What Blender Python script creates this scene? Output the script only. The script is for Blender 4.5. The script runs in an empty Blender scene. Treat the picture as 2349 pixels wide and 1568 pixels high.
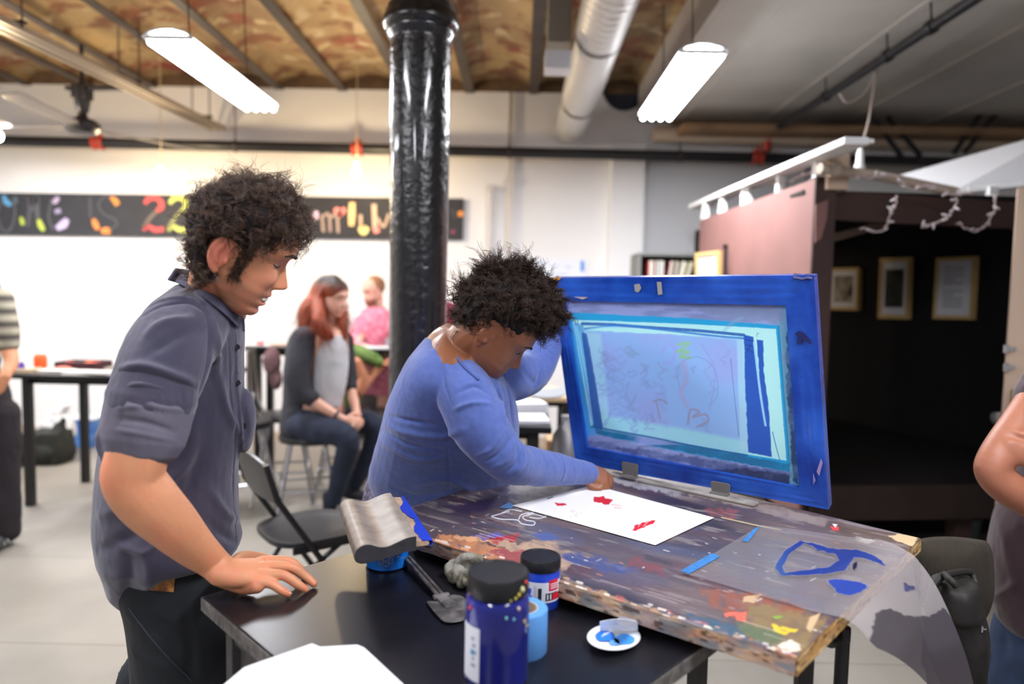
import bpy, math, random
import numpy as np
from mathutils import Vector, Matrix
random.seed(7); RNG = np.random.default_rng(7)
C = bpy.context.scene.collection
R = math.radians
PI = math.pi

# ---------------------------------------------------------------- camera
FPX, CX, CY, CAMH = 1566.0, 1174.5, 784.0, 1.46
_yaw, _pitch, _roll = -15.5/FPX, math.atan(103.5/FPX), 0.0200
_f0 = np.array([math.sin(_yaw)*math.cos(_pitch), math.cos(_yaw)*math.cos(_pitch), -math.sin(_pitch)])
_r0 = np.array([math.cos(_yaw), -math.sin(_yaw), 0.0])
_u0 = np.cross(_r0, _f0)
FW = _f0
RT = math.cos(_roll)*_r0 + math.sin(_roll)*_u0
UP = -math.sin(_roll)*_r0 + math.cos(_roll)*_u0
CAM = np.array([0, 0, CAMH])
cam_d = bpy.data.cameras.new('camera'); cam = bpy.data.objects.new('camera', cam_d); C.objects.link(cam)
cam_d.sensor_width = 36.0; cam_d.lens = 36.0*FPX/2349.0
cam.matrix_world = Matrix(((RT[0], UP[0], -FW[0], 0), (RT[1], UP[1], -FW[1], 0), (RT[2], UP[2], -FW[2], CAMH), (0, 0, 0, 1)))
cam_d.dof.use_dof = True; cam_d.dof.focus_distance = 1.55; cam_d.dof.aperture_fstop = 1.5
cam_d.clip_start = 0.05
S = bpy.context.scene; S.camera = cam
S.view_settings.view_transform = 'Standard'; S.view_settings.look = 'None'
S.view_settings.gamma = 1.0; S.view_settings.use_curve_mapping = False
S.view_settings.exposure = 0.0
S.cycles.max_bounces = 8; S.cycles.caustics_reflective = False; S.cycles.caustics_refractive = False
S.cycles.sample_clamp_indirect = 6.0

# ---------------------------------------------------------------- world and lights
W = bpy.data.worlds.new('world'); S.world = W; W.use_nodes = True
W.node_tree.nodes['Background'].inputs[0].default_value = (0.92, 0.90, 1.0, 1)
W.node_tree.nodes['Background'].inputs[1].default_value = 0.30

def area(name, loc, size, power, color, rot=(0, 0, 0), size_y=None, parent=None):
    d = bpy.data.lights.new(name, 'AREA'); d.energy = power; d.color = color
    d.shape = 'RECTANGLE'; d.size = size; d.size_y = size_y or size
    o = bpy.data.objects.new(name, d); C.objects.link(o); o.location = loc; o.rotation_euler = rot
    if parent: o.parent = parent
    return o
def point(name, loc, r, power, color, parent=None):
    d = bpy.data.lights.new(name, 'POINT'); d.energy = power; d.color = color; d.shadow_soft_size = r
    o = bpy.data.objects.new(name, d); C.objects.link(o); o.location = loc
    if parent: o.parent = parent
    return o
COOL = (0.93, 0.95, 1.0); WARM = (1.0, 0.76, 0.46)
TUBE_Z = 2.76
# ceiling fluorescent fixtures (x, y0, y1, lamp power); the first two are in view, the rest are unseen ones added around the camera for light
FIXTURES = [(-1.86, 3.62, 4.92, 52), (0.945, 3.70, 4.98, 78), (-1.86, 0.55, 1.8, 42), (0.945, 0.2, 1.45, 40),
            (-4.3, 2.2, 3.45, 45), (-1.2, -2.0, -0.75, 34), (-4.3, 4.4, 5.65, 70), (1.6, -1.6, -0.35, 10)]
# pendant bulbs near the back wall (pixel of the bulb, distance) and power
BULBS = [((-6, 312), 5.0, 28), ((370, 405), 6.0, 22), ((818, 398), 6.0, 32)]

# ---------------------------------------------------------------- picking points in the room
def ray(px, py):
    return FW*FPX + RT*(px-CX) - UP*(py-CY)
def P(px, py, Y):
    d = ray(px, py); return CAM + d*(Y/d[1])
def G(px, py, z):
    d = ray(px, py); return CAM + d*((z-CAMH)/d[2])
def RPL(px, py, p0, n):
    d = ray(px, py); return CAM + d*(np.dot(p0-CAM, n)/np.dot(d, n))
def proj(v):
    v = np.asarray(v, float)-CAM
    w = v@FW
    return CX+FPX*(v@RT)/w, CY-FPX*(v@UP)/w
def MM(n, Y): return n*Y/FPX                 # pixels to metres at distance Y
def V(*a): return np.array(a, float)
def unit(v): v = np.asarray(v, float); return v/(np.linalg.norm(v)+1e-12)

# ---------------------------------------------------------------- materials
def lin(c):
    c = [x/255.0 for x in c[:3]]
    return tuple(((x+0.055)/1.055)**2.4 if x > 0.04045 else x/12.92 for x in c)
MATS = {}
def mat(name, rgb=(200, 200, 200), rough=0.6, metal=0.0, emit=None, estr=0, spec=0.5, noise=0.0, nscale=8.0, bump=0.0, bscale=60.0,
        rgb2=None, trans=0.0, alpha=1.0, sheen=0.0, sss=0.0, coat=0.0, attr=False, stretch=None, detail=3.0, wave=0.0, wscale=200, bdist=0.002, ior=1.45):
    if name in MATS: return MATS[name]
    m = bpy.data.materials.new(name); m.use_nodes = True; nt = m.node_tree; N = nt.nodes; L = nt.links
    b = N['Principled BSDF']
    b.inputs['Base Color'].default_value = (*lin(rgb), 1)
    b.inputs['Roughness'].default_value = rough; b.inputs['Metallic'].default_value = metal
    b.inputs['Specular IOR Level'].default_value = spec; b.inputs['IOR'].default_value = ior
    b.inputs['Transmission Weight'].default_value = trans; b.inputs['Alpha'].default_value = alpha
    b.inputs['Sheen Weight'].default_value = sheen; b.inputs['Coat Weight'].default_value = coat
    if sheen: b.inputs['Sheen Roughness'].default_value = 0.5
    if sss:
        b.inputs['Subsurface Weight'].default_value = sss
        b.inputs['Subsurface Radius'].default_value = (0.010, 0.004, 0.002); b.inputs['Subsurface Scale'].default_value = 1.0
    if emit:
        b.inputs['Emission Color'].default_value = (*lin(emit), 1); b.inputs['Emission Strength'].default_value = estr
    tc = N.new('ShaderNodeTexCoord'); src = tc.outputs['Object']
    if stretch:
        mp = N.new('ShaderNodeMapping'); mp.inputs['Scale'].default_value = stretch; L.new(src, mp.inputs[0]); src = mp.outputs[0]
    base = None
    if attr:
        a = N.new('ShaderNodeAttribute'); a.attribute_name = 'Col'; base = a.outputs['Color']
        L.new(base, b.inputs['Base Color'])
    if noise > 0:
        n = N.new('ShaderNodeTexNoise'); n.inputs['Scale'].default_value = nscale; n.inputs['Detail'].default_value = detail; L.new(src, n.inputs['Vector'])
        r = N.new('ShaderNodeMapRange'); r.inputs[1].default_value = 0.35; r.inputs[2].default_value = 0.65; L.new(n.outputs[0], r.inputs[0])
        mx = N.new('ShaderNodeMix'); mx.data_type = 'RGBA'
        c2 = lin(rgb2) if rgb2 else tuple(x*(1-noise) for x in lin(rgb))
        if attr:
            mx.blend_type = 'MULTIPLY'; mx.inputs[6].default_value = (1, 1, 1, 1); L.new(base, mx.inputs[6]); mx.inputs[7].default_value = (1-noise,)*3+(1,)
        else:
            mx.inputs[6].default_value = (*lin(rgb), 1); mx.inputs[7].default_value = (*c2, 1)
        L.new(r.outputs[0], mx.inputs[0]); L.new(mx.outputs[2], b.inputs['Base Color'])
    if bump > 0:
        n = N.new('ShaderNodeTexNoise'); n.inputs['Scale'].default_value = bscale; n.inputs['Detail'].default_value = 4; L.new(src, n.inputs['Vector'])
        h = n.outputs[0]
        if wave:
            w = N.new('ShaderNodeTexWave'); w.inputs['Scale'].default_value = wscale; w.inputs['Distortion'].default_value = 1.0; L.new(src, w.inputs['Vector'])
            ad = N.new('ShaderNodeMath'); ad.operation = 'MULTIPLY_ADD'; L.new(w.outputs['Fac'], ad.inputs[0]); ad.inputs[1].default_value = wave; L.new(h, ad.inputs[2]); h = ad.outputs[0]
        bp = N.new('ShaderNodeBump'); bp.inputs['Strength'].default_value = bump; bp.inputs['Distance'].default_value = bdist
        L.new(h, bp.inputs['Height']); L.new(bp.outputs[0], b.inputs['Normal'])
    MATS[name] = m
    return m

# ---------------------------------------------------------------- mesh building
class Geo:
    def __init__(s): s.v = []; s.f = []; s.n = 0
    def add(s, verts, faces):
        verts = np.asarray(verts, float).reshape(-1, 3)
        s.v.append(verts); s.f += [tuple(int(i)+s.n for i in f) for f in faces]; s.n += len(verts); return s
    def box(s, c, size, rot=None, axes=None, taper=1.0):
        c = np.asarray(c, float); h = np.asarray(size, float)/2
        q = np.array([[x, y, z] for x in (-1, 1) for y in (-1, 1) for z in (-1, 1)], float)
        q[q[:, 2] > 0, :2] *= taper
        q = q*h
        if rot is not None:
            q = q@np.array(Matrix.Rotation(rot, 3, 'Z')).T
        if axes is not None:
            q = q@np.array([unit(a) for a in axes])
        return s.add(q+c, [(0, 1, 3, 2), (4, 6, 7, 5), (0, 4, 5, 1), (2, 3, 7, 6), (0, 2, 6, 4), (1, 5, 7, 3)])
    def bar(s, p0, p1, w, h, up=(0, 0, 1)):
        p0 = np.asarray(p0, float); p1 = np.asarray(p1, float); t = unit(p1-p0); sd = unit(np.cross(t, up)); u = np.cross(sd, t)
        return s.box((p0+p1)/2, (np.linalg.norm(p1-p0), w, h), axes=(t, sd, u))
    def rings(s, rs, closed=True, cap=True):
        k = len(rs[0]); v = np.concatenate(rs); f = []
        for i in range(len(rs)-1):
            for j in range(k if closed else k-1):
                a = i*k+j; b = i*k+(j+1) % k; f.append((a, b, b+k, a+k))
        if cap and closed:
            f.append(tuple(range(k))[::-1]); f.append(tuple(range((len(rs)-1)*k, len(rs)*k)))
        return s.add(v, f)
    def lathe(s, prof, base, axis=(0, 0, 1), n=32, cap=True):
        ax = unit(axis); a = unit(np.cross(ax, (0.3, 1, 0.1))) if abs(ax[2]) < .9 else V(1, 0, 0); a = unit(a-ax*np.dot(a, ax)); b = np.cross(ax, a)
        t = np.linspace(0, 2*PI, n, endpoint=False); cs = np.outer(np.cos(t), a)+np.outer(np.sin(t), b)
        return s.rings([np.asarray(base)+ax*h+cs*r for r, h in prof], cap=cap)
    def tube(s, pts, r, n=8, cap=True, smooth=0):
        pts = np.asarray(pts, float)
        if smooth: pts = catmull(pts, smooth)
        m = len(pts); rr = np.interp(np.linspace(0, 1, m), np.linspace(0, 1, len(r)), r) if np.ndim(r) else np.full(m, r)
        T = np.gradient(pts, axis=0); T /= np.linalg.norm(T, axis=1, keepdims=True)+1e-12
        u = unit(np.cross(T[0], (0, 0, 1) if abs(T[0][2]) < .9 else (1, 0, 0))); out = []
        t = np.linspace(0, 2*PI, n, endpoint=False)
        for i in range(m):
            u = unit(u-T[i]*np.dot(u, T[i])); w = np.cross(T[i], u)
            out.append(pts[i]+rr[i]*(np.outer(np.cos(t), u)+np.outer(np.sin(t), w)))
        return s.rings(out, cap=cap)
    def ellipsoid(s, c, r, rot=None, n=20, m=12):
        t = np.linspace(0, 2*PI, n, endpoint=False); rs = []
        for i in range(1, m):
            p = PI*i/m; rs.append(np.stack([np.cos(t)*math.sin(p), np.sin(t)*math.sin(p), np.full(n, -math.cos(p))], 1))
        rs = [np.repeat([[0, 0, -1.0]], n, 0)*1.0+rs[0]*0.02]+rs+[np.repeat([[0, 0, 1.0]], n, 0)+rs[-1]*0.02]
        R3 = np.eye(3) if rot is None else np.asarray(rot)
        rs = [(q*np.asarray(r, float))@R3.T+np.asarray(c) for q in rs]
        return s.rings(rs)
    def limb(s, pts, rad, side=(0, 1, 0), k=5, n=18, cap=True):
        """rounded tapering limb; rad entries are r or (r_side, r_other)"""
        pts = np.asarray(pts, float); rr = np.array([(x, x) if np.ndim(x) == 0 else x for x in rad], float)
        Q = catmull(np.hstack([pts, rr]), k) if len(pts) > 2 else np.linspace(np.hstack([pts[0], rr[0]]), np.hstack([pts[1], rr[1]]), k+1)
        p, r = Q[:, :3], Q[:, 3:]
        T = np.gradient(p, axis=0); T /= np.linalg.norm(T, axis=1, keepdims=True)+1e-12
        t = np.linspace(0, 2*PI, n, endpoint=False); rs = []
        def ring(c, T, ra, rb):
            sd = unit(np.asarray(side, float)-T*np.dot(side, T)); u = np.cross(T, sd)
            return c+ra*np.outer(np.cos(t), sd)+rb*np.outer(np.sin(t), u)
        if cap:
            for a in (80, 60, 35, 15):
                rs.append(ring(p[0]-T[0]*min(r[0])*math.sin(R(a)), T[0], *(r[0]*math.cos(R(a)))))
        for i in range(len(p)): rs.append(ring(p[i], T[i], *r[i]))
        if cap:
            for a in (15, 35, 60, 80):
                rs.append(ring(p[-1]+T[-1]*min(r[-1])*math.sin(R(a)), T[-1], *(r[-1]*math.cos(R(a)))))
        return s.rings(rs)
    def rows(s, rows, Y, k=5, n=28, p=2.3):
        """horizontal slices: (py, x_left, x_right, half depth[, dY]) traced at distance Y"""
        A = np.array([list(r)+[0]*(5-len(r)) for r in rows], float); A = catmull(A, k)
        t = np.linspace(0, 2*PI, n, endpoint=False); ct, st = np.cos(t), np.sin(t)
        ct = np.sign(ct)*abs(ct)**(2/p); st = np.sign(st)*abs(st)**(2/p); rs = []
        for py, xl, xr, b, dy in A:
            c = P((xl+xr)/2, py, Y+dy); h = unit(V(c[0], c[1], 0)); sd = V(h[1], -h[0], 0)
            a = (xr-xl)/2*(Y+dy)/FPX*h[1]
            rs.append(c+a*np.outer(ct, sd)+b*np.outer(st, h))
        return s.rings(rs)
    def slab(s, poly, thick, n=None):
        """flat polygon of points extruded by thick along its normal n"""
        q = np.asarray(poly, float); k = len(q)
        if n is None: n = unit(np.cross(q[1]-q[0], q[2]-q[0]))
        o = np.asarray(n)*thick
        return s.add(np.vstack([q, q+o]), [tuple(range(k))[::-1], tuple(range(k, 2*k))]+[(i, (i+1) % k, (i+1) % k+k, i+k) for i in range(k)])
    def sheet(s, grid, thick=0.001):
        """grid[i][j] of points -> closed thin sheet"""
        g = np.asarray(grid, float); a, b = g.shape[:2]
        nu = np.gradient(g, axis=0); nv = np.gradient(g, axis=1); nn = np.cross(nu, nv); nn /= np.linalg.norm(nn, axis=2, keepdims=True)+1e-12
        top = (g+nn*thick/2).reshape(-1, 3); bot = (g-nn*thick/2).reshape(-1, 3); k = a*b; f = []
        for i in range(a-1):
            for j in range(b-1):
                q = i*b+j; f.append((q, q+b, q+b+1, q+1)); f.append((q+k, q+1+k, q+b+1+k, q+b+k))
        for i in range(a-1):
            q = i*b; f.append((q, q+k, q+b+k, q+b)); q = i*b+b-1; f.append((q, q+b, q+b+k, q+k))
        for j in range(b-1):
            f.append((j, j+1, j+1+k, j+k)); q = (a-1)*b+j; f.append((q, q+k, q+1+k, q+1))
        return s.add(np.vstack([top, bot]), f)
    def mesh(s, name='mesh'):
        me = bpy.data.meshes.new(name); me.from_pydata(np.concatenate(s.v).tolist(), [], s.f); me.update(); return me

def catmull(Pn, k):
    Pn = np.asarray(Pn, float); n = len(Pn)
    if n < 3: return np.array([Pn[0]+(Pn[-1]-Pn[0])*t for t in np.linspace(0, 1, k+1)])
    E = np.vstack([2*Pn[0]-Pn[1], Pn, 2*Pn[-1]-Pn[-2]]); out = []
    for i in range(n-1):
        p0, p1, p2, p3 = E[i:i+4]
        for t in np.linspace(0, 1, k, endpoint=False):
            out.append(0.5*(2*p1+(p2-p0)*t+(2*p0-5*p1+4*p2-p3)*t*t+(3*p1-p0-3*p2+p3)*t**3))
    out.append(Pn[-1]); return np.array(out)

def put(name, me, m, parent=None, smooth=False, bevel=0, kind=None, sub=0, weld=False):
    o = bpy.data.objects.new(name, me); C.objects.link(o); me.name = name
    if m: me.materials.append(m)
    if smooth: me.shade_smooth()
    if smooth == 'auto':
        try: me.set_sharp_from_angle(angle=R(35))
        except Exception: pass
    if bevel:
        b = o.modifiers.new('bevel', 'BEVEL'); b.width = bevel; b.segments = 2; b.limit_method = 'ANGLE'
    if sub:
        b = o.modifiers.new('sub', 'SUBSURF'); b.levels = sub; b.render_levels = sub
    if parent: o.parent = parent; o.matrix_parent_inverse = Matrix.Translation(parent.location).inverted() if parent.type == 'EMPTY' else Matrix()
    if kind: o['kind'] = kind
    return o
def obj(name, g, m, parent=None, smooth=False, bevel=0, kind=None, sub=0):
    return put(name, g.mesh(name), m, parent, smooth, bevel, kind, sub)
def thing(name, label, cat, loc=(0, 0, 0), group=None):
    o = bpy.data.objects.new(name, None); C.objects.link(o); o.location = [float(x) for x in loc]; o.empty_display_size = 0.05
    return tag(o, label, cat, group)
def tag(o, label, cat, group=None):
    o['label'] = label; o['category'] = cat
    if group: o['group'] = group
    return o
def struct(name, g, m, smooth=False, bevel=0): return obj(name, g, m, None, smooth, bevel, 'structure')

def remesh(g, voxel, smooth=6, fac=0.5):
    me = g.mesh('tmp'); o = bpy.data.objects.new('tmp', me); C.objects.link(o)
    r = o.modifiers.new('r', 'REMESH'); r.mode = 'VOXEL'; r.voxel_size = voxel; r.adaptivity = 0
    if smooth:
        q = o.modifiers.new('s', 'SMOOTH'); q.factor = fac; q.iterations = smooth
    dg = bpy.context.evaluated_depsgraph_get(); dg.update()
    out = bpy.data.meshes.new_from_object(o.evaluated_get(dg))
    bpy.data.objects.remove(o); bpy.data.meshes.remove(me)
    return out
def coords(me):
    a = np.empty(len(me.vertices)*3); me.vertices.foreach_get('co', a); return a.reshape(-1, 3)
def normals(me):
    a = np.empty(len(me.vertices)*3); me.vertices.foreach_get('normal', a); return a.reshape(-1, 3)
def setco(me, v): me.vertices.foreach_set('co', np.ascontiguousarray(v, float).ravel()); me.update()
def setcol(me, col):
    a = me.color_attributes.new('Col', 'FLOAT_COLOR', 'POINT'); c = np.ones((len(me.vertices), 4)); c[:, :3] = col
    a.data.foreach_set('color', c.ravel())

_perm = np.random.default_rng(3).random(65536)
def vnoise(x, y, z=0):
    x, y, z = np.broadcast_arrays(np.asarray(x, float), y, z)
    xi, yi, zi = np.floor(x).astype(int), np.floor(y).astype(int), np.floor(z).astype(int)
    fx, fy, fz = x-xi, y-yi, z-zi
    fx, fy, fz = [t*t*(3-2*t) for t in (fx, fy, fz)]
    h = lambda a, b, c: _perm[(a*73856093 ^ b*19349663 ^ c*83492791) & 65535]
    r = 0
    for i, wx in ((0, 1-fx), (1, fx)):
        for j, wy in ((0, 1-fy), (1, fy)):
            for k, wz in ((0, 1-fz), (1, fz)): r = r+wx*wy*wz*h(xi+i, yi+j, zi+k)
    return r
def fbm(x, y, z=0, o=4):
    r = 0; a = 0.5
    for i in range(o):
        r = r+a*vnoise(x*2**i+i*17.3, y*2**i+i*5.1, np.asarray(z)*2**i+i*9.7); a *= 0.5
    return r/(1-0.5**o)
def seg_dist(v, p0, p1):
    d = p1-p0; t = np.clip(((v-p0)@d)/(d@d+1e-12), 0, 1); return np.linalg.norm(v-(p0+t[:, None]*d), axis=1), t
def folds(me, fl, namp=0.0, nscale=20.0):
    """raise (+) or sink (-) cloth folds along 3D polylines: (points, width, height)"""
    v = coords(me); n = normals(me); d = np.zeros(len(v))
    for pts, w, h in fl:
        best = np.full(len(v), 9.0); tt = np.zeros(len(v)); m = len(pts)-1
        for i in range(m):
            q, t = seg_dist(v, pts[i], pts[i+1]); k = q < best; best[k] = q[k]; tt[k] = (i+t[k])/m
        d += h*np.exp(-(best/w)**2)*np.sin(np.clip(tt, 0.03, 0.97)*PI)**0.5
    if namp: d += namp*(fbm(v[:, 0]*nscale, v[:, 1]*nscale, v[:, 2]*nscale*0.6)-0.5)*2
    setco(me, v+n*d[:, None])

def fastmesh(name, verts, quads):
    me = bpy.data.meshes.new(name); nq = len(quads); k = quads.shape[1]
    me.vertices.add(len(verts)); me.vertices.foreach_set('co', np.ascontiguousarray(verts, np.float32).ravel())
    me.loops.add(nq*k); me.loops.foreach_set('vertex_index', np.ascontiguousarray(quads, np.int32).ravel())
    me.polygons.add(nq); me.polygons.foreach_set('loop_start', np.arange(nq, dtype=np.int32)*k)
    me.update(calc_edges=True); return me
def strands(name, start, dirs, length, curl, turns, rad, K=14, m=None, parent=None, droop=0.0, wander=0.3, seed=1, clump=1):
    """curly hair: every strand a thin tapering coil"""
    g = np.random.default_rng(seed); t = np.linspace(0, 1, K)[None, :, None]; N = len(start)
    rp = lambda a: a if clump == 1 else np.repeat(a, clump, 0)
    d = dirs+wander*g.normal(size=(N, 3)); d /= np.linalg.norm(d, axis=1, keepdims=True)
    a = np.cross(d, g.normal(size=(N, 3))); a /= np.linalg.norm(a, axis=1, keepdims=True); d, a, start = rp(d), rp(a), rp(start); b = np.cross(d, a)
    L = rp(length*g.uniform(0.55, 1.25, N))[:, None, None]; cr = rp(curl*g.uniform(0.5, 1.4, N))[:, None, None]; ph = rp(g.uniform(0, 2*PI, N))[:, None, None]; tn = rp(turns*g.uniform(0.6, 1.3, N))[:, None, None]
    bend = rp(g.normal(size=(N, 1, 3))*0.35); N *= clump
    if clump > 1:
        start = start+g.normal(size=(N, 3))*.0016; ph = ph+g.normal(size=(N, 1, 1))*.28; L = L*g.uniform(.8, 1.1, (N, 1, 1)); cr = cr*g.uniform(.85, 1.15, (N, 1, 1)); bend = bend+g.normal(size=(N, 1, 3))*.05
    q = start[:, None]+d[:, None]*L*t+bend*L*t*t+np.array([0, 0, -1.0])*droop*L*t*t
    ang = ph+tn*2*PI*t; q = q+cr*np.minimum(1, t*4)*((np.cos(ang)-np.cos(ph))*a[:, None]+(np.sin(ang)-np.sin(ph))*b[:, None])
    T = np.gradient(q, axis=1); T /= np.linalg.norm(T, axis=2, keepdims=True)+1e-12
    u = np.cross(T, np.array([0.31, 0.55, 0.77])); u /= np.linalg.norm(u, axis=2, keepdims=True)+1e-12; w = np.cross(T, u)
    r = rad*(1-0.75*t)
    ring = [q+r*(math.cos(x)*u+math.sin(x)*w) for x in (0, 2.094, 4.189)]
    v = np.stack(ring, 2).reshape(-1, 3); idx = np.arange(N*K*3).reshape(N, K, 3)
    f = np.concatenate([np.stack([idx[:, :-1, j], idx[:, :-1, (j+1) % 3], idx[:, 1:, (j+1) % 3], idx[:, 1:, j]], -1).reshape(-1, 4) for j in range(3)])
    me = fastmesh(name, v, f); o = put(name, me, m, parent, smooth=True); return o

# ---------------------------------------------------------------- painter: colours that belong to a surface, at its vertices
class Canvas:
    def __init__(s, verts, base):
        s.v = verts; s.x, s.y = proj(verts); s.c = np.tile(np.array(lin(base)), (len(verts), 1))
    def mix(s, idx, w, col, srgb=True):
        col = np.array(lin(col)) if srgb else col
        s.c[idx] = s.c[idx]*(1-w[:, None])+col*w[:, None]
    def poly(s, pts, col, soft=1.5, wob=0, wf=0.08, alpha=1.0, tex=0.0, tf=(0.05, 0.05)):
        pts = np.array(pts, float); m = soft+wob+2
        k = np.where((s.x > pts[:, 0].min()-m) & (s.x < pts[:, 0].max()+m) & (s.y > pts[:, 1].min()-m) & (s.y < pts[:, 1].max()+m))[0]
        if not len(k): return
        x, y = s.x[k], s.y[k]
        if wob: x = x+wob*2*(fbm(x*wf, y*wf, 3.3)-0.5); y = y+wob*2*(fbm(x*wf, y*wf, 8.8)-0.5)
        ins = np.zeros(len(k), bool); dist = np.full(len(k), 1e9); n = len(pts)
        for i in range(n):
            x0, y0 = pts[i]; x1, y1 = pts[(i+1) % n]
            c = ((y0 > y) != (y1 > y)); xx = (x1-x0)*(y-y0)/((y1-y0) if abs(y1-y0) > 1e-9 else 1e-9)+x0; ins ^= c & (x < xx)
            dx, dy = x1-x0, y1-y0; t = np.clip(((x-x0)*dx+(y-y0)*dy)/(dx*dx+dy*dy+1e-9), 0, 1)
            dist = np.minimum(dist, np.hypot(x-x0-t*dx, y-y0-t*dy))
        sd = np.where(ins, dist, -dist); w = np.clip(sd/soft+0.5, 0, 1)*alpha
        if tex: w = w*np.clip(1-tex+tex*2.2*(fbm(s.x[k]*tf[0], s.y[k]*tf[1], 1.7)-0.25)*1.5, 0, 1)
        s.mix(k, w, col)
    def line(s, pts, wd, col, alpha=1.0, soft=1.2, tex=0.0):
        pts = catmull(np.array(pts, float), 6) if len(pts) > 2 else np.array(pts, float)
        m = wd+soft+2
        k = np.where((s.x > pts[:, 0].min()-m) & (s.x < pts[:, 0].max()+m) & (s.y > pts[:, 1].min()-m) & (s.y < pts[:, 1].max()+m))[0]
        if not len(k): return
        x, y = s.x[k], s.y[k]; dist = np.full(len(k), 1e9)
        for i in range(len(pts)-1):
            x0, y0 = pts[i]; dx, dy = pts[i+1]-pts[i]; t = np.clip(((x-x0)*dx+(y-y0)*dy)/(dx*dx+dy*dy+1e-9), 0, 1)
            dist = np.minimum(dist, np.hypot(x-x0-t*dx, y-y0-t*dy))
        w = np.clip((wd/2-dist)/soft+0.5, 0, 1)*alpha
        if tex: w = w*np.clip(1-tex+tex*2*fbm(x*0.12, y*0.12, 4.4), 0, 1)
        s.mix(k, w, col)
def gridmesh(name, pts):
    a, b = pts.shape[:2]; idx = np.arange(a*b).reshape(a, b)
    q = np.stack([idx[:-1, :-1], idx[1:, :-1], idx[1:, 1:], idx[:-1, 1:]], -1).reshape(-1, 4)
    return fastmesh(name, pts.reshape(-1, 3), q)
def bilerp(a, b, c, d, n, m):
    """grid over corners a(0,0) b(1,0) c(1,1) d(0,1)"""
    u = np.linspace(0, 1, n)[:, None, None]; w = np.linspace(0, 1, m)[None, :, None]
    return a*(1-u)*(1-w)+b*u*(1-w)+c*u*w+d*(1-u)*w
# ================================================================ THE ROOM
YW = 6.6; ZB = 3.41; ZP = 3.13; XS = 1.12
m_wall = mat('wall paint', (238, 237, 236), 0.85, noise=0.05, nscale=1.5, bump=0.15, bscale=9, bdist=0.01)
m_ply = mat('plaster ceiling', (214, 208, 200), 0.9, noise=0.14, nscale=1.3, bump=0.2, bscale=5)
g = Geo(); g.box((-1, 3, -0.05), (14, 11, 0.1))
m_floor = mat('concrete floor', (150, 144, 135), 0.5, noise=0.26, nscale=1.6, detail=6, bump=0.12, bscale=30)
# saw-cut joints in the concrete
nt = m_floor.node_tree; N, L = nt.nodes, nt.links; b = N['Principled BSDF']
tc = N.new('ShaderNodeTexCoord'); br = N.new('ShaderNodeTexBrick'); br.inputs['Scale'].default_value = 1.0; br.offset = 0.0
br.inputs['Mortar Size'].default_value = 0.004; br.inputs['Brick Width'].default_value = 4.5; br.inputs['Row Height'].default_value = 0.9
br.inputs['Color1'].default_value = (1, 1, 1, 1); br.inputs['Color2'].default_value = (0.93, 0.93, 0.92, 1); br.inputs['Mortar'].default_value = (0.62, 0.6, 0.56, 1)
mx = N.new('ShaderNodeMix'); mx.data_type = 'RGBA'; mx.blend_type = 'MULTIPLY'; mx.inputs[0].default_value = 1
old = b.inputs['Base Color'].links[0].from_socket; L.new(tc.outputs['Object'], br.inputs['Vector']); L.new(old, mx.inputs[6]); L.new(br.outputs[0], mx.inputs[7]); L.new(mx.outputs[2], b.inputs['Base Color'])
struct('floor', g, m_floor)
g = Geo(); g.box((-0.6, YW+0.1, 1.7), (14.6, 0.2, 3.6)); struct('wall_back', g, m_wall)
g = Geo(); g.box((-7.1, 3, 1.7), (0.2, 11, 3.6)); struct('wall_left', g, m_wall)
g = Geo(); g.box((6.1, 3, 1.7), (0.2, 11, 3.6)); struct('wall_right', g, m_wall)
g = Geo(); g.box((-2.5, YW-0.01, 0.05), (9, 0.02, 0.10)); struct('baseboard_back', g, mat('baseboard', (196, 178, 158), 0.6))
# brick jack arches between steel joists
m_brick = mat('stained vault brick', (190, 158, 112), 0.85, bump=0.5, bscale=14, bdist=0.01)
nt = m_brick.node_tree; N, L = nt.nodes, nt.links; b = N['Principled BSDF']; tc = N.new('ShaderNodeTexCoord')
def _noise(scale, detail, w=0.0):
    n = N.new('ShaderNodeTexNoise'); n.inputs['Scale'].default_value = scale; n.inputs['Detail'].default_value = detail
    mp = N.new('ShaderNodeMapping'); mp.inputs['Location'].default_value = (w, w*2, 0); L.new(tc.outputs['Object'], mp.inputs[0]); L.new(mp.outputs[0], n.inputs['Vector']); return n.outputs[0]
def _ramp(src, lo, hi):
    r = N.new('ShaderNodeMapRange'); r.inputs[1].default_value = lo; r.inputs[2].default_value = hi; L.new(src, r.inputs[0]); return r.outputs[0]
def _mix(fac, a, bcol):
    mx = N.new('ShaderNodeMix'); mx.data_type = 'RGBA'
    if isinstance(fac, float): mx.inputs[0].default_value = fac
    else: L.new(fac, mx.inputs[0])
    for i, c in ((6, a), (7, bcol)):
        if isinstance(c, tuple): mx.inputs[i].default_value = (*lin(c), 1)
        else: L.new(c, mx.inputs[i])
    return mx.outputs[2]
c = _mix(_ramp(_noise(1.2, 3), 0.35, 0.7), (196, 170, 124), (150, 126, 96))
c = _mix(_ramp(_noise(4, 5, 3), 0.50, 0.62), c, (134, 94, 72))
c = _mix(_ramp(_noise(2.0, 5, 8), 0.56, 0.70), c, (150, 70, 58))
c = _mix(_ramp(_noise(5.5, 4, 5), 0.56, 0.66), c, (204, 186, 152))
L.new(c, b.inputs['Base Color'])
SP = 0.603; X0 = -4.13-SP*4; g = Geo(); k = 12
NJ = int((XS-X0)/SP)+2
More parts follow.
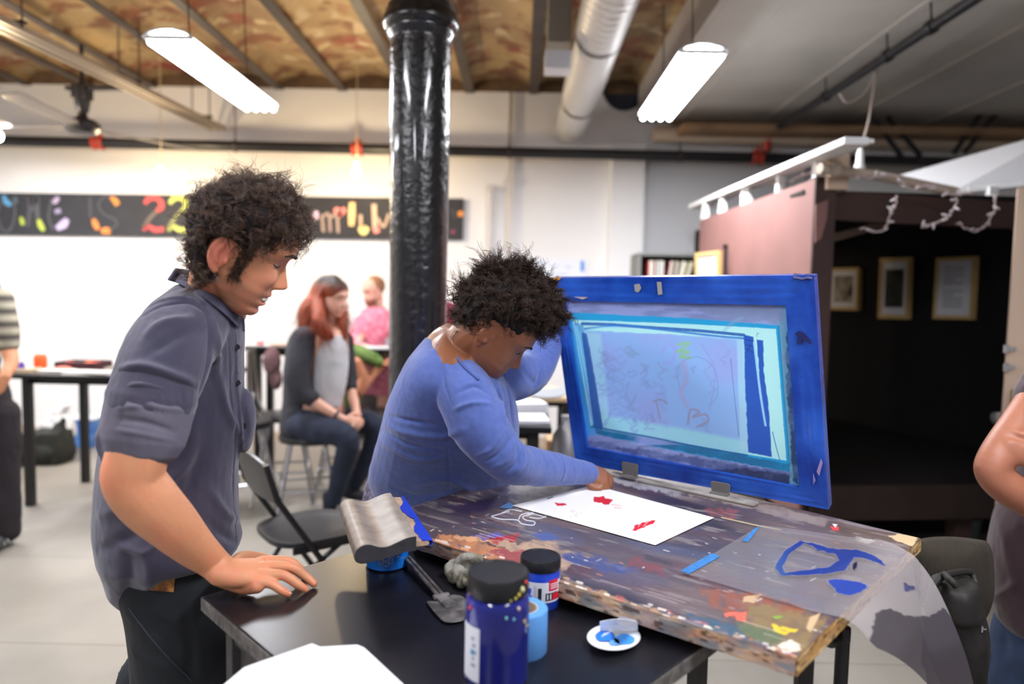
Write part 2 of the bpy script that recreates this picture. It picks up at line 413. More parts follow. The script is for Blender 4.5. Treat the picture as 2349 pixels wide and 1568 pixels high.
for j in range(NJ):
    xa = X0+j*SP; xb = min(xa+SP, XS+0.02)
    if xb-xa < 0.05: break
    t = np.linspace(0, PI, k)
    prof = np.stack([(xa+xb)/2-np.cos(t)*(xb-xa)/2, ZB+np.sin(t)*0.11], 1)
    pts = np.array([[[x, y, z] for x, z in prof] for y in (-2.4, YW+0.15)])
    g.sheet(pts, 0.03)
struct('ceiling', g, m_brick, smooth=True)
g = Geo(); g.box(((X0+XS)/2, YW+0.02, ZB+0.10), (XS-X0+0.1, 0.08, 0.24)); struct('trim_vault_infill', g, mat('dark vault infill', (120, 96, 70), 0.9, noise=0.5, nscale=4, rgb2=(84, 66, 52)))  # brick infill; its darker brown also carries the shadow at the vault ends
g = Geo(); g.box((-3, 2.1, ZB+0.22), (9, 9.5, 0.1)); struct('ceiling_slab', g, mat('slab', (90, 80, 70), 0.9))
g = Geo(); g.box(((XS+6.2)/2, 2.1, ZP+0.06), (6.2-XS, 9.4, 0.12)); g.box((XS-0.02, 2.1, (ZP+ZB)/2+0.1), (0.04, 9.4, ZB-ZP+0.2))
for i in range(5): g.box((XS+0.35+i*0.75, 2.1, ZP-0.004), (0.05, 9.4, 0.008))
struct('ceiling_plaster', g, m_ply, bevel=0.003)
m_joist = mat('painted joist steel', (74, 64, 58), 0.55, noise=0.3, nscale=6)
for j in range(1, NJ):
    xa = X0+j*SP
    if xa > XS-0.1: break
    g = Geo(); g.box((xa, 2.1, ZB-0.03), (0.088, 9.0, 0.012)); g.box((xa, 2.1, ZB+0.02), (0.012, 9.0, 0.1))
    o = obj('ceiling_joist', g, m_joist, bevel=0.002); o['kind'] = 'structure'
# pilaster and boarded panel on the right of the back wall, dark disc for the vault-end shadow
g = Geo(); a = P(1400, 400, YW-0.06); c2 = P(1478, 400, YW-0.06); g.box(((a[0]+c2[0])/2, YW-0.05, 1.45), (c2[0]-a[0], 0.12, 2.9)); struct('trim_pilaster', g, m_wall, bevel=0.01)
g = Geo(); a = P(1484, 400, YW-0.03); g.box((a[0]+0.75, YW-0.02, 1.9), (1.5, 0.05, 1.86)); struct('trim_panel', g, mat('grey panel', (196, 196, 198), 0.7), bevel=0.006)
g = Geo(); c0 = P(1432, 205, YW-0.005); g.lathe([(0.2, 0), (0.2, 0.02), (0.17, 0.02), (0.165, 0.004), (0.02, 0.004)], c0, (0, -1, 0), 36)  # dark disc standing in for the shadow at a vault end
tag(obj('shadow_disc', g, mat('vent dark', (40, 42, 52), 0.6), smooth='auto'), 'dark round vent cover high on the back wall right of the silver duct', 'vent')
# beam soffit / ducting along the top of the wall at right
g = Geo(); g.tube([P(1500, 307, 6.42), P(2330, 330, 6.42)], 0.075, 16); tag(obj('wall_pipe', g, mat('beige pipe', (196, 178, 156), 0.6), smooth='auto'), 'fat beige pipe running along the top of the back wall at right', 'pipe')
g = Geo(); g.box((4.0, YW-0.25, 2.98), (5.2, 0.5, 0.06)); g.box((4.0, YW-0.05, 3.05), (5.2, 0.1, 0.16)); struct('trim_soffit', g, mat('tan wood soffit', (150, 118, 86), 0.7, noise=0.3, nscale=3))

# black sprinkler main along the wall
m_blackpipe = mat('black pipe', (34, 33, 36), 0.4, noise=0.2, nscale=9)
m_redfit = mat('red fitting', (176, 62, 44), 0.45)
YP = 6.4; a = P(-60, 321, YP); bq = P(2400, 377, YP)
t = thing('sprinkler_main', 'long black sprinkler main running across the whole back wall', 'pipe', a)
g = Geo(); g.tube([a, bq], 0.048, 16); obj('pipe', g, m_blackpipe, t, smooth='auto')
for px in (226, 820, 1738):
    p = a+(bq-a)*((P(px, 340, YP)[0]-a[0])/(bq[0]-a[0]))
    g = Geo(); g.lathe([(0.058, -0.05), (0.064, -0.045), (0.064, -0.03), (0.054, -0.028), (0.054, 0.028), (0.064, 0.03), (0.064, 0.045), (0.058, 0.05)], p, (1, 0, 0), 20)
    g.lathe([(0.03, 0), (0.022, 0.07), (0.026, 0.07), (0.026, 0.09)], p, (0, 0, 1), 14); obj('fitting', g, m_redfit, t, smooth='auto')
for px in (540, 1168, 1560):
    p = a+(bq-a)*((P(px, 340, YP)[0]-a[0])/(bq[0]-a[0]))
    g = Geo(); g.tube([p+V(0, 0, 0.04), V(p[0], p[1], ZB if p[0] < XS else ZP)], 0.006, 6); g.lathe([(0.056, -0.012), (0.056, 0.012)], p, (1, 0, 0), 18); obj('hanger', g, m_joist, t)
# branch pipe running back along the plaster ceiling
xb_, zb_ = 2.24, 2.99
t = thing('branch_pipe', 'black branch pipe running toward the camera under the plaster ceiling', 'pipe', (xb_, 6.35, zb_))
g = Geo(); g.tube([(xb_, 6.33, zb_), (xb_, -1.5, zb_)], 0.030, 14); obj('pipe', g, m_blackpipe, t, smooth='auto')
for y in (3.9, 4.35, 5.2, 2.2):
    g = Geo(); g.lathe([(0.037, -0.03), (0.040, -0.02), (0.040, 0.02), (0.037, 0.03)], (xb_, y, zb_), (0, 1, 0), 14); g.tube([(xb_, y, zb_+0.03), (xb_-0.01, y, ZP-0.004)], 0.006, 6); obj('coupling', g, m_blackpipe, t, smooth='auto')
g = Geo(); g.lathe([(0.05, -0.05), (0.05, 0.06)], (xb_, 6.36, zb_), (0, 1, 0), 14); g.tube([(xb_, 6.4, zb_+0.02), (xb_, 6.4, 2.84)], 0.042, 12); obj('elbow', g, m_redfit, t, smooth='auto')

# silver spiral duct
m_duct = mat('galvanised duct', (206, 204, 200), 0.45, metal=0.45, bump=0.25, bscale=12, bdist=0.004)
XD, ZD, RD = 0.45, 3.05, 0.145
t = thing('air_duct', 'silver spiral air duct running along the ceiling into the back wall', 'duct', (XD, YW, ZD))
ys = np.arange(3.42, 6.44, 0.014); k = 24; th = np.linspace(0, 2*PI, k, endpoint=False); rs = []
for y in ys:
    rr = RD+0.005*(np.sin((y/0.085-th/(2*PI))*2*PI) > 0.86); rs.append(np.stack([XD+rr*np.cos(th), np.full(k, y), ZD+rr*np.sin(th)], 1))
g = Geo(); g.rings(rs); obj('duct_run', g, m_duct, t, smooth='auto')
rs = []
for q in np.linspace(0, PI/2, 12):
    cx_, cy_ = XD+0.24, 3.42; ax = V(-math.cos(q), -math.sin(q), 0); c0 = V(cx_, cy_, ZD)+ax*0.24
    rs.append(c0+(RD+0.006)*(np.outer(np.cos(th), ax)+np.outer(np.sin(th), V(0, 0, 1))))
g = Geo(); g.rings(rs); obj('elbow', g, m_duct, t, smooth='auto')
g = Geo(); g.lathe([(RD+0.006, 0), (RD+0.02, 0.01), (RD+0.02, 0.05), (RD+0.006, 0.06), (RD+0.006, 0.3)], (XD+0.24, 3.18, ZD), (1, 0, 0), 28); obj('collar', g, m_duct, t, smooth='auto')
g = Geo(); g.lathe([(RD*0.75, 0), (RD*0.95, 0.03), (RD+0.01, 0.12), (RD+0.01, 0.2)], (XD, 6.58, ZD), (0, -1, 0), 28); obj('end_boot', g, m_duct, t, smooth='auto')
for y in (4.2, 5.6):
    g = Geo(); g.lathe([(RD+0.008, -0.015), (RD+0.008, 0.015)], (XD, y, ZD), (0, 1, 0), 28, cap=False); g.tube([(XD, y, ZD+RD), (XD, y, ZB+0.05)], 0.005, 6); obj('strap', g, m_joist, t)
# junction box by the duct
t = thing('ceiling_box', 'grey metal box with pale lower cover hanging beside the silver duct', 'box', P(1282, 145, 4.4))
p = P(1281, 100, 4.4); g = Geo(); g.box((p[0], 4.4, (p[2]+ZB)/2-0.0), (0.145, 0.18, ZB-p[2]+0.04)); obj('housing', g, mat('grey box', (150, 144, 132), 0.6), t, bevel=0.004)
p = P(1279, 145, 4.3); g = Geo(); g.box((p[0], 4.3, p[2]), (0.16, 0.16, 0.11)); obj('cover', g, mat('pale cover', (214, 214, 218), 0.5), t, bevel=0.006)
# wall conduits
g = Geo(); a = P(1172, 214, 6.56); q = P(1160, 575, 6.56); g.tube([a, V(a[0], 6.56, q[2])], 0.018, 10); g.box((a[0], 6.55, 2.55), (0.05, 0.03, 0.05))
tag(obj('wall_conduit', g, mat('conduit', (214, 208, 202), 0.5), smooth='auto'), 'thin vertical conduit on the back wall right of the black column', 'conduit')
g = Geo(); a = P(1126, 430, 6.56); q = P(1126, 640, 6.56); g.tube([a, V(a[0], 6.56, q[2])], 0.022, 10); g.box((a[0], 6.555, a[2]), (0.06, 0.03, 0.05))
tag(obj('wall_raceway', g, mat('raceway', (206, 204, 204), 0.5), smooth='auto'), 'short white cable raceway on the wall just right of the chalk banner', 'raceway')

# cast-iron column
m_col = mat('glossy black column paint', (17, 16, 19), 0.24, bump=0.7, bscale=34, bdist=0.008, coat=0.5, noise=0.3, nscale=5, rgb2=(30, 28, 32))
YC = 2.95; pc = P(961, 500, YC); cx_, cy_ = pc[0], YC
g = Geo(); zc = P(968, 60, YC)[2]
g.lathe([(0.20, 0), (0.20, 0.04), (0.15, 0.10), (0.121, 0.16), (0.121, 0.4), (0.121, 1.0), (0.125, 1.8), (0.128, zc-0.075), (0.130, zc-0.06), (0.140, zc-0.045), (0.142, zc-0.03), (0.152, zc-0.02), (0.160, zc-0.005), (0.160, zc+0.02), (0.150, zc+0.035), (0.150, zc+0.045), (0.140, zc+0.05), (0.140, zc+0.07), (0.122, zc+0.085), (0.120, ZB-0.2), (0.17, ZB-0.03), (0.17, ZB+0.1)], (cx_, cy_, 0), (0, 0, 1), 48)
tag(obj('iron_column', g, m_col, smooth='auto'), 'glossy black cast-iron column with a ringed collar in the middle of the room', 'column')

# ---------------------------------------------------------------- fluorescent fixtures
m_tube = mat('lit tube', (255, 255, 255), 0.5, emit=(246, 248, 255), estr=30)
m_fix = mat('fixture white', (236, 236, 236), 0.4)
labs = ['four-tube fluorescent fixture hanging at upper left above the curly-haired person', 'four-tube fluorescent fixture hanging at upper right beside the silver duct']
for i, (fx, y0, y1, pw) in enumerate(FIXTURES):
    t = thing('fluorescent_fixture', labs[i] if i < 2 else 'white fluorescent fixture of the same room hanging out of the picture', 'ceiling light', (fx, (y0+y1)/2, TUBE_Z), 'fluorescent ceiling fixtures')
    g = Geo(); z = TUBE_Z
    pr = [(-0.13, 0.0), (-0.10, 0.03), (-0.03, 0.045), (0.03, 0.045), (0.10, 0.03), (0.13, 0.0), (0.127, 0.0), (0.09, 0.022), (0.03, 0.037), (-0.03, 0.037), (-0.09, 0.022), (-0.127, 0.0)]
    g.rings([np.array([[fx+x, y, z+0.012+h] for x, h in pr]) for y in (y0, y1)]); obj('reflector', g, m_fix, t)
    for k in range(4):
        xx = fx-0.093+k*0.062
        g = Geo(); g.tube([(xx, y0+0.015, z-0.012), (xx, y1-0.015, z-0.012)], 0.017, 12); obj('tube', g, m_tube, t, smooth='auto')
    for yy in (y0+0.02, y1-0.02):
        g = Geo(); g.box((fx, yy, z+0.012), (0.25, 0.02, 0.024)); obj('end_cap', g, m_fix, t, bevel=0.004)
    for yy in (y0+0.25, y1-0.25):
        g = Geo(); zt = (ZB+0.03) if fx < XS else ZP; g.tube([(fx, yy, z+0.05), (fx-0.02, yy, zt)], 0.004, 6); obj('hanger_wire', g, m_joist, t)
    area('tube_light', (0, 0, -0.04), 0.24, pw, COOL, (0, 0, 0), 1.2, t)
# pendant bulbs
m_bulb = mat('lit bulb', (255, 240, 210), 0.5, emit=(255, 226, 176), estr=260)
bl = ['bare glowing bulb at the far left edge beside the ceiling fan', 'bare glowing bulb hanging above the chalk banner left of the curly-haired person', 'bare glowing bulb hanging just left of the black column']
for i, ((px, py), Y, pw) in enumerate(BULBS):
    p = P(px, py, Y); t = thing('pendant_bulb', bl[i], 'light bulb', p, 'bare pendant bulbs near the back wall')
    g = Geo(); g.ellipsoid(p, (0.035, 0.035, 0.04)); obj('globe', g, m_bulb, t, smooth=True)
    g = Geo(); g.lathe([(0.02, 0.03), (0.022, 0.05), (0.022, 0.10), (0.008, 0.115)], p, (0, 0, 1), 14); obj('socket', g, mat('socket cream', (220, 200, 160), 0.5), t, smooth='auto')
    g = Geo(); g.tube([p+V(0, 0, 0.11), V(p[0], p[1], ZB+0.05)], 0.004, 6); obj('cord', g, mat('cord cream', (210, 190, 150), 0.6), t)
    point('bulb_light', (0, -0.06, 0.0), 0.05, pw, WARM, t)

# ceiling fan and strut rails
hub = P(190, 290, 5.4); m_fan = mat('fan black', (34, 34, 40), 0.4); m_blade = mat('fan blade', (120, 116, 116), 0.45)
zr = 2.98
t = thing('ceiling_fan', 'dark ceiling fan with three long blades hanging at upper left', 'fan', hub)
g = Geo(); g.lathe([(0.03, -0.06), (0.10, -0.055), (0.125, -0.02), (0.125, 0.02), (0.09, 0.05), (0.04, 0.065), (0.03, 0.10), (0.045, 0.12), (0.055, 0.18), (0.055, 0.3), (0.03, 0.33), (0.016, 0.34), (0.016, 0.62)], hub, (0, 0, 1), 24); obj('motor', g, m_fan, t, smooth='auto')
for (dx, dy) in ((0.50, 0.72), (0.12, -1.0), (-0.95, 0.22)):
    d = unit(V(dx, dy, 0)); sd = V(-d[1], d[0], 0.18)
    g = Geo(); pts = [[hub+d*r+sd*w*s_+V(0, 0, -0.01) for s_ in (-1, 0, 1)] for r, w in ((0.10, 0.03), (0.18, 0.05), (0.5, 0.065), (0.85, 0.07), (0.92, 0.05))]
    g.sheet(np.array(pts), 0.008); obj('blade', g, m_blade, t, bevel=0.002)
m_strut = mat('strut grey', (150, 138, 124), 0.4, metal=0.3)
a = V(-3.1, 3.2, zr); q = V(-2.86, 6.5, zr)
t = thing('ceiling_track', 'long metal lighting track running over the ceiling fan to the back wall', 'track', a)
d = unit(q-a); sd = V(d[1], -d[0], 0)
for k, o_ in enumerate((-0.07, 0.0, 0.06)):
    g = Geo(); g.bar(a+sd*o_, q+sd*o_, 0.026 if k != 1 else 0.04, 0.04); obj('rail', g, m_strut, t, bevel=0.003)
for s_ in (0.9, 2.0, 3.0):
    p = a+d*s_; g = Geo(); g.bar(p-sd*0.1+V(0, 0, 0.03), p+sd*0.1+V(0, 0, 0.03), 0.03, 0.02)
    for w in (-0.08, 0.08): g.tube([p+sd*w, V(*(p+sd*w)[:2], ZB+0.05)], 0.005, 6)
    obj('hanger', g, m_joist, t)
p = P(190, 150, 5.0); g = Geo(); g.bar(V(-2.9, 5.35, zr+0.03), V(hub[0]-0.12, 5.4, zr+0.03), 0.05, 0.03); g.box((hub[0], 5.4, zr+0.0), (0.12, 0.1, 0.10)); obj('bracket', g, m_fan, t, bevel=0.004)

# ---------------------------------------------------------------- chalk banner
YB = 6.56
m_chalk = mat('chalkboard', (52, 52, 56), 0.7, noise=0.2, nscale=5)
c4 = [P(-40, 441, YB), P(1064, 455, YB), P(1061, 549, YB), P(-40, 537, YB)]
t = thing('chalk_banner', 'long black chalkboard banner with coloured lettering on the back wall', 'banner', P(500, 495, YB))
g = Geo(); g.slab(c4, 0.02, V(0, 1, 0)); obj('board', g, m_chalk, t, bevel=0.002)
def chalk(pts, w, rgb, sm=5, Y=YB-0.003):
    q = np.array(pts, float); q = catmull(q, sm) if len(q) > 2 else q
    T = np.gradient(q, axis=0); T /= np.linalg.norm(T, axis=1, keepdims=True)+1e-9; n2 = np.stack([-T[:, 1], T[:, 0]], 1); m_ = len(q)
    ww = np.interp(np.linspace(0, 1, m_), np.linspace(0, 1, len(w)), w) if np.ndim(w) else np.full(m_, w)
    g = Geo(); g.sheet(np.array([[P(*(q[i]-n2[i]*ww[i]/2), Y), P(*(q[i]+n2[i]*ww[i]/2), Y)] for i in range(m_)]), 0.002)
    o = obj('chalk_stroke', g, mat('chalk %d %d %d' % rgb, rgb, 0.9), t); return o
GY = (84, 84, 88)
chalk([(3, 460), (-6, 490), (4, 525), (22, 528), (33, 500), (32, 470), (14, 450)], 5, GY)
chalk([(8, 448), (16, 462), (26, 470)], [8, 17, 10], (92, 152, 190)); chalk([(34, 452), (38, 466)], [8, 7], (84, 100, 112))
chalk([(66, 452), (68, 480), (64, 520)], 7, GY); chalk([(86, 450), (86, 500)], 8, (92, 92, 94)); chalk([(68, 452), (76, 484), (86, 452)], 5, GY)
chalk([(48, 498), (51, 508), (53, 516)], [7, 11, 7], (168, 184, 76)); chalk([(88, 503), (93, 516), (100, 529)], [8, 13, 9], (184, 200, 84))
chalk([(118, 456), (112, 500), (124, 528)], 5, GY)
chalk([(134, 452), (128, 460), (122, 466)], [8, 12, 7], (186, 168, 192)); chalk([(126, 486), (139, 482)], [9, 11], (160, 148, 176)); chalk([(154, 502), (146, 514), (130, 524)], [11, 20, 12], (196, 178, 214))
chalk([(206, 452), (208, 500)], 5, GY)
chalk([(252, 450), (234, 454), (226, 472), (240, 492), (262, 502), (268, 516), (250, 528)], 4, GY)
chalk([(254, 452), (264, 460), (270, 470)], [7, 13, 12], (230, 148, 74)); chalk([(214, 502), (219, 514), (225, 526)], [8, 14, 9], (228, 140, 74)); chalk([(232, 530), (243, 529), (254, 530)], [11, 16, 12], (232, 140, 72))
def two(x, rgb, rg2):
    chalk([(x, 467), (x+9, 456), (x+22, 453), (x+36, 461), (x+38, 475), (x+28, 484)], [9, 13, 11, 12, 14, 9], rgb)
    chalk([(x+28, 484), (x+12, 500), (x-2, 522)], 9, rg2); chalk([(x-3, 528), (x+8, 519), (x+24, 527), (x+44, 525)], [7, 9, 12, 12], rgb)
two(332, (206, 88, 88), (112, 100, 92)); two(389, (196, 204, 108), (138, 138, 96))
chalk([(726, 484), (724, 496), (722, 504)], [9, 13, 8], (236, 206, 226)); chalk([(738, 492), (742, 532)], 7, (176, 154, 142)); chalk([(740, 496), (754, 492), (758, 532)], 7, (170, 148, 138)); chalk([(758, 498), (772, 494), (776, 534)], 7, (176, 154, 142))  # strokes on this side are paler and warmer to carry the bulb's glow
chalk([(768, 478), (776, 486), (780, 496)], [10, 18, 9], (246, 150, 146)); chalk([(792, 478), (784, 486), (777, 498)], [9, 15, 6], (246, 150, 146))
chalk([(808, 464), (807, 490), (806, 518)], [13, 16, 12], (250, 208, 148)); chalk([(827, 492), (828, 520)], 8, (196, 170, 148)); chalk([(826, 520), (834, 530), (842, 520)], [12, 20, 12], (240, 224, 150))
chalk([(858, 468), (860, 520)], 11, (214, 184, 160)); chalk([(860, 520), (866, 534)], [14, 13], (248, 156, 148)); chalk([(866, 500), (880, 520), (892, 490)], 6, (196, 170, 148))
chalk([(1032, 484), (1040, 484), (1044, 500)], 5, GY); chalk([(1034, 532), (1044, 531)], 8, (150, 80, 100)); chalk([(1055, 484), (1058, 496)], [12, 13], (240, 152, 74))

# notice taped to the wall
t = thing('wall_notice', 'white paper notice with blue marks taped to the wall above the blue-shirted person', 'notice', P(1270, 612, 6.57))
g = Geo(); g.slab([P(1196, 592, 6.585), P(1346, 596, 6.585), P(1346, 660, 6.585), P(1196, 656, 6.585)], 0.006, V(0, 1, 0)); obj('sheet', g, mat('notice paper', (232, 236, 244), 0.8), t)
for x, y, w in ((1215, 600, 40), (1260, 608, 22), (1296, 610, 14), (1240, 626, 60)):
    g = Geo(); g.slab([P(x, y, 6.583), P(x+w, y+0.5, 6.583), P(x+w, y+4, 6.583), P(x, y+4, 6.583)], 0.001, V(0, 1, 0)); obj('text_line', g, mat('faint text', (206, 212, 228), 0.8), t)
g = Geo(); g.slab([P(1332, 598, 6.582), P(1340, 598, 6.582), P(1340, 622, 6.582), P(1332, 622, 6.582)], 0.002, V(0, 1, 0)); obj('tape', g, mat('blue tape', (96, 148, 224), 0.7), t)
# bookshelf with books
YS = 6.1
m_sh = mat('shelf grey', (136, 136, 134), 0.7)
t = thing('bookshelf', 'grey bookshelf against the back wall behind the screen frame', 'bookshelf', V(P(1540, 600, YS)[0], 6.3, 0))
a = P(1480, 586, YS); q = P(1608, 586, YS); zz = a[2]
g = Geo(); xm = (a[0]+q[0])/2+0.1; ww = q[0]-a[0]+0.3
g.box((xm, 6.52, zz/2), (ww, 0.02, zz)); g.box((xm-ww/2, 6.3, zz/2), (0.03, 0.42, zz)); g.box((xm+ww/2, 6.3, zz/2), (0.03, 0.42, zz))
obj('carcass', g, m_sh, t, bevel=0.002)
for z_ in (zz-0.33, zz-0.68, zz-1.03, 0.1):
    g = Geo(); g.box((xm, 6.3, z_), (ww, 0.42, 0.025)); obj('shelf', g, m_sh, t, bevel=0.002)
g = Geo(); g.box((xm, 6.3, zz+0.012), (ww+0.03, 0.44, 0.025)); obj('shelf', g, m_sh, t, bevel=0.002)
bks = [('red', (186, 40, 46), 14, 0), ('black', (52, 44, 54), 8, 0), ('pale blue', (190, 198, 208), 11, 0), ('dark red', (150, 34, 44), 9, -7), ('tan', (156, 136, 108), 6, -7), ('cream', (206, 196, 164), 12, -12), ('yellow', (206, 190, 120), 8, -15)]
x = a[0]+0.03
for nm, rgb, wpx, ang in bks:
    w = MM(wpx, YS); g = Geo(); hgt = 0.27; ar = R(ang); ax = (V(math.cos(ar), 0, math.sin(ar)), V(0, 1, 0), V(-math.sin(ar), 0, math.cos(ar)))
    c0 = V(x+w/2+(0.03 if ang else 0), 6.2, zz-0.315+hgt/2)
    t2 = thing('book', f'{nm} book standing on the top shelf of the grey bookshelf', 'book', c0, 'books on the grey shelf')
    g.box(c0, (w, 0.2, hgt), axes=ax); obj('cover', g, mat('book '+nm, rgb, 0.7), t2, bevel=0.002)
    g = Geo(); g.box(c0+V(0, -0.002, 0.004), (w*0.7, 0.2, hgt-0.004), axes=ax); obj('pages', g, mat('pages', (226, 220, 206), 0.8), t2)
    x += w+0.006+(0.012 if ang else 0)
# ================================================================ THE RAISED BOOTH AT RIGHT
m_steel0 = mat('black steel', (24, 24, 26), 0.4)
m_brown = mat('mauve brown paint', (126, 90, 85), 0.75, noise=0.12, nscale=3, bump=0.1, bscale=12)
m_dkbrown = mat('dark brown paint', (62, 42, 38), 0.7, noise=0.25, nscale=4)
m_black = mat('matt black paint', (9, 9, 11), 0.9)
m_white = mat('white paint', (236, 236, 236), 0.6)
m_tan = mat('tan paint', (190, 166, 146), 0.65)
zf = 0.49
A = P(1868, 418, 3.6); F = P(1606, 508, 5.5)
g = Geo(); n = unit(V(-(F-A)[1], (F-A)[0], 0)); dA = F-A
for k in range(1):
    s0 = 0.0; ws = 0.77; we = 0.80   # slot cut in the wall
def wq(s, z): p = A+dA*s; return V(p[0], p[1], z)
sl = lambda s0, s1, z0, z1: g.slab([wq(s0, z0), wq(s1, z0), wq(s1, z1), wq(s0, z1)], 0.015, V(1, 0, 0))
sl(0, 0.655, 0.3, 2.10); sl(0.715, 1, 0.3, 2.10); sl(0.655, 0.715, 1.86, 2.10); sl(0.655, 0.715, 0.3, 0.6)
t = thing('wooden_booth', 'raised brown wooden booth with a black interior at the right', 'booth', (2.2, 4.2, 0.0))
obj('side_wall', g, m_brown, t)
g = Geo(); g.slab([wq(0.64, 0.6), wq(0.73, 0.6), wq(0.73, 1.9), wq(0.64, 1.9)], 0.01, V(1, 0, 0)); 
for v_ in g.v: v_[:, 0] += 0.0155
obj('slot_backing', g, m_black, t)
g = Geo(); g.box((A[0]+0.055, 3.63, 1.28), (0.11, 0.10, 1.66)); obj('corner_post', g, m_dkbrown, t, bevel=0.004)
g = Geo(); q = [P(1872, 470, 3.56), P(1900, 458, 3.56), P(1897, 500, 3.56), P(1884, 548, 3.56), P(1870, 556, 3.56)]; g.slab(q, 0.01, V(0, 1, 0)); obj('cloth_scrap', g, m_brown, t)
H0 = P(1880, 436, 3.62); H1 = P(2420, 466, 3.86)
g = Geo(); g.slab([H0-V(0, 0, 0.15), H1-V(0, 0, 0.15), H1, H0], 0.05, V(0, 1, 0)); obj('header', g, m_dkbrown, t, bevel=0.003)
g = Geo(); g.slab([V(1.5, 3.7, 2.04), V(4.2, 3.9, 2.04), V(4.2, 5.95, 2.04), V(1.5, 5.95, 2.04)], 0.02, V(0, 0, 1)); obj('roof', g, m_black, t)
g = Geo(); w0 = V(3.7, 3.50, 0); w1 = V(2.586, 5.95, 0); g.slab([w0+V(0, 0, zf), w1+V(0, 0, zf), w1+V(0, 0, 2.04), w0+V(0, 0, 2.04)], 0.05, unit(V(1, 0.455, 0)))
g.slab([V(1.5, 5.9, zf), V(2.7, 5.9, zf), V(2.7, 5.9, 2.04), V(1.5, 5.9, 2.04)], 0.05, V(0, 1, 0)); obj('inner_wall', g, m_black, t)
g = Geo(); g.slab([wq(0, zf)+V(0.03, 0, 0), wq(1, zf)+V(0.03, 0, 0), wq(1, 2.04)+V(0.03, 0, 0), wq(0, 2.04)+V(0.03, 0, 0)], 0.01, V(1, 0, 0)); obj('inner_lining', g, m_black, t)
g = Geo(); g.slab([V(1.55, 3.62, zf-0.04), V(3.7, 3.86, zf-0.04), V(4.0, 5.9, zf-0.04), V(1.5, 5.9, zf-0.04)], 0.04, V(0, 0, 1)); obj('deck', g, mat('booth deck', (24, 20, 19), 0.6), t)
g = Geo(); g.slab([V(1.57, 3.58, 0.30), V(3.6, 3.80, 0.30), V(3.6, 3.80, zf), V(1.57, 3.58, zf)], 0.04, V(0, 1, 0)); obj('deck_edge', g, mat('deck edge', (44, 28, 25), 0.55, noise=0.4, nscale=5), t, bevel=0.004)
g = Geo(); g.slab([V(1.6, 4.3, 0), V(3.9, 4.4, 0), V(3.9, 4.4, 0.45), V(1.6, 4.3, 0.45)], 0.03, V(0, 1, 0)); obj('void_sheet', g, m_black, t)  # black sheet standing in for the dark void under the deck
for x_, y_ in ((1.62, 3.7), (2.5, 3.8), (3.4, 3.9), (1.55, 5.4)):
    g = Geo(); g.box((x_, y_, 0.2), (0.09, 0.09, 0.42)); obj('leg', g, m_dkbrown, t)
# white slats and a pale beam inside
for (x0, y0, x1, y1, Y) in ((1904, 474, 2010, 482, 4.4), (2068, 484, 2136, 490, 4.5), (1904, 492, 2000, 500, 4.9)):
    g = Geo(); g.bar(P(x0, y0, Y), P(x1, y1, Y), 0.02, 0.025); obj('slat', g, mat('pale slat', (190, 176, 172), 0.6), t)
g = Geo(); g.bar(P(1902, 545, 4.2), P(2044, 508, 5.2), 0.05, 0.05); obj('inner_beam', g, m_tan, t)
g = Geo(); g.box((A[0]+0.10, 3.60, 2.13), (0.11, 0.10, 0.18)); obj('roof_post', g, m_tan, t, bevel=0.004)
# white railing on the side wall
rA = P(1966, 322, 3.15); rF = P(1594, 474, 5.9)
g = Geo(); g.bar(rA, rF, 0.11, 0.034); g.bar(rA+V(0.05, 0, 0.0), rF+V(0.05, 0, 0), 0.06, 0.02); obj('top_rail', g, m_white, t, bevel=0.005)
for s_, w_ in ((0.0, 0.05), (0.24, 0.05), (0.50, 0.07), (0.53, 0.05), (0.76, 0.09), (0.97, 0.11)):
    p = A+dA*s_; zt = rA[2]+(rF[2]-rA[2])*((p[1]-3.15)/(5.9-3.15))
    g = Geo(); g.box((p[0]+0.025, p[1]+0.02, (2.10+zt)/2), (0.045, w_, zt-2.10), taper=0.6 if w_ > 0.06 else 1.0); obj('baluster', g, m_white, t, bevel=0.004)
# sloping white roof panel and its edge beam
g = Geo(); g.slab([P(2040, 408, 4.4), P(2460, 290, 3.8), P(2460, 404, 3.75), P(2196, 434, 4.0)], 0.02, V(0, 1, 0)); obj('roof_panel', g, mat('white panel', (214, 214, 216), 0.7), t)
g = Geo(); g.bar(P(2180, 440, 3.95), P(2460, 410, 3.7), 0.04, 0.03); g.bar(P(2276, 428, 3.85), P(2274, 466, 3.85), 0.05, 0.04, up=(0, 1, 0)); obj('edge_beam', g, m_white, t, bevel=0.003)
g = Geo(); g.tube([P(1880, 386, 3.45), P(2010, 402, 3.55), P(2192, 440, 3.7)], 0.026, 12); g.lathe([(0.034, 0), (0.034, 0.04)], P(1905, 389, 3.47), (1, 0, 0), 12); obj('cross_tube', g, mat('putty tube', (182, 166, 150), 0.6), t, smooth='auto')
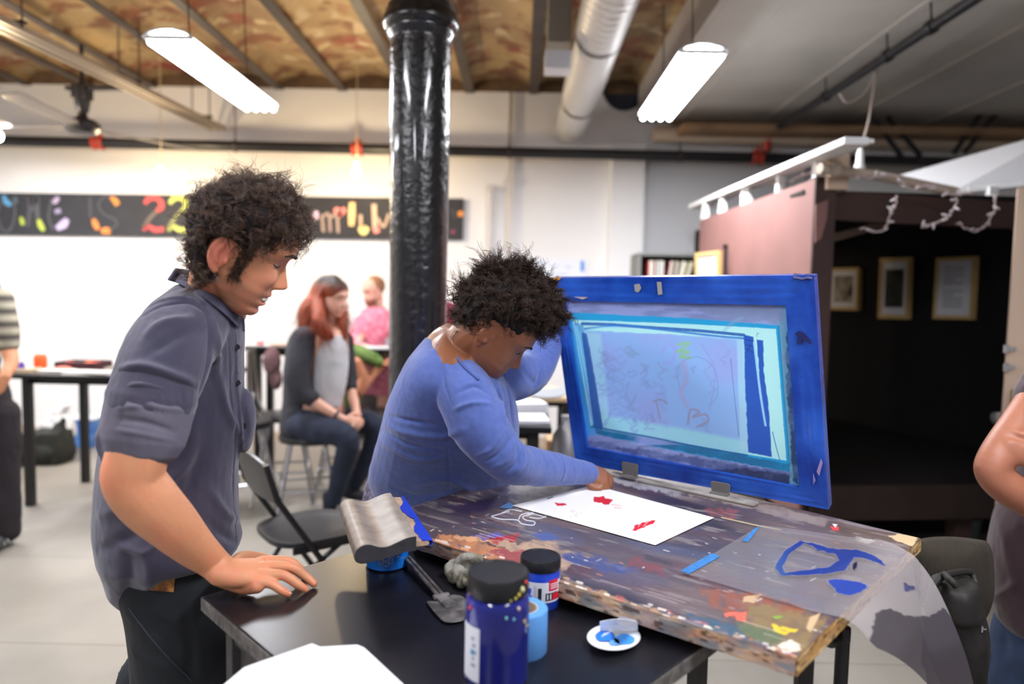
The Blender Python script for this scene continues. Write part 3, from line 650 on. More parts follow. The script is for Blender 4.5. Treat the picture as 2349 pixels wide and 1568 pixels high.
# fairy lights draped on the tube
m_fairy = mat('fairy light cable', (196, 176, 176), 0.6); m_fb = mat('fairy bulb', (224, 214, 216), 0.3)
fl = [('string of unlit fairy lights hanging leftmost from the booth tube', [(2058, 448), (2052, 474), (2042, 500), (2020, 530), (1975, 522)]),
      ('string of unlit fairy lights hanging in the middle of the booth opening', [(2196, 452), (2188, 480), (2168, 502), (2134, 516), (2116, 520)]),
      ('string of unlit fairy lights hanging rightmost beside the tan door', [(2284, 445), (2280, 480), (2264, 512), (2236, 530), (2190, 512)]),
      ('string of unlit fairy lights wound along the booth tube', [(1880, 372), (1930, 398), (1990, 408), (2050, 402), (2090, 432), (2140, 424), (2190, 446), (2240, 440)]),
      ('string of unlit fairy lights tangled behind the white railing', [(1610, 478), (1650, 470), (1680, 450), (1712, 440), (1745, 415), (1790, 426), (1830, 405), (1870, 395)])]
for li, (lab, pp) in enumerate(fl):
    Y = [3.6, 3.65, 3.7, 3.5, 0][li]
    q = [P(x, y, Y if Y else 1.6/((x-1190)/FPX)) for x, y in pp]
    q = catmull(q, 8); q = q+RNG.normal(size=q.shape)*0.004
    t2 = thing('fairy_lights', lab, 'string lights', q[0]); g = Geo(); g.tube(q, 0.005, 6); obj('cable', g, m_fairy, t2, smooth=True)
    for k in range(2, len(q), 4):
        g = Geo(); d = unit(RNG.normal(size=3)); g.lathe([(0.005, 0), (0.007, 0.01), (0.006, 0.025), (0.002, 0.034)], q[k], d, 8); obj('mini_bulb', g, m_fb, t2, smooth=True)
# pendant socket with pale cord
t = thing('pendant_socket', 'empty white pendant lamp socket hanging on a pale cord over the booth', 'lamp socket', P(1972, 370, 4.0))
p = P(1972, 384, 4.0); g = Geo(); g.lathe([(0.028, -0.02), (0.03, 0.0), (0.022, 0.03), (0.02, 0.08), (0.01, 0.11)], p, (0, 0, 1), 16); obj('socket', g, m_white, t, smooth='auto')
g = Geo(); g.tube([p+V(0, 0, 0.10), P(1992, 280, 4.2), P(2012, 158, 4.77)], 0.006, 6); obj('cord', g, mat('pale cord', (206, 190, 180), 0.6), t)
g = Geo(); g.tube(catmull([P(2012, 160, 4.6), P(1985, 210, 4.6), P(1945, 236, 4.6), P(1925, 215, 4.6)], 6), 0.004, 6); tag(obj('loose_wire', g, mat('pale cord'), smooth=True), 'thin loose wire sagging under the black branch pipe', 'wire')
# black steel braces at the back of the ceiling
t = thing('steel_braces', 'black steel V braces under the ceiling behind the booth', 'brace', P(2130, 340, 6.1))
for (x0, y0, x1, y1) in ((2008, 278, 2070, 362), (2036, 268, 2112, 358), (2264, 240, 2188, 352), (2298, 246, 2212, 350)):
    g = Geo(); g.bar(P(x0, y0, 6.15), P(x1, y1, 6.15), 0.03, 0.035); obj('strut', g, m_blackpipe, t)
g = Geo(); g.bar(P(1905, 364, 6.2), P(2330, 380, 6.2), 0.06, 0.07); obj('rail', g, m_blackpipe, t)
# framed pictures on the slanting black inner wall
pn = unit(V(1, 0.455, 0)); pp0 = V(3.02, 5.0, 1.5)-pn*0.055
def frame_pic(name, lab, q4, border, mount, art):
    c = [RPL(x, y, pp0, pn) for x, y in q4]; ctr = sum(c)/4
    t = thing(name, lab, 'framed picture', ctr, 'framed pictures on the black wall')
    def ins(f): return [ctr+(p-ctr)*f for p in c]
    o_, i_ = c, ins(border)
    g = Geo()
    for k in range(4): g.slab([o_[k], o_[(k+1) % 4], i_[(k+1) % 4], i_[k]], 0.05, pn)
    obj('frame', g, mat('pale wood frame', (204, 172, 112), 0.55), t)
    g = Geo(); g.slab([p+pn*0.012 for p in i_], 0.03, pn); obj('mount', g, mat('mount white', (226, 226, 230), 0.7), t)
    return t, c, ctr
t, c, ctr = frame_pic('framed_picture', 'leftmost framed picture in the booth, a small sepia print with a dark vignette', [(1899, 615), (1969, 613), (1966, 712), (1897, 710)], 0.86, 1, 1)
m_art1 = mat('sepia print', (186, 176, 160), 0.7, noise=0.8, nscale=9, rgb2=(60, 46, 38))
g = Geo(); g.slab([ctr+(p-ctr)*0.62+pn*0.010 for p in c], 0.002, pn); obj('print', g, m_art1, t)
t, c, ctr = frame_pic('framed_picture', 'middle framed picture in the booth, a tall dark green print', [(2018, 592), (2086, 589), (2080, 732), (2013, 730)], 0.86, 1, 1)
g = Geo(); q = [ctr+(p-ctr)*f+pn*0.010 for p, f in zip(c, (0.62,)*4)]; g.slab(q, 0.002, pn); obj('print', g, mat('dark green print', (58, 60, 44), 0.7, noise=0.5, nscale=12, rgb2=(30, 28, 26)), t)
t, c, ctr = frame_pic('framed_picture', 'rightmost framed picture in the booth, a white page of grey text', [(2147, 591), (2236, 587), (2228, 733), (2139, 731)], 0.88, 1, 1)
for k in range(11):
    u0, v0 = 0.22, 0.16+k*0.062; wd = 0.5 if k % 4 != 3 else 0.3
    if k == 5: continue
    def uv(u, v): return (c[0]*(1-u)+c[1]*u)*(1-v)+(c[3]*(1-u)+c[2]*u)*v+pn*0.010
    g = Geo(); g.slab([uv(u0, v0), uv(u0+wd, v0), uv(u0+wd, v0+0.022), uv(u0, v0+0.022)], 0.001, pn); obj('text_line', g, mat('grey text', (150, 150, 158), 0.8), t)
# small picture leaning outside, in front of the booth wall
t = thing('framed_picture', 'small white picture in a pale wood frame hung outside on the brown booth wall', 'framed picture', P(1620, 600, 5.2))
q4 = [(1594, 580), (1648, 574), (1648, 650), (1594, 650)]; c = [P(x, y, 5.1-(x-1594)*0.006) for x, y in q4]; ctr = sum(c)/4; nn = unit(np.cross(c[1]-c[0], c[3]-c[0])); nn = nn if nn[1] > 0 else -nn
g = Geo(); i_ = [ctr+(p-ctr)*0.78 for p in c]
for k in range(4): g.slab([c[k], c[(k+1) % 4], i_[(k+1) % 4], i_[k]], 0.03, nn)
obj('frame', g, mat('pale wood frame'), t); g = Geo(); g.slab([p+nn*0.01 for p in i_], 0.01, nn); obj('print', g, mat('mount white'), t)
g = Geo(); g.bar(ctr+nn*0.03, V(1.50, 5.14, ctr[2]), 0.02, 0.02); obj('bracket', g, m_steel0, t)
# stuff under the booth
t = thing('metal_bucket', 'dull metal bucket on the floor in the dark under the booth', 'bucket', V(*P(2210, 1200, 4.02)[:2], 0))
p = P(2212, 1190, 4.02); g = Geo(); g.lathe([(0.07, 0), (0.085, 0.2), (0.09, 0.2), (0.09, 0.21), (0.08, 0.21), (0.065, 0.02)], (p[0], p[1], 0.0), (0, 0, 1), 20); obj('bucket_body', g, mat('dull metal', (96, 104, 108), 0.4, metal=0.7), t, smooth='auto')
g = Geo(); th = np.linspace(0, PI, 12); g.tube([V(p[0]+0.087*math.cos(a), p[1], 0.2+0.09*math.sin(a)) for a in th], 0.004, 6); obj('handle', g, mat('dull metal'), t)
# tan door standing open at the right edge
D0 = P(2334, 440, 3.25); D1 = V(D0[0]+0.52, 2.95, 0)
g = Geo(); g.slab([V(D0[0], D0[1], 0.02), V(D1[0], D1[1], 0.02), V(D1[0], D1[1], D0[2]+0.02), V(D0[0], D0[1], D0[2]+0.02)], 0.045, unit(V(0.3, 0.52, 0)))
dd = obj('door_1', g, m_tan, bevel=0.003); dd['kind'] = 'structure'
en = unit(V(-0.52, 0.3, 0))
def dpt(px, py): return P(px, py, 3.23)
for py in (800, 842):
    g = Geo(); p = dpt(2308, py); g.lathe([(0.008, -0.02), (0.012, -0.018), (0.012, 0.018), (0.008, 0.02)], p, (0, 0, 1), 10); g.bar(p, p+V(0.06, 0.01, 0), 0.012, 0.02); o = obj('door_bolt', g, mat('door chrome', (200, 200, 204), 0.25, metal=0.9), dd, smooth='auto')
g = Geo(); p = dpt(2290, 958); g.lathe([(0.010, 0), (0.012, 0.04), (0.024, 0.05), (0.030, 0.075), (0.026, 0.095), (0.004, 0.10)], p+V(0.075, 0, 0), (-1, 0, 0), 18); obj('door_knob', g, mat('door chrome'), dd, smooth='auto')
g = Geo(); p = dpt(2330, 928); g.box(p+V(0.0, -0.03, 0), (0.10, 0.006, 0.15)); obj('lock_plate', g, mat('brass plate', (150, 132, 74), 0.4, metal=0.5), dd, bevel=0.002)

# ================================================================ BACKGROUND FURNITURE
m_ltop = mat('black laminate', (18, 18, 20), 0.3); m_steel = mat('black steel', (24, 24, 26), 0.4); m_chrome = mat('chrome', (200, 200, 204), 0.22, metal=0.95)
m_plastic = mat('black plastic seat', (34, 35, 38), 0.38, noise=0.2, nscale=10)
def simple_table(name, label, x0, x1, y0, y1, z, legs=True, m=None):
    t = thing(name, label, 'table', ((x0+x1)/2, (y0+y1)/2, 0))
    g = Geo(); g.box(((x0+x1)/2, (y0+y1)/2, z-0.015), (x1-x0, y1-y0, 0.03)); obj('tabletop', g, m or m_ltop, t, bevel=0.004)
    g = Geo(); g.box(((x0+x1)/2, (y0+y1)/2, z-0.05), (x1-x0-0.16, y1-y0-0.16, 0.04)); obj('apron', g, m_steel, t)
    for x in (x0+0.08, x1-0.08):
        for y in (y0+0.06, y1-0.06):
            g = Geo(); g.box((x, y, (z-0.03)/2), (0.05, 0.05, z-0.03)); obj('leg', g, m_steel, t, bevel=0.004)
    return t
a = P(20, 868, 4.4); q = P(470, 868, 4.4)
simple_table('craft_table', 'long black table against the back wall at left with craft supplies', a[0], q[0], 4.4, 5.1, 0.89)
def on(px, Y, z): p = P(px, 800, Y); return V(p[0], p[1], z)
zt = 0.89
p = on(92, 4.65, zt); t = thing('orange_bottle', 'orange paint bottle with a white cap on the craft table', 'bottle', p)
g = Geo(); g.lathe([(0.036, 0), (0.04, 0.005), (0.04, 0.085), (0.036, 0.10), (0.024, 0.112)], p, (0, 0, 1), 24); obj('bottle_body', g, mat('orange plastic', (240, 92, 36), 0.4), t, smooth='auto')
g = Geo(); g.lathe([(0.022, 0.112), (0.022, 0.128), (0.012, 0.132), (0.006, 0.145)], p, (0, 0, 1), 16); obj('cap', g, m_white, t, smooth='auto')
p = on(192, 4.75, zt); t = thing('craft_box', 'low open dark box with red and orange contents on the craft table', 'box', p)
g = Geo(); g.box(p+V(0, 0, 0.005), (0.28, 0.2, 0.01)); [g.box(p+V(*d, 0.03), s_) for d, s_ in (((0, -0.1), (0.28, 0.006, 0.06)), ((0, 0.1), (0.28, 0.006, 0.06)), ((-0.14, 0), (0.006, 0.2, 0.06)), ((0.14, 0), (0.006, 0.2, 0.06)))]; obj('tray', g, mat('dark maroon box', (66, 34, 38), 0.6), t)
for k, (dx, rgb) in enumerate(((-0.09, (140, 60, 60)), (-0.02, (60, 50, 60)), (0.05, (220, 110, 70)), (0.10, (170, 70, 60)))):
    g = Geo(); g.ellipsoid(p+V(dx, -0.02, 0.04), (0.04, 0.06, 0.022)); obj('bundle', g, mat('bundle %d' % k, rgb, 0.7), t, smooth=True)
items = [(60, 4.5, 0.14, 0.10, 0.03, 'tan stack of paper pads at the left end of the craft table', (196, 176, 150)), (128, 4.55, 0.20, 0.14, 0.02, 'white sheets of paper lying beside the orange bottle', (220, 216, 210)), (205, 4.5, 0.30, 0.12, 0.022, 'pile of pale magazines at the front of the craft table', (206, 204, 200)), (270, 4.7, 0.10, 0.16, 0.03, 'grey book on the craft table behind the standing person', (150, 140, 132))]
for px, Y, w, d, h, lab, rgb in items:
    p = on(px, Y, zt); g = Geo(); nn_ = max(2, int(h/0.007))
    for k in range(nn_): g.box(p+V(RNG.normal()*0.004, RNG.normal()*0.004, (k+0.5)*h/nn_), (w, d, h/nn_*0.96), rot=RNG.normal()*0.06)
    tag(obj('paper_stack', g, mat('paper '+str(rgb), rgb, 0.8)), lab, 'paper')
p = on(48, 4.5, zt); g = Geo(); g.lathe([(0.02, 0), (0.022, 0.05), (0.015, 0.055), (0.015, 0.07)], p, (0, 0, 1), 14); tag(obj('purple_tub', g, mat('purple', (84, 60, 150), 0.5), smooth='auto'), 'tiny purple paint tub at the left end of the craft table', 'paint tub')
p = on(145, 4.6, zt+0.0); g = Geo(); g.ellipsoid(p+V(0, 0, 0.02), (0.06, 0.03, 0.018)); tag(obj('pink_sponge', g, mat('pink', (206, 120, 104), 0.9), smooth=True), 'pink sponge lying on papers on the craft table', 'sponge')
# backpack on the floor
p = V(*P(103, 1000, 5.6)[:2], 0); m_bag = mat('dark olive bag', (38, 40, 34), 0.8, noise=0.3, nscale=12, bump=0.4, bscale=20, bdist=0.01)
t = thing('backpack', 'dark olive backpack slumped on the floor below the craft table', 'backpack', p)
g = Geo(); g.rings([np.array([[p[0]+dx+sx*w_, p[1]+sy*0.12, z_] for sx, sy in ((-1, -1), (0, -1.15), (1, -1), (1, 1), (-1, 1))]) for w_, z_, dx in ((0.17, 0.0, 0), (0.20, 0.08, 0), (0.17, 0.20, 0.01), (0.13, 0.27, 0.03))]); g.ellipsoid(p+V(-0.13, -0.08, 0.10), (0.09, 0.08, 0.09)); g.ellipsoid(p+V(0.05, -0.11, 0.10), (0.11, 0.05, 0.08)); g.ellipsoid(p+V(0.12, 0, 0.27), (0.05, 0.06, 0.08)); g.limb([p+V(0.10, 0, 0.25), p+V(0.16, 0, 0.36)], [0.045, 0.02])
me = remesh(g, 0.012, 4); folds(me, [], 0.012, 14); v = coords(me); v[:, 2] = np.maximum(v[:, 2], 0.004); setco(me, v); put('bag_body', me, m_bag, t, smooth=True)
for dx in (-0.2, -0.12):
    g = Geo(); g.tube(catmull([p+V(dx+0.06, -0.12, 0.22), p+V(dx-0.04, -0.17, 0.13), p+V(dx+0.0, -0.2, 0.02), p+V(dx+0.1, -0.17, 0.02)], 6), 0.014, 8); obj('strap', g, m_bag, t, smooth=True)
g = Geo(); g.tube(catmull([p+V(-0.02, -0.13, 0.24), p+V(0.0, -0.16, 0.12), p+V(0.02, -0.15, 0.03)], 5), 0.008, 8); obj('zip', g, mat('zip', (70, 74, 66), 0.5), t, smooth=True)
p = V(*P(128, 950, 5.85)[:2], 0); g = Geo(); g.ellipsoid(p+V(0, 0, 0.2), (0.16, 0.1, 0.2)); g.limb([p+V(0, 0, 0.35), p+V(0.1, 0, 0.44)], [0.06, 0.03])
me = remesh(g, 0.015, 2); folds(me, [], 0.03, 16); v = coords(me); v[:, 2] = np.maximum(v[:, 2], 0.004); setco(me, v); tag(put('plastic_bag', me, mat('pale plastic', (214, 212, 212), 0.35), smooth=True), 'pale crumpled plastic bag standing behind the olive backpack', 'bag')
p = V(*P(196, 980, 6.25)[:2], 0.0)
t = thing('blue_crate', 'blue plastic tub with a white rim on the floor by the back wall', 'tub', p)
g = Geo(); g.rings([np.array([[p[0]+sx*w, p[1]+sy*0.12, z] for sx, sy in ((-1, -1), (1, -1), (1, 1), (-1, 1))]) for w, z in ((0.125, 0.0), (0.145, 0.26))]); obj('tub_body', g, mat('blue tub', (44, 98, 176), 0.45, noise=0.4, nscale=14, rgb2=(90, 140, 206)), t, bevel=0.01)
g = Geo(); g.box(p+V(0, 0, 0.265), (0.31, 0.27, 0.018)); obj('lid', g, mat('tub rim', (200, 206, 216), 0.5), t, bevel=0.005)

# bar-height table behind the seated people
a = P(545, 812, 5.0); q = P(1075, 812, 5.0)
simple_table('high_table', 'bar-height table with papers behind the seated people', a[0], q[0], 5.12, 5.5, 1.045)
zt = 1.045
for px, Y, w, d, h, lab, rgb in [(868, 5.22, 0.20, 0.14, 0.012, 'white pad of paper on the high table in front of the bearded person', (226, 226, 230)), (815, 5.36, 0.16, 0.16, 0.02, 'white paper pile under the bearded person\'s hands', (224, 220, 218)), (590, 5.25, 0.22, 0.15, 0.008, 'thin white sheet on the high table left of the red-haired person', (214, 210, 206)), (640, 5.3, 0.14, 0.1, 0.012, 'tan notebook on the high table left of the red-haired person', (190, 160, 140))]:
    p = on(px, Y, zt); g = Geo(); g.box(p+V(0, 0, h/2), (w, d, h), rot=0.2); tag(obj('paper_pad', g, mat('paper '+str(rgb), rgb, 0.8), bevel=0.001), lab, 'paper')
p = on(597, 5.22, zt+0.008); g = Geo(); g.ellipsoid(p+V(0, 0, 0.012), (0.035, 0.02, 0.012)); tag(obj('red_eraser', g, mat('red', (190, 50, 50), 0.6), smooth=True), 'small red eraser on the high table at its left end', 'eraser')
p = on(892, 5.25, zt); t = thing('drinking_glass', 'small clear cup on the high table beside the black column', 'cup', p)
g = Geo(); g.lathe([(0.022, 0), (0.028, 0.08), (0.026, 0.08), (0.02, 0.004)], p, (0, 0, 1), 18); obj('cup', g, mat('cloudy cup', (226, 226, 230), 0.2, trans=0.6), t, smooth='auto')

def stool(label, x, y, ang, zs=0.60, back=False, seat_m=None, leg_m=None):
    t = thing('bar_stool', label, 'stool', (x, y, 0), 'stools round the high table'); ca, sa = math.cos(ang), math.sin(ang)
    def L_(a, b, c): return V(x+a*ca-b*sa, y+a*sa+b*ca, c)
    g = Geo(); g.lathe([(0.02, -0.035), (0.17, -0.03), (0.18, -0.01), (0.175, 0.01), (0.12, 0.016), (0.0, 0.010)], (x, y, zs), (0, 0, 1), 28); obj('seat', g, seat_m or m_plastic, t, smooth='auto')
    for a, b in ((1, 1), (1, -1), (-1, 1), (-1, -1)):
        g = Geo(); g.tube([L_(a*0.10, b*0.10, zs-0.03), L_(a*0.2, b*0.2, 0.0)], 0.011, 8); obj('leg', g, leg_m or m_chrome, t, smooth='auto')
    r = 0.1+0.1*(zs-0.03-0.22)/(zs-0.03); g = Geo(); pts = [L_(a*r, b*r, 0.22) for a, b in ((1, 1), (1, -1), (-1, -1), (-1, 1), (1, 1))]
    for k in range(4): g.tube([pts[k], pts[k+1]], 0.009, 8)
    obj('foot_ring', g, leg_m or m_chrome, t, smooth='auto')
    if back:
        for b in (-0.16, 0.16):
            g = Geo(); g.tube(catmull([L_(-0.12, b*0.8, zs-0.03), L_(-0.19, b, zs+0.1), L_(-0.22, b, zs+0.42)], 5), 0.010, 8); obj('back_post', g, leg_m or m_chrome, t, smooth='auto')
        g = Geo(); gr = [[L_(-0.21-0.03*math.cos(u*1.5), u*0.19, zs+0.14+w*0.32) for u in np.linspace(-1, 1, 9)] for w in np.linspace(0, 1, 5)]; g.sheet(np.array(gr), 0.012); obj('backrest', g, mat('grey plastic back', (70, 70, 66), 0.5), t, smooth='auto', bevel=0.003)
    return t
stool('black and chrome bar stool that the red-haired person sits on', *P(705, 1020, 4.33)[:2], R(20), 0.545)
p = P(652, 950, 4.75); stool('grey-backed chrome bar stool standing empty behind the red-haired person', p[0], p[1], R(15), 0.60, back=True)
p = P(560, 950, 4.45); stool('chrome bar stool half hidden behind the standing person by the high table', p[0], p[1], R(30), 0.60)
p = P(850, 950, 5.75); stool('bar stool under the bearded person', p[0], p[1], R(0), 0.68)
p = P(792, 950, 4.95); stool('bar stool under the person in green', p[0], p[1], R(10), 0.62)
g = Geo(); p = P(625, 830, 5.06); g.ellipsoid(p, (0.07, 0.04, 0.11)); g.ellipsoid(p+V(0.03, 0, -0.12), (0.05, 0.03, 0.09)); me = remesh(g, 0.008, 3); folds(me, [], 0.02, 14)
tag(put('draped_jacket', me, mat('mauve cloth', (104, 76, 78), 0.9), smooth=True), 'mauve jacket draped over the edge of the high table', 'jacket')

# work table with paper seen between the woman's sleeve and the screen
a = P(1100, 985, 3.0); q = P(1266, 985, 3.0)
simple_table('work_table', 'low black work table with papers behind the screen frame', a[0], q[0], 3.0, 3.6, 0.885)
p = on(1205, 3.15, 0.885)
for dx, dy, w, h, lab, rgb, z0, rot in [(0, 0.02, 0.22, 0.016, 'white paper pile on the work table behind the screen frame', (226, 226, 232), 0.0, 0.1), (-0.02, 0.28, 0.24, 0.05, 'thick white paper block at the back of the work table', (232, 232, 236), 0.0, 0.25)]:
    g = Geo(); g.box(p+V(dx, dy, z0+h/2), (w, 0.2, h), rot=rot); tag(obj('paper_pile', g, mat('paper '+str(rgb), rgb, 0.8), bevel=0.001), lab, 'paper')
p = on(1255, 3.62, 0.90)
g = Geo(); gr = [[p+V(u*0.14, w*0.10, 0.05+0.035*u*u+0.01*w) for u in np.linspace(-1, 1, 9)] for w in np.linspace(-1, 1, 5)]; g.sheet(np.array(gr), 0.006)
tag(obj('paper_tray', g, mat('grey tray', (150, 154, 160), 0.5), smooth='auto'), 'curved grey paper tray behind the work table papers', 'tray')
t = simple_table('side_table', 'tan side table behind the work table', *[P(x, 900, 4.1)[0] for x in (1150, 1330)], 4.1, 4.6, 0.86, m=mat('tan top', (206, 180, 146), 0.6))
g = Geo(); p = V(*P(1285, 1000, 3.8)[:2], 0); g.box(p+V(0, 0, 0.34), (0.16, 0.2, 0.68)); tag(obj('cardboard_box', g, mat('cardboard', (186, 152, 118), 0.8, noise=0.2, nscale=6), bevel=0.006), 'tall tan cardboard box on the floor beside the work table', 'box')
for k, (px, py, Y, r, lab) in enumerate([(1290, 950, 3.5, 0.03, 'silver tin lying by the left edge of the screen frame'), (1300, 975, 3.5, 0.028, 'silver tin under the upper one by the screen frame')]):
    p = P(px, py, Y); 
p0 = V(*P(1300, 1000, 3.35)[:2], 0)
g = Geo(); g.lathe([(0.075, 0), (0.08, 0.3), (0.085, 0.6), (0.07, 0.78), (0.03, 0.84), (0.03, 0.88)], p0, (0, 0, 1), 24); tag(obj('metal_canister', g, mat('grey canister', (150, 148, 150), 0.4, metal=0.5), smooth='auto'), 'grey metal canister standing on the floor behind the left edge of the screen frame', 'canister')

# black folding chair
def folding_chair(x, y, ang):
    t = thing('folding_chair', 'black folding chair on the floor behind the black table', 'chair', (x, y, 0)); ca, sa = math.cos(ang), math.sin(ang)
    def L_(a, b, c): return V(x+a*ca-b*sa, y+a*sa+b*ca, c)
    for b in (-0.205, 0.205):
        g = Geo(); g.tube([L_(-0.23, b, 0.80), L_(-0.19, b, 0.66), L_(0.24, b, 0.0)], 0.0125, 10); obj('front_leg', g, m_steel, t, smooth='auto')
        g = Geo(); g.tube([L_(0.10, b*0.9, 0.44), L_(-0.02, b*0.9, 0.36), L_(-0.27, b*0.9, 0.0)], 0.011, 10); obj('rear_leg', g, m_steel, t, smooth='auto')
    g = Geo(); g.tube([L_(0.19, -0.205, 0.08), L_(0.19, 0.205, 0.08)], 0.009, 8); g.tube([L_(-0.2, -0.185, 0.1), L_(-0.2, 0.185, 0.1)], 0.009, 8); obj('stretcher', g, m_steel, t, smooth='auto')
    g = Geo(); gr = [[L_(-0.235+0.03*w_-0.02*(1-u*u)+(0.045*(1-w_)), u*0.215*(1-0.10*max(0, w_-0.6)**2*4), 0.635+w_*0.20-0.03*u*u*w_) for u in np.linspace(-1, 1, 15)] for w_ in np.linspace(0, 1, 9)]
    g.sheet(np.array([[L_(-0.175-0.055*w_-0.025*(1-u*u), u*0.215*(1-0.12*max(0, w_-0.5)**2*4), 0.64+w_*0.19-0.03*u*u*w_) for u in np.linspace(-1, 1, 15)] for w_ in np.linspace(0, 1, 9)]), 0.016); obj('backrest', g, m_plastic, t, smooth='auto', bevel=0.003)
    th = np.linspace(0, 2*PI, 40, endpoint=False); rs = []
    for f, h in ((0.9, -0.018), (0.99, -0.012), (1, 0.0), (0.985, 0.008), (0.93, 0.008), (0.8, 0.0), (0.5, -0.006), (0.15, -0.008)):
        rs.append(np.array([L_(0.02+0.2*f*np.sign(math.cos(a))*abs(math.cos(a))**0.6, 0.20*f*np.sign(math.sin(a))*abs(math.sin(a))**0.6, 0.455+h) for a in th]))
    g = Geo(); g.rings(rs); obj('seat', g, m_plastic, t, smooth='auto')
    for b in (-0.19, 0.19): g = Geo(); g.bar(L_(-0.12, b, 0.435), L_(0.16, b, 0.435), 0.012, 0.03); obj('seat_rail', g, m_steel, t)
    return t
folding_chair(-0.90, 2.86, R(38))

# mesh-backed office chair with a bag, in front of the booth
m_mesh = mat('olive mesh fabric', (66, 58, 48), 0.85, bump=0.8, bscale=90, wave=1.2, wscale=90, bdist=0.004)
Yc = 1.72; pch = P(2185, 1300, Yc)
t = thing('office_chair', 'office chair with a brown mesh back standing right of the printing board', 'chair', (pch[0], Yc-0.1, 0))
def cpt(px, py, dY=0): return P(px, py, Yc+dY)
out = [(2092, 1268), (2100, 1245), (2122, 1233), (2180, 1230), (2240, 1236), (2268, 1246), (2280, 1290), (2278, 1380), (2240, 1440), (2160, 1440), (2120, 1400), (2098, 1330)]
g = Geo(); ctr = np.mean(out, 0); rs = []
for f, dY in ((0.05, -0.035), (0.5, -0.03), (0.9, -0.012), (1.0, 0.005), (1.0, 0.03), (0.9, 0.045), (0.4, 0.05)):
    rs.append(np.array([cpt(*(ctr+(V(*o_)-ctr)*f), dY) for o_ in catmull(out+[out[0]], 4)[:-1]]))
g.rings(rs); obj('backrest', g, m_mesh, t, smooth=True)
xb, yb = pch[0], Yc-0.25
g = Geo(); g.ellipsoid((xb, yb, 0.48), (0.25, 0.24, 0.05)); obj('seat', g, m_mesh, t, smooth=True)
g = Geo(); g.tube([(xb, Yc+0.06, 0.72), (xb, Yc+0.07, 0.5), (xb, Yc-0.1, 0.42)], 0.02, 10); obj('back_support', g, m_steel, t, smooth='auto')
g = Geo(); g.tube([(xb, yb, 0.44), (xb, yb, 0.1)], 0.025, 12); obj('column', g, m_steel, t, smooth='auto')
for k in range(5):
    a_ = k*2*PI/5; e = V(xb+0.28*math.cos(a_), yb+0.28*math.sin(a_), 0.07); g = Geo(); g.tube([V(xb, yb, 0.10), e], [0.025, 0.014], 8); obj('base_arm', g, m_steel, t, smooth='auto')
    g = Geo(); g.lathe([(0.027, -0.02), (0.027, 0.02)], e+V(0, 0, -0.043), (math.cos(a_+1.57), math.sin(a_+1.57), 0), 14); obj('caster', g, m_plastic, t, smooth='auto')
# leather bag hanging on the chair
m_leather = mat('black leather', (26, 22, 20), 0.65, bump=0.3, bscale=30, noise=0.3, nscale=8)
Yb_ = 1.54
t = thing('leather_bag', 'black leather bag slung on the mesh-backed chair', 'bag', P(2200, 1450, Yb_))
g = Geo(); g.rows([(1335, 2150, 2235, 0.03), (1345, 2132, 2248, 0.045), (1400, 2122, 2258, 0.06), (1480, 2118, 2268, 0.07), (1560, 2125, 2268, 0.07), (1640, 2140, 2262, 0.06), (1660, 2160, 2250, 0.03)], Yb_); me = remesh(g, 0.006, 4); folds(me, [], 0.012, 14); put('bag_body', me, m_leather, t, smooth=True)
g = Geo(); g.rows([(1328, 2140, 2240, 0.03), (1340, 2128, 2252, 0.066), (1390, 2120, 2260, 0.075), (1405, 2125, 2256, 0.07), (1412, 2140, 2245, 0.05)], Yb_-0.01); me = remesh(g, 0.006, 4); folds(me, [], 0.008, 18); put('flap', me, m_leather, t, smooth=True)
g = Geo(); g.tube(catmull([P(2140, 1345, Yb_-0.03), P(2165, 1318, Yb_-0.02), P(2180, 1330, Yb_-0.07), P(2195, 1345, Yb_-0.08)], 6), 0.008, 8); g.tube(catmull([P(2240, 1345, Yb_), P(2225, 1312, Yb_+0.02), P(2165, 1318, Yb_-0.02)], 6), 0.008, 8); obj('strap', g, m_leather, t, smooth=True)
g = Geo(); g.box(P(2252, 1442, Yb_-0.06), (0.004, 0.004, 0.014)); g.box(P(2256, 1442, Yb_-0.06), (0.012, 0.003, 0.003)); obj('buckle', g, m_chrome, t)
# ================================================================ FOREGROUND TABLE AND PRINTING BOARD
ZT = 0.88; ZBD = 0.93
Lc = G(463, 1367, ZT); ea = unit(V(0.71, -0.70, 0)); eb = unit(V(0.69, 0.73, 0))
m_tt = mat('black tabletop', (17, 18, 25), 0.33, noise=0.3, nscale=14, bump=0.05, bscale=40, rgb2=(24, 23, 28))
t = thing('black_table', 'black laminate table with worn grey edges in the foreground', 'table', (0, 1.3, 0))
WT, LT = 0.76, 0.70
cn = [Lc, Lc+ea*WT, Lc+ea*WT+eb*LT, Lc+eb*LT]
g = Geo(); g.slab([c-V(0, 0, 0.026) for c in cn], 0.026, V(0, 0, 1)); obj('tabletop', g, m_tt, t, bevel=0.003)
m_edge = mat('worn edge band', (70, 67, 66), 0.6, noise=0.4, nscale=60, rgb2=(110, 106, 102))
for i in range(4):
    p, q = cn[i], cn[(i+1) % 4]; o_ = unit(np.cross(q-p, V(0, 0, 1))); g = Geo(); g.slab([p-V(0, 0, 0.027)+o_*0.0005, q-V(0, 0, 0.027)+o_*0.0005, q-V(0, 0, 0.002)+o_*0.0005, p-V(0, 0, 0.002)+o_*0.0005], 0.0015, o_); obj('edge_band', g, m_edge, t)
m_tl = mat('table leg steel', (62, 60, 60), 0.5, noise=0.2, nscale=20)
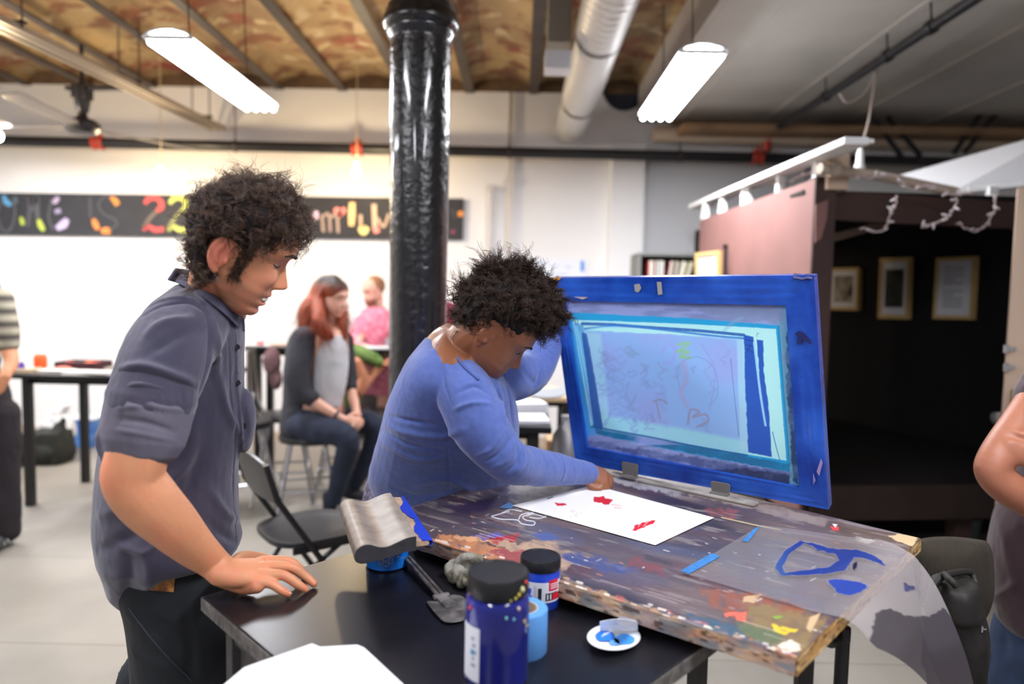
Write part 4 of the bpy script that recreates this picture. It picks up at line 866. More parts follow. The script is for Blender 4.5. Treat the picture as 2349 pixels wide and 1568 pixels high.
for (u, w) in ((0.085, 0.03), (WT-0.06, 0.03), (0.06, LT-0.06), (WT-0.06, LT-0.06)):
    b = Lc+ea*u+eb*w; g = Geo(); g.box((b[0], b[1], (ZT-0.027)/2), (0.028, 0.028, ZT-0.027), rot=R(-45)); obj('leg', g, m_tl, t, bevel=0.002)
b0 = Lc+ea*0.105+eb*0.03; g = Geo(); g.slab([b0+V(0, 0, -0.03), b0+ea*0.12+V(0, 0, -0.03), b0+V(0, 0, -0.17)], 0.004, eb); obj('gusset', g, m_tl, t)
for w in (0.03, LT-0.06):
    p = Lc+ea*0.1+eb*w-V(0, 0, 0.045); q = Lc+ea*(WT-0.07)+eb*w-V(0, 0, 0.045); g = Geo(); g.bar(p, q, 0.02, 0.034); obj('cross_rail', g, m_tl, t)
for u in (0.07, WT-0.06):
    p = Lc+ea*u+eb*0.06-V(0, 0, 0.045); q = Lc+ea*u+eb*(LT-0.08)-V(0, 0, 0.045); g = Geo(); g.bar(p, q, 0.02, 0.034); obj('side_rail', g, m_tl, t)

# the paint-covered board: near edge A0->B0, right end B0->C0, far edge C0->D0->F0
A0 = G(940, 1224, ZBD); B0 = G(1826, 1508, ZBD); C0 = G(2112, 1234, ZBD); F0 = G(1120, 1106, ZBD); E0 = G(925, 1168, ZBD); M0 = G(1470, 1080, ZBD)
t = thing('printing_board', 'thick wooden printing board covered in old paint, lying on the black table', 'board', (0.4, 1.5, 0))
BD = t
NX, NY = 700, 330
u = np.linspace(0, 1, NX); far = np.zeros((NX, 3)); near = A0+(B0-A0)*u[:, None]
fp = [E0, F0, M0, C0]; fl_ = np.cumsum([0]+[np.linalg.norm(fp[i+1]-fp[i]) for i in range(3)]); fl_ /= fl_[-1]
for k in range(3): far[:, k] = np.interp(u, fl_, [p[k] for p in fp])
w = np.linspace(0, 1, NY); grid = near[:, None]*(1-w[None, :, None])+far[:, None]*w[None, :, None]
me = gridmesh('surface', grid); vv = coords(me)
cv = Canvas(vv, (78, 70, 76))
# streaks follow the board's long direction
du = unit(B0-A0); dw = V(-du[1], du[0], 0); s_ = (vv-A0)@du; r_ = (vv-A0)@dw
def nz(su, sw, o=4, off=0.0): return fbm(s_*su+off, r_*sw+off*1.7, off, o)
def wash(col, lo, hi, nzv, alpha=1.0, mask=1.0):
    wt = np.clip((nzv-lo)/(hi-lo), 0, 1)*alpha*mask; cv.c[:] = cv.c*(1-wt[:, None])+np.array(lin(col))*wt[:, None]
wash((58, 50, 66), 0.42, 0.62, nz(3, 9, 4, 1)); wash((104, 88, 84), 0.5, 0.7, nz(5, 22, 5, 2), 0.8); wash((42, 36, 46), 0.5, 0.68, nz(2.5, 16, 5, 3), 0.9)
wash((92, 56, 60), 0.56, 0.72, nz(4, 14, 4, 4), 0.55); wash((70, 76, 104), 0.58, 0.7, nz(4, 12, 4, 5), 0.5)
mr = np.clip((s_-0.38)/0.5, 0, 1); wash((92, 76, 68), 0.4, 0.6, nz(4, 10, 4, 6), 0.8, mr)
wash((120, 110, 108), 0.6, 0.68, nz(14, 60, 5, 7), 0.8)
for pts, col, kw in [
    ([(985, 1235), (1030, 1225), (1140, 1255), (1200, 1290), (1150, 1292), (1010, 1258)], (176, 120, 84), dict(wob=12, soft=4, tex=0.6)),
    ([(1040, 1232), (1110, 1224), (1160, 1232), (1130, 1245), (1050, 1240)], (198, 150, 112), dict(wob=9, soft=2, tex=0.5)),
    ([(1080, 1226), (1150, 1218), (1165, 1234), (1110, 1240)], (88, 84, 150), dict(wob=9, soft=2, tex=0.6)),
    ([(1120, 1238), (1160, 1226), (1190, 1222), (1184, 1240), (1140, 1250)], (150, 44, 56), dict(wob=10, soft=2, tex=0.7)),
    ([(1130, 1245), (1260, 1240), (1330, 1275), (1300, 1310), (1180, 1275)], (164, 138, 116), dict(wob=14, soft=5, tex=0.6)),
    ([(1120, 1262), (1200, 1262), (1280, 1300), (1230, 1305), (1140, 1276)], (138, 70, 70), dict(wob=10, soft=4, tex=0.7)),
    ([(1270, 1262), (1390, 1278), (1470, 1310), (1440, 1320), (1300, 1290)], (60, 68, 112), dict(wob=14, soft=6, tex=0.8)),
    ([(1440, 1276), (1530, 1300), (1520, 1318), (1440, 1300)], (108, 60, 62), dict(wob=14, soft=5, tex=0.8)),
    ([(1240, 1310), (1420, 1370), (1560, 1420), (1530, 1440), (1300, 1350)], (150, 120, 92), dict(wob=12, soft=5, tex=0.6)),
    ([(1600, 1345), (1760, 1362), (1850, 1400), (1800, 1450), (1640, 1400)], (124, 72, 52), dict(wob=18, soft=10, tex=0.7)),
    ([(1720, 1380), (1900, 1420), (1840, 1500), (1700, 1450)], (118, 98, 66), dict(wob=16, soft=10, tex=0.6)),
    ([(1690, 1425), (1790, 1450), (1800, 1490), (1700, 1460)], (84, 92, 66), dict(wob=10, soft=5, tex=0.6)),
    ([(1560, 1400), (1690, 1435), (1720, 1475), (1600, 1430)], (60, 78, 92), dict(wob=10, soft=5, tex=0.6)),
    ([(1660, 1405), (1712, 1402), (1712, 1424), (1690, 1422), (1688, 1410), (1664, 1414)], (196, 92, 72), dict(wob=3)),
    ([(1770, 1432), (1830, 1444), (1800, 1456), (1776, 1446)], (196, 170, 44), dict(wob=6)), ([(1772, 1412), (1796, 1414), (1780, 1420)], (110, 150, 50), dict(wob=4)),
    ([(1780, 1478), (1822, 1466), (1840, 1488), (1800, 1500)], (206, 190, 170), dict(wob=8)),
    ([(1706, 1368), (1748, 1362), (1730, 1382), (1704, 1380)], (176, 150, 116), dict(wob=3)), ([(1858, 1415), (1884, 1404), (1860, 1450), (1850, 1440)], (176, 150, 116), dict(wob=2)),
    ([(1170, 1112), (1310, 1112), (1300, 1130), (1160, 1135)], (132, 126, 128), dict(wob=8, soft=6, tex=0.6)),
    ([(1395, 1082), (1480, 1090), (1560, 1112), (1560, 1135), (1470, 1120), (1400, 1105)], (150, 146, 150), dict(wob=10, soft=5, tex=0.6)),
    ([(1560, 1110), (1900, 1190), (1890, 1205), (1560, 1130)], (128, 116, 112), dict(wob=8, soft=4, tex=0.5)),
    ([(1620, 1165), (1700, 1170), (1690, 1190), (1630, 1186)], (138, 74, 74), dict(wob=12, soft=4, tex=0.7)),
    ([(1905, 1206), (1924, 1208), (1922, 1216), (1908, 1214)], (210, 60, 70), dict(wob=3)), ([(1910, 1200), (1922, 1202), (1916, 1209)], (230, 210, 214), dict(wob=2)),
    ([(2040, 1228), (2060, 1222), (2108, 1232), (2094, 1250), (2060, 1242)], (182, 160, 124), dict(wob=6)),
    ([(1965, 1228), (2010, 1240), (1990, 1248), (1962, 1240)], (146, 142, 138), dict(wob=4, tex=0.6)),
    ([(1405, 1295), (1440, 1300), (1425, 1310)], (84, 84, 120), dict(wob=4)), ([(1480, 1272), (1545, 1290), (1540, 1298), (1480, 1282)], (66, 56, 60), dict(wob=4)),
    ([(1230, 1282), (1256, 1272), (1262, 1284), (1240, 1290)], (220, 200, 190), dict(wob=4)),
    ([(1020, 1160), (1160, 1140), (1180, 1160), (1060, 1180)], (58, 44, 72), dict(wob=10, soft=6, tex=0.4)),
    ([(1215, 1222), (1260, 1222), (1290, 1236), (1240, 1240)], (70, 82, 132), dict(wob=6, soft=3, tex=0.5)),
]: cv.poly(pts, col, **kw)
g2 = np.random.default_rng(11)
for k in range(150):   # small chips and scratches
    x = g2.uniform(960, 2080); y = 1110+(x-960)*0.10+g2.uniform(0, 1)*(120+(x-960)*0.16); ln = g2.uniform(2, 13); sl_ = g2.choice([0.32, -0.5, 0.3])
    cv.line([(x, y), (x+ln, y+ln*sl_)], g2.uniform(1.0, 3.2), [(206, 196, 190), (150, 140, 150), (176, 120, 100), (120, 60, 70), (40, 34, 40)][g2.integers(5)], 0.75)
for k in range(26):
    x = g2.uniform(1000, 1800); y = 1215+(x-1000)*0.33-g2.uniform(5, 75); ln = g2.uniform(30, 120)
    cv.line([(x, y), (x+ln, y+ln*0.31)], 1.3, [(196, 186, 180), (40, 34, 40), (120, 110, 118)][g2.integers(3)], 0.5)
for k in range(90):    # pale build-up along the near edge
    x = g2.uniform(1000, 1820); y = 1243+(x-1000)*0.322-g2.uniform(1, 16); ln = g2.uniform(3, 16)
    cv.line([(x, y), (x+ln, y+ln*0.3)], g2.uniform(2, 6), [(228, 214, 200), (200, 160, 120), (176, 90, 80), (206, 196, 190), (90, 80, 120), (84, 60, 50)][g2.integers(6)], 0.7)
W_ = (206, 206, 214)     # white line doodle near the print
for pts in ([(1168, 1172), (1140, 1180), (1128, 1184), (1150, 1190), (1186, 1192), (1196, 1200), (1222, 1204), (1226, 1196), (1206, 1192), (1200, 1184), (1224, 1178)], [(1190, 1190), (1196, 1180), (1214, 1176), (1232, 1180), (1252, 1186)], [(1210, 1180), (1230, 1172), (1252, 1180), (1240, 1188), (1216, 1186)], [(1152, 1176), (1170, 1168), (1196, 1172)]):
    cv.line(pts, 2.4, W_, 0.8)
cv.line([(1655, 1186), (1740, 1205), (1790, 1214)], 2.0, (206, 186, 130), 0.8)
setcol(me, np.clip(cv.c*1.15, 0, .9))
m_board = mat('painted board', (255, 255, 255), 0.36, attr=True, bump=0.35, bscale=70, bdist=0.003, spec=0.5)
put('surface', me, m_board, t)
# body of the board below the painted surface, with cracked layered edge
per = [A0, B0, C0, M0, F0, E0]
g = Geo(); g.slab([p-V(0, 0, 0.0285) for p in per], 0.028, V(0, 0, 1)); obj('core', g, mat('raw board wood', (172, 124, 78), 0.7, noise=0.4, nscale=10), t)
def edge_strip(p, q, pal, seed, nu=500, nw=14, h=0.029):
    up = np.linspace(0, 1, nu); ww_ = np.linspace(0, 1, nw); o_ = unit(np.cross(q-p, V(0, 0, 1)))
    gr = p[None, None]+(q-p)[None, None]*up[:, None, None]-V(0, 0, 1)[None, None]*ww_[None, :, None]*h+o_*0.0006
    gr = gr+o_*(0.0022*fbm(up[:, None]*60, ww_[None]*4, seed))[:, :, None]
    me = gridmesh('edge', gr); v2 = coords(me); a_ = np.repeat(up, nw)*np.linalg.norm(q-p); b_ = np.tile(ww_, nu)
    col = np.tile(np.array(lin(pal[0])), (len(v2), 1))
    for i, c in enumerate(pal[1:]):
        wt = np.clip((fbm(a_*26+i*7, b_*3+i*3, seed+i)-0.5)/0.12, 0, 1)*0.65; col = col*(1-wt[:, None])+np.array(lin(c))*wt[:, None]
    wt = np.clip((fbm(a_*50, b_*6, seed+31)-0.6)/0.06, 0, 1)*.8; col = col*(1-wt[:, None])+np.array(lin((60, 40, 32)))*wt[:, None]
    setcol(me, col); put('edge', me, m_board, t)
edge_strip(A0, B0, [(196, 152, 112), (224, 206, 190), (150, 96, 84), (214, 194, 170), (160, 140, 140), (96, 120, 132)], 3)
edge_strip(B0, C0, [(200, 156, 96), (176, 130, 80), (214, 190, 150)], 9)
# strip on which the hinges stand, and the steel legs
m_cream = mat('cream batten', (176, 168, 160), 0.6, noise=0.5, nscale=14)
hb0 = G(1395, 1090, ZBD+0.001); hb1 = G(1730, 1163, ZBD+0.001)
g = Geo(); off = unit(V(-(hb1-hb0)[1], (hb1-hb0)[0], 0))
g.slab([hb0, hb1, hb1+off*0.035, hb0+off*0.035], 0.007, V(0, 0, 1)); obj('hinge_batten', g, m_cream, t, bevel=0.002)
b = P(1846, 1500, 1.16); g = Geo(); g.box((b[0], b[1], (ZBD-0.03)/2), (0.026, 0.026, ZBD-0.03)); obj('leg', g, m_steel, t, bevel=0.003)
b = P(1928, 1500, 1.24); c_ = P(1893, 1425, 1.22)
g = Geo(); g.tube(catmull([V(c_[0]-0.05, c_[1]+0.03, ZBD-0.038), V(c_[0]+0.0, c_[1], ZBD-0.045), V(c_[0]+0.0, c_[1], ZBD-0.075), V(c_[0]+0.012, c_[1], ZBD-0.088), V(b[0]-0.008, b[1], ZBD-0.089), V(b[0]+0.003, b[1], ZBD-0.10), V(b[0]+0.003, b[1], ZBD-0.14), V(b[0]+0.003, b[1], 0.0)], 6), 0.0125, 12); obj('bent_leg', g, m_steel, t, smooth='auto')
for q_ in ((0.12, 0.25), (0.5, 0.55)):
    p = A0+(B0-A0)*q_[0]+V(0.05, 0.06, 0); q2_ = A0+(B0-A0)*q_[1]+V(0.05, 0.06, 0); g = Geo(); g.box(((p[0]+q2_[0])/2, (p[1]+q2_[1])/2, 0.8912), (0.12, 0.05, 0.0200), rot=R(-37)); obj('support_batten', g, mat('raw board wood'), t)
for px, py in ((1500, 1110), (1250, 1120)):
    b = G(px, py, ZBD); g = Geo(); g.box((b[0], b[1], (ZBD-0.03)/2), (0.026, 0.026, ZBD-0.03)); obj('leg', g, m_steel, t, bevel=0.003)

# ---------------------------------------------------------------- silk screen standing on its hinges
ZS = 0.948
BR = G(1897, 1166, ZS); BL = G(1320, 1061, ZS); TR = P(1866, 634, BR[1]-0.045)
eu = unit(BR-BL); ev = unit(TR-BR-eu*np.dot(TR-BR, eu)); sn = np.cross(eu, ev); sn = sn if sn[1] < 0 else -sn   # normal toward the camera
def SQ(px, py, off=0.0): return RPL(px, py, BR, sn)+sn*off
t = thing('silk_screen', 'blue-taped screen printing frame with pale blue mesh standing upright on hinge clamps', 'screen frame', (BL+BR)/2)
SCR = t
m_blue = mat('glossy blue tape', (38, 88, 186), 0.22, noise=0.35, nscale=7, bump=0.5, bscale=38, bdist=0.003, stretch=(1, 1, 1), rgb2=(16, 50, 140))
oc = [(1262, 637), (1867, 631), (1901, 1168), (1320, 1061)]; ic = [(1292, 690), (1802, 700), (1833, 1118), (1346, 1026)]
nm_ = ['top_rail', 'right_stile', 'bottom_rail', 'left_stile']
for k in range(4):
    a, b, c, d = oc[k], oc[(k+1) % 4], ic[(k+1) % 4], ic[k]; n1, n2 = 60, 14
    front = bilerp(SQ(*a), SQ(*b), SQ(*c), SQ(*d), n1, n2)
    f2 = front+sn*(0.0025*(fbm(np.arange(n1)[:, None]*0.10+k*9, np.arange(n2)[None]*0.9, 2.0)-0.5)+0.0004*(np.sin(np.arange(n2)[None]*1.4+k)))[:, :, None]
    back = front-sn*0.038
    v = np.concatenate([f2.reshape(-1, 3), back.reshape(-1, 3)]); K2 = n1*n2; f = []
    for i in range(n1-1):
        for j in range(n2-1): q = i*n2+j; f.append((q, q+n2, q+n2+1, q+1)); f.append((q+K2, q+1+K2, q+n2+1+K2, q+n2+K2))
        q = i*n2; f.append((q, q+K2, q+n2+K2, q+n2)); q = i*n2+n2-1; f.append((q, q+n2, q+n2+K2, q+K2))
    for j in range(n2-1):
        f.append((j, j+1, j+1+K2, j+K2)); q = (n1-1)*n2+j; f.append((q, q+K2, q+1+K2, q+1))
    g = Geo(); g.add(v, f); obj(nm_[k], g, m_blue, t, smooth='auto')
# worn spots on the tape
for nm, pts, rgb in [('tape_patch', [(1508, 646), (1518, 646), (1521, 674), (1511, 676)], (150, 146, 140)), ('paint_chip', [(1456, 652), (1468, 650), (1472, 660), (1466, 670), (1458, 668)], (150, 146, 140)),
                     ('paint_chip', [(1318, 680), (1350, 681), (1338, 686)], (190, 170, 170)), ('paint_chip', [(1262, 636), (1290, 635), (1284, 641), (1266, 643)], (226, 150, 40)),
                     ('ink_smudge', [(1824, 764), (1834, 758), (1844, 762), (1852, 770), (1860, 780), (1862, 790), (1852, 784), (1842, 778), (1838, 790), (1828, 786), (1832, 774)], (22, 30, 86)),
                     ('paint_chip', [(1884, 1050), (1888, 1060), (1880, 1090), (1874, 1080)], (150, 130, 176)), ('paint_chip', [(1866, 1084), (1872, 1100), (1866, 1110)], (130, 120, 176))]:
    g = Geo(); g.slab([SQ(x, y, 0.0032) for x, y in pts], 0.0008, sn); obj(nm, g, mat('chip '+str(rgb), rgb, 0.5), t)
g = Geo(); e_ = SQ(1864, 640); g.slab([e_-sn*0.03+eu*0.002, e_-sn*0.006+eu*0.002, e_-sn*0.006-ev*0.062+eu*0.002, e_-sn*0.026-ev*0.068+eu*0.002], 0.0015, eu); obj('yellow_tape', g, mat('yellow tape', (226, 160, 40), 0.4), t)
g = Geo(); g.sheet(np.array([[SQ(1820+i*11, 629+((i*7) % 5)-2+j*10, 0.004-0.01*(j == 0)) for j in range(2)] for i in range(5)]), 0.0015); obj('loose_tape', g, mat('clear brown tape', (70, 70, 100), 0.2), t)
# the mesh panel with its painted-out borders
gp = bilerp(SQ(1290, 688, -0.012), SQ(1804, 698, -0.012), SQ(1835, 1120, -0.012), SQ(1344, 1028, -0.012), 560, 420)
me = gridmesh('mesh_panel', gp); vv = coords(me); cv = Canvas(vv, (128, 140, 186))
x_, y_ = cv.x, cv.y
wt = np.clip((fbm(x_*0.02, y_*0.12, 1)-0.45)/0.2, 0, 1)*0.6; cv.c = cv.c*(1-wt[:, None])+np.array(lin((92, 108, 150)))*wt[:, None]
cv.poly([(1330, 1020), (1560, 1060), (1760, 1108), (1840, 1125), (1840, 1085), (1600, 1050), (1350, 1010)], (72, 84, 128), wob=10, soft=5, tex=0.5)
cv.poly([(1560, 1075), (1700, 1090), (1840, 1124), (1836, 1092), (1720, 1076)], (40, 48, 76), wob=10, soft=5, tex=0.4)
cv.poly([(1782, 700), (1806, 700), (1838, 1118), (1812, 1112)], (96, 150, 176), wob=6, soft=5, tex=0.4)
cv.poly([(1804, 760), (1812, 760), (1834, 1115), (1820, 1100), (1806, 900)], (40, 70, 110), wob=8, soft=3, tex=0.5)
cv.poly([(1600, 700), (1800, 702), (1796, 740), (1620, 722)], (112, 128, 164), wob=10, soft=6, tex=0.5)
cv.poly([(1306, 716), (1560, 728), (1788, 745), (1812, 1082), (1580, 1040), (1352, 992)], (24, 140, 188), soft=2.5, wob=2)
cv.poly([(1352, 992), (1580, 1038), (1812, 1082), (1812, 1064), (1560, 1016), (1356, 976)], (22, 96, 138), soft=3, wob=4, tex=0.3)
cv.poly([(1300, 722), (1318, 730), (1368, 1000), (1346, 1000)], (60, 150, 206), soft=3)
cv.poly([(1314, 733), (1560, 742), (1780, 754), (1804, 1056), (1730, 1044), (1356, 978)], (160, 220, 226), soft=1.5, wob=1)
cv.poly([(1316, 738), (1338, 745), (1384, 985), (1360, 980)], (60, 130, 190), soft=3, alpha=0.8)
cv.line([(1322, 748), (1344, 860), (1364, 976)], 3.5, (120, 200, 226), 0.9)
cv.poly([(1342, 757), (1560, 768), (1704, 779), (1716, 1040), (1580, 1016), (1383, 984)], (126, 164, 212), soft=4, wob=2)
wt = np.clip((fbm(x_*0.012, y_*0.012, 5)-0.42)/0.25, 0, 1); mk = ((x_ > 1350) & (x_ < 1700) & (y_ > 765) & (y_ < 1020)); wt = wt*mk*0.7; cv.c = cv.c*(1-wt[:, None])+np.array(lin((138, 150, 204)))*wt[:, None]
cv.poly([(1383, 984), (1375, 950), (1580, 985), (1712, 1012), (1716, 1040)], (142, 204, 222), soft=10, alpha=0.8)
cv.poly([(1346, 762), (1378, 764), (1400, 985), (1384, 984)], (150, 206, 226), soft=8, alpha=0.6)
cv.poly([(1690, 778), (1706, 778), (1718, 1038), (1698, 1030)], (150, 196, 232), soft=4, alpha=0.7)
# lettering and doodles on the paper behind the mesh
gz = np.random.default_rng(5)
for k in range(46):
    x0 = gz.uniform(1375, 1680)
    if 1535 < x0 < 1660 and k % 4: continue
    y0 = 785+gz.uniform(0, 1)*(190+(x0-1375)*0.12); h = gz.uniform(14, 46); n_ = gz.integers(4, 8)
    pts = [(x0+gz.uniform(-12, 12), y0+h*i/n_+gz.uniform(-5, 5)) for i in range(n_)]
    cv.line(pts, gz.uniform(2.5, 6), [(104, 128, 176), (110, 116, 170), (98, 134, 158), (126, 120, 168)][gz.integers(4)], gz.uniform(0.2, 0.45), soft=4)
for k in range(14):
    x0, y0, h = 1385+gz.uniform(0, 34), 805+k*12.5, 0; cv.line([(x0, y0), (x0+14, y0-6), (x0+28, y0+5), (x0+40, y0-3)], 3, (112, 138, 184), 0.45, soft=3)
cv.line([(1556, 790), (1580, 786), (1566, 800), (1552, 806), (1580, 806), (1560, 818), (1584, 820)], 6.5, (126, 176, 110), 0.75, soft=3)
cv.line([(1560, 890), (1552, 850), (1570, 826), (1600, 818), (1632, 836), (1646, 870), (1644, 910), (1626, 930)], 1.6, (80, 104, 160), 0.5)
cv.line([(1518, 810), (1530, 790), (1548, 800), (1540, 830), (1524, 832)], 7, (142, 140, 214), 0.5, soft=4)
cv.line([(1568, 830), (1574, 870), (1562, 900), (1576, 930)], 12, (146, 146, 190), 0.6, soft=6)
cv.line([(1578, 972), (1584, 940), (1604, 944), (1590, 956), (1618, 950), (1624, 966), (1600, 978)], 5, (132, 124, 150), 0.8, soft=3)
cv.line([(1500, 920), (1516, 916), (1530, 924)], 5, (122, 124, 150), 0.7, soft=3); cv.line([(1506, 922), (1514, 960)], 4, (122, 124, 150), 0.6, soft=3)
cv.line([(1660, 760), (1680, 740), (1700, 730)], 9, (120, 150, 176), 0.45, soft=4); cv.line([(1628, 940), (1640, 850), (1610, 790)], 3, (130, 126, 186), 0.4)
# dark blue ink pulled round the stencil
IB = (30, 76, 160)
cv.line([(1336, 742), (1400, 744), (1480, 750), (1600, 758), (1706, 768)], 7, (24, 78, 150), 0.95, tex=0.2); cv.line([(1342, 754), (1420, 746), (1520, 756), (1640, 770), (1712, 776)], 5, (44, 110, 180), 0.9)
cv.line([(1346, 756), (1380, 750), (1440, 752)], 3, (120, 190, 220), 0.7)
cv.poly([(1706, 767), (1728, 772), (1742, 900), (1771, 1048), (1716, 1037), (1710, 900)], IB, soft=2, wob=2)
cv.poly([(1736, 779), (1751, 780), (1752, 850), (1764, 940), (1770, 1046), (1752, 990), (1742, 870)], IB, soft=2, wob=2); cv.line([(1730, 786), (1744, 900), (1756, 975)], 5, (140, 190, 226), 0.9)
cv.line([(1772, 990), (1782, 1030), (1789, 1056)], 1.8, IB); cv.line([(1736, 772), (1737, 764), (1741, 765)], 1.2, (30, 60, 90)); cv.line([(1676, 822), (1686, 920), (1695, 1000)], 1.2, (40, 60, 110), 0.8)
cv.poly([(1334, 762), (1346, 764), (1364, 860), (1384, 984), (1360, 980), (1352, 900)], (24, 72, 140), soft=2, wob=2, alpha=0.9)
cv.line([(1330, 760), (1350, 900), (1360, 972)], 3, (110, 180, 220), 0.8)
cv.line([(1356, 978), (1480, 1000), (1600, 1024), (1714, 1044)], 4, (20, 84, 136), 0.9)
for a_, b_ in (((1710, 778), (1724, 782)), ((1712, 790), (1726, 794)), ((1712, 800), (1728, 808)), ((1714, 806), (1722, 790))): cv.line([a_, b_], 1.6, (16, 40, 110))
cv.line([(1786, 748), (1798, 900), (1812, 1070)], 3, (20, 110, 150), 0.8)
setcol(me, np.clip(cv.c*1.4, 0, .92)); m_sp = mat('screen mesh', (255, 255, 255), 0.5, attr=True, bump=0.1, bscale=400, bdist=0.0005)  # colours lifted to stand in for light coming through the mesh
put('mesh_panel', me, m_sp, t)
# hinge clamps
m_hinge = mat('hinge steel', (128, 124, 122), 0.4, metal=0.35, bump=0.2, bscale=60)
for k, (px, py, lab) in enumerate([(1448, 1078, 'steel hinge clamp on the screen frame nearer the hand on the print'), (1655, 1124, 'steel hinge clamp in the middle of the frame\'s lower edge, right of the other')]):
    p = SQ(px, py, 0.006); t = thing('hinge_clamp', lab, 'hinge clamp', p, 'hinge clamps of the screen frame')
    g = Geo(); g.slab([p-eu*0.024-ev*0.019, p+eu*0.024-ev*0.019, p+eu*0.027+ev*0.021, p+eu*0.022+ev*0.026, p-eu*0.022+ev*0.026, p-eu*0.027+ev*0.021], 0.003, sn); obj('plate', g, m_hinge, t, bevel=0.001)
    b0 = p-ev*0.026+sn*0.012
    g = Geo(); g.lathe([(0.005, -0.030), (0.007, -0.028), (0.007, -0.010)], b0, eu, 14); g.lathe([(0.007, 0.010), (0.007, 0.028), (0.005, 0.030)], b0, eu, 14); g.lathe([(0.004, -0.01), (0.004, 0.01)], b0, eu, 10); obj('barrel', g, m_chrome, t, smooth='auto')
    g = Geo(); g.bar(b0-ev*0.001, p-ev*0.010, 0.022, 0.004, up=sn); obj('tongue', g, m_hinge, t)
    g = Geo(); bb = V(b0[0], b0[1], ZBD+0.008); g.slab([bb-eu*0.024-V(sn[0], sn[1], 0)*0.012, bb+eu*0.024-V(sn[0], sn[1], 0)*0.012, bb+eu*0.024+V(sn[0], sn[1], 0)*0.014, bb-eu*0.024+V(sn[0], sn[1], 0)*0.014], 0.004, V(0, 0, 1)); obj('base_leaf', g, m_hinge, t)

# ---------------------------------------------------------------- things on the board
z = ZBD+0.0012
q = [G(1175, 1160, z), G(1503, 1251, z), G(1638, 1188, z), G(1362, 1113, z)]
gp = bilerp(q[0], q[1], q[2], q[3], 330, 220); gp[:, :, 2] += 0.0015
me = gridmesh('print_paper', gp); cv = Canvas(coords(me), (240, 236, 234)); RD = (196, 20, 42)
cv.poly([(1361, 1140), (1380, 1138), (1384, 1136), (1390, 1142), (1400, 1144), (1407, 1147), (1398, 1156), (1388, 1158), (1380, 1153), (1362, 1150)], RD, wob=3, wf=0.2)
cv.poly([(1271, 1152), (1296, 1154), (1300, 1158), (1280, 1160)], RD, wob=2, wf=0.2); cv.line([(1256, 1143), (1268, 1139)], 2.5, (90, 70, 84))
cv.poly([(1451, 1216), (1456, 1204), (1480, 1196), (1506, 1192), (1498, 1202), (1476, 1208), (1458, 1218)], RD, wob=3, wf=0.2)
cv.line([(1476, 1206), (1490, 1193)], 1.0, (240, 200, 200)); cv.line([(1464, 1208), (1470, 1199)], 1.0, (240, 200, 200))
for a_, b_ in (((1403, 1157), (1424, 1159)), ((1408, 1163), (1426, 1165))): cv.line([a_, b_], 1.4, (220, 110, 120), 0.8)
for k in range(14):
    x = gz.uniform(1308, 1335); yy = gz.uniform(1170, 1186); cv.line([(x, yy), (x+gz.uniform(-5, 5), yy+gz.uniform(-2, 3))], 1, (206, 160, 160), 0.7)
setcol(me, cv.c); mm = mat('print paper', (255, 255, 255), 0.75, attr=True); o = put('print_paper', me, mm); so = o.modifiers.new('s', 'SOLIDIFY'); so.thickness = 0.0005; so.offset = -1
tag(o, 'white sheet of paper with red printed shapes lying on the paint-covered board', 'paper print')
m_btape = mat('registration tape', (60, 124, 190), 0.6, noise=0.3, nscale=60)
for lab, pts in [('short piece of blue tape at the left corner of the white print', [(1144, 1164), (1168, 1152), (1182, 1160), (1172, 1166)]),
                 ('long strip of blue tape along the end of the clear plastic sheet, upper piece', [(1702, 1240), (1728, 1214), (1744, 1206), (1716, 1242)]),
                 ('strip of blue tape along the end of the clear plastic sheet, lower piece', [(1562, 1308), (1634, 1268), (1652, 1276), (1580, 1316)])]:
    g = Geo(); g.slab([G(x, y, ZBD+0.0045 if x > 1500 else ZBD+0.0008) for x, y in pts], 0.0004, V(0, 0, 1)); tag(obj('blue_tape', g, m_btape), lab, 'tape', 'pieces of blue tape on the board')
# clear plastic sheet curling off the end of the board
nearc = [G(1562, 1313, ZBD+.004), G(1640, 1334, ZBD+.004), G(1740, 1364, ZBD+.004), G(1820, 1386, ZBD+.006), P(1885, 1420, 1.135), P(1938, 1470, 1.12), P(1975, 1530, 1.115), P(1992, 1590, 1.115), P(2004, 1660, 1.12)]
farc = [G(1746, 1203, ZBD+.004), G(1830, 1214, ZBD+.004), G(1935, 1229, ZBD+.006), P(2030, 1240, 1.475), P(2092, 1272, 1.43), P(2140, 1330, 1.39), P(2180, 1410, 1.36), P(2218, 1510, 1.345), P(2250, 1640, 1.34)]
n_ = catmull(nearc, 9); f_ = catmull(farc, 9); w = np.linspace(0, 1, 120)
# resample
def resamp(c, n): 
    d = np.r_[0, np.cumsum(np.linalg.norm(np.diff(c, axis=0), axis=1))]; s = np.linspace(0, d[-1], n); return np.stack([np.interp(s, d, c[:, k]) for k in range(3)], 1)
n_, f_ = resamp(n_, 220), resamp(f_, 220); sh = n_[:, None]*(1-w[None, :, None])+f_[:, None]*w[None, :, None]
on_ = unit(np.cross(C0-B0, V(0, 0, 1))); e_ = (sh-B0)@on_; e_ = e_ if ((A0-B0)@on_) < 0 else -e_
zmin = np.where(e_ < 0.004, ZBD+.004, ZBD+.004-18*(e_-0.004)**2-0.15*(e_-0.004)); sh[..., 2] = np.maximum(sh[..., 2], zmin)
me = gridmesh('plastic_sheet', sh); v = coords(me); px_, py_ = proj(v)
cv = Canvas(v, (176, 168, 170)); al = np.interp(px_+0.5*(py_-1400), [1880, 2060], [0.17, 0.42])
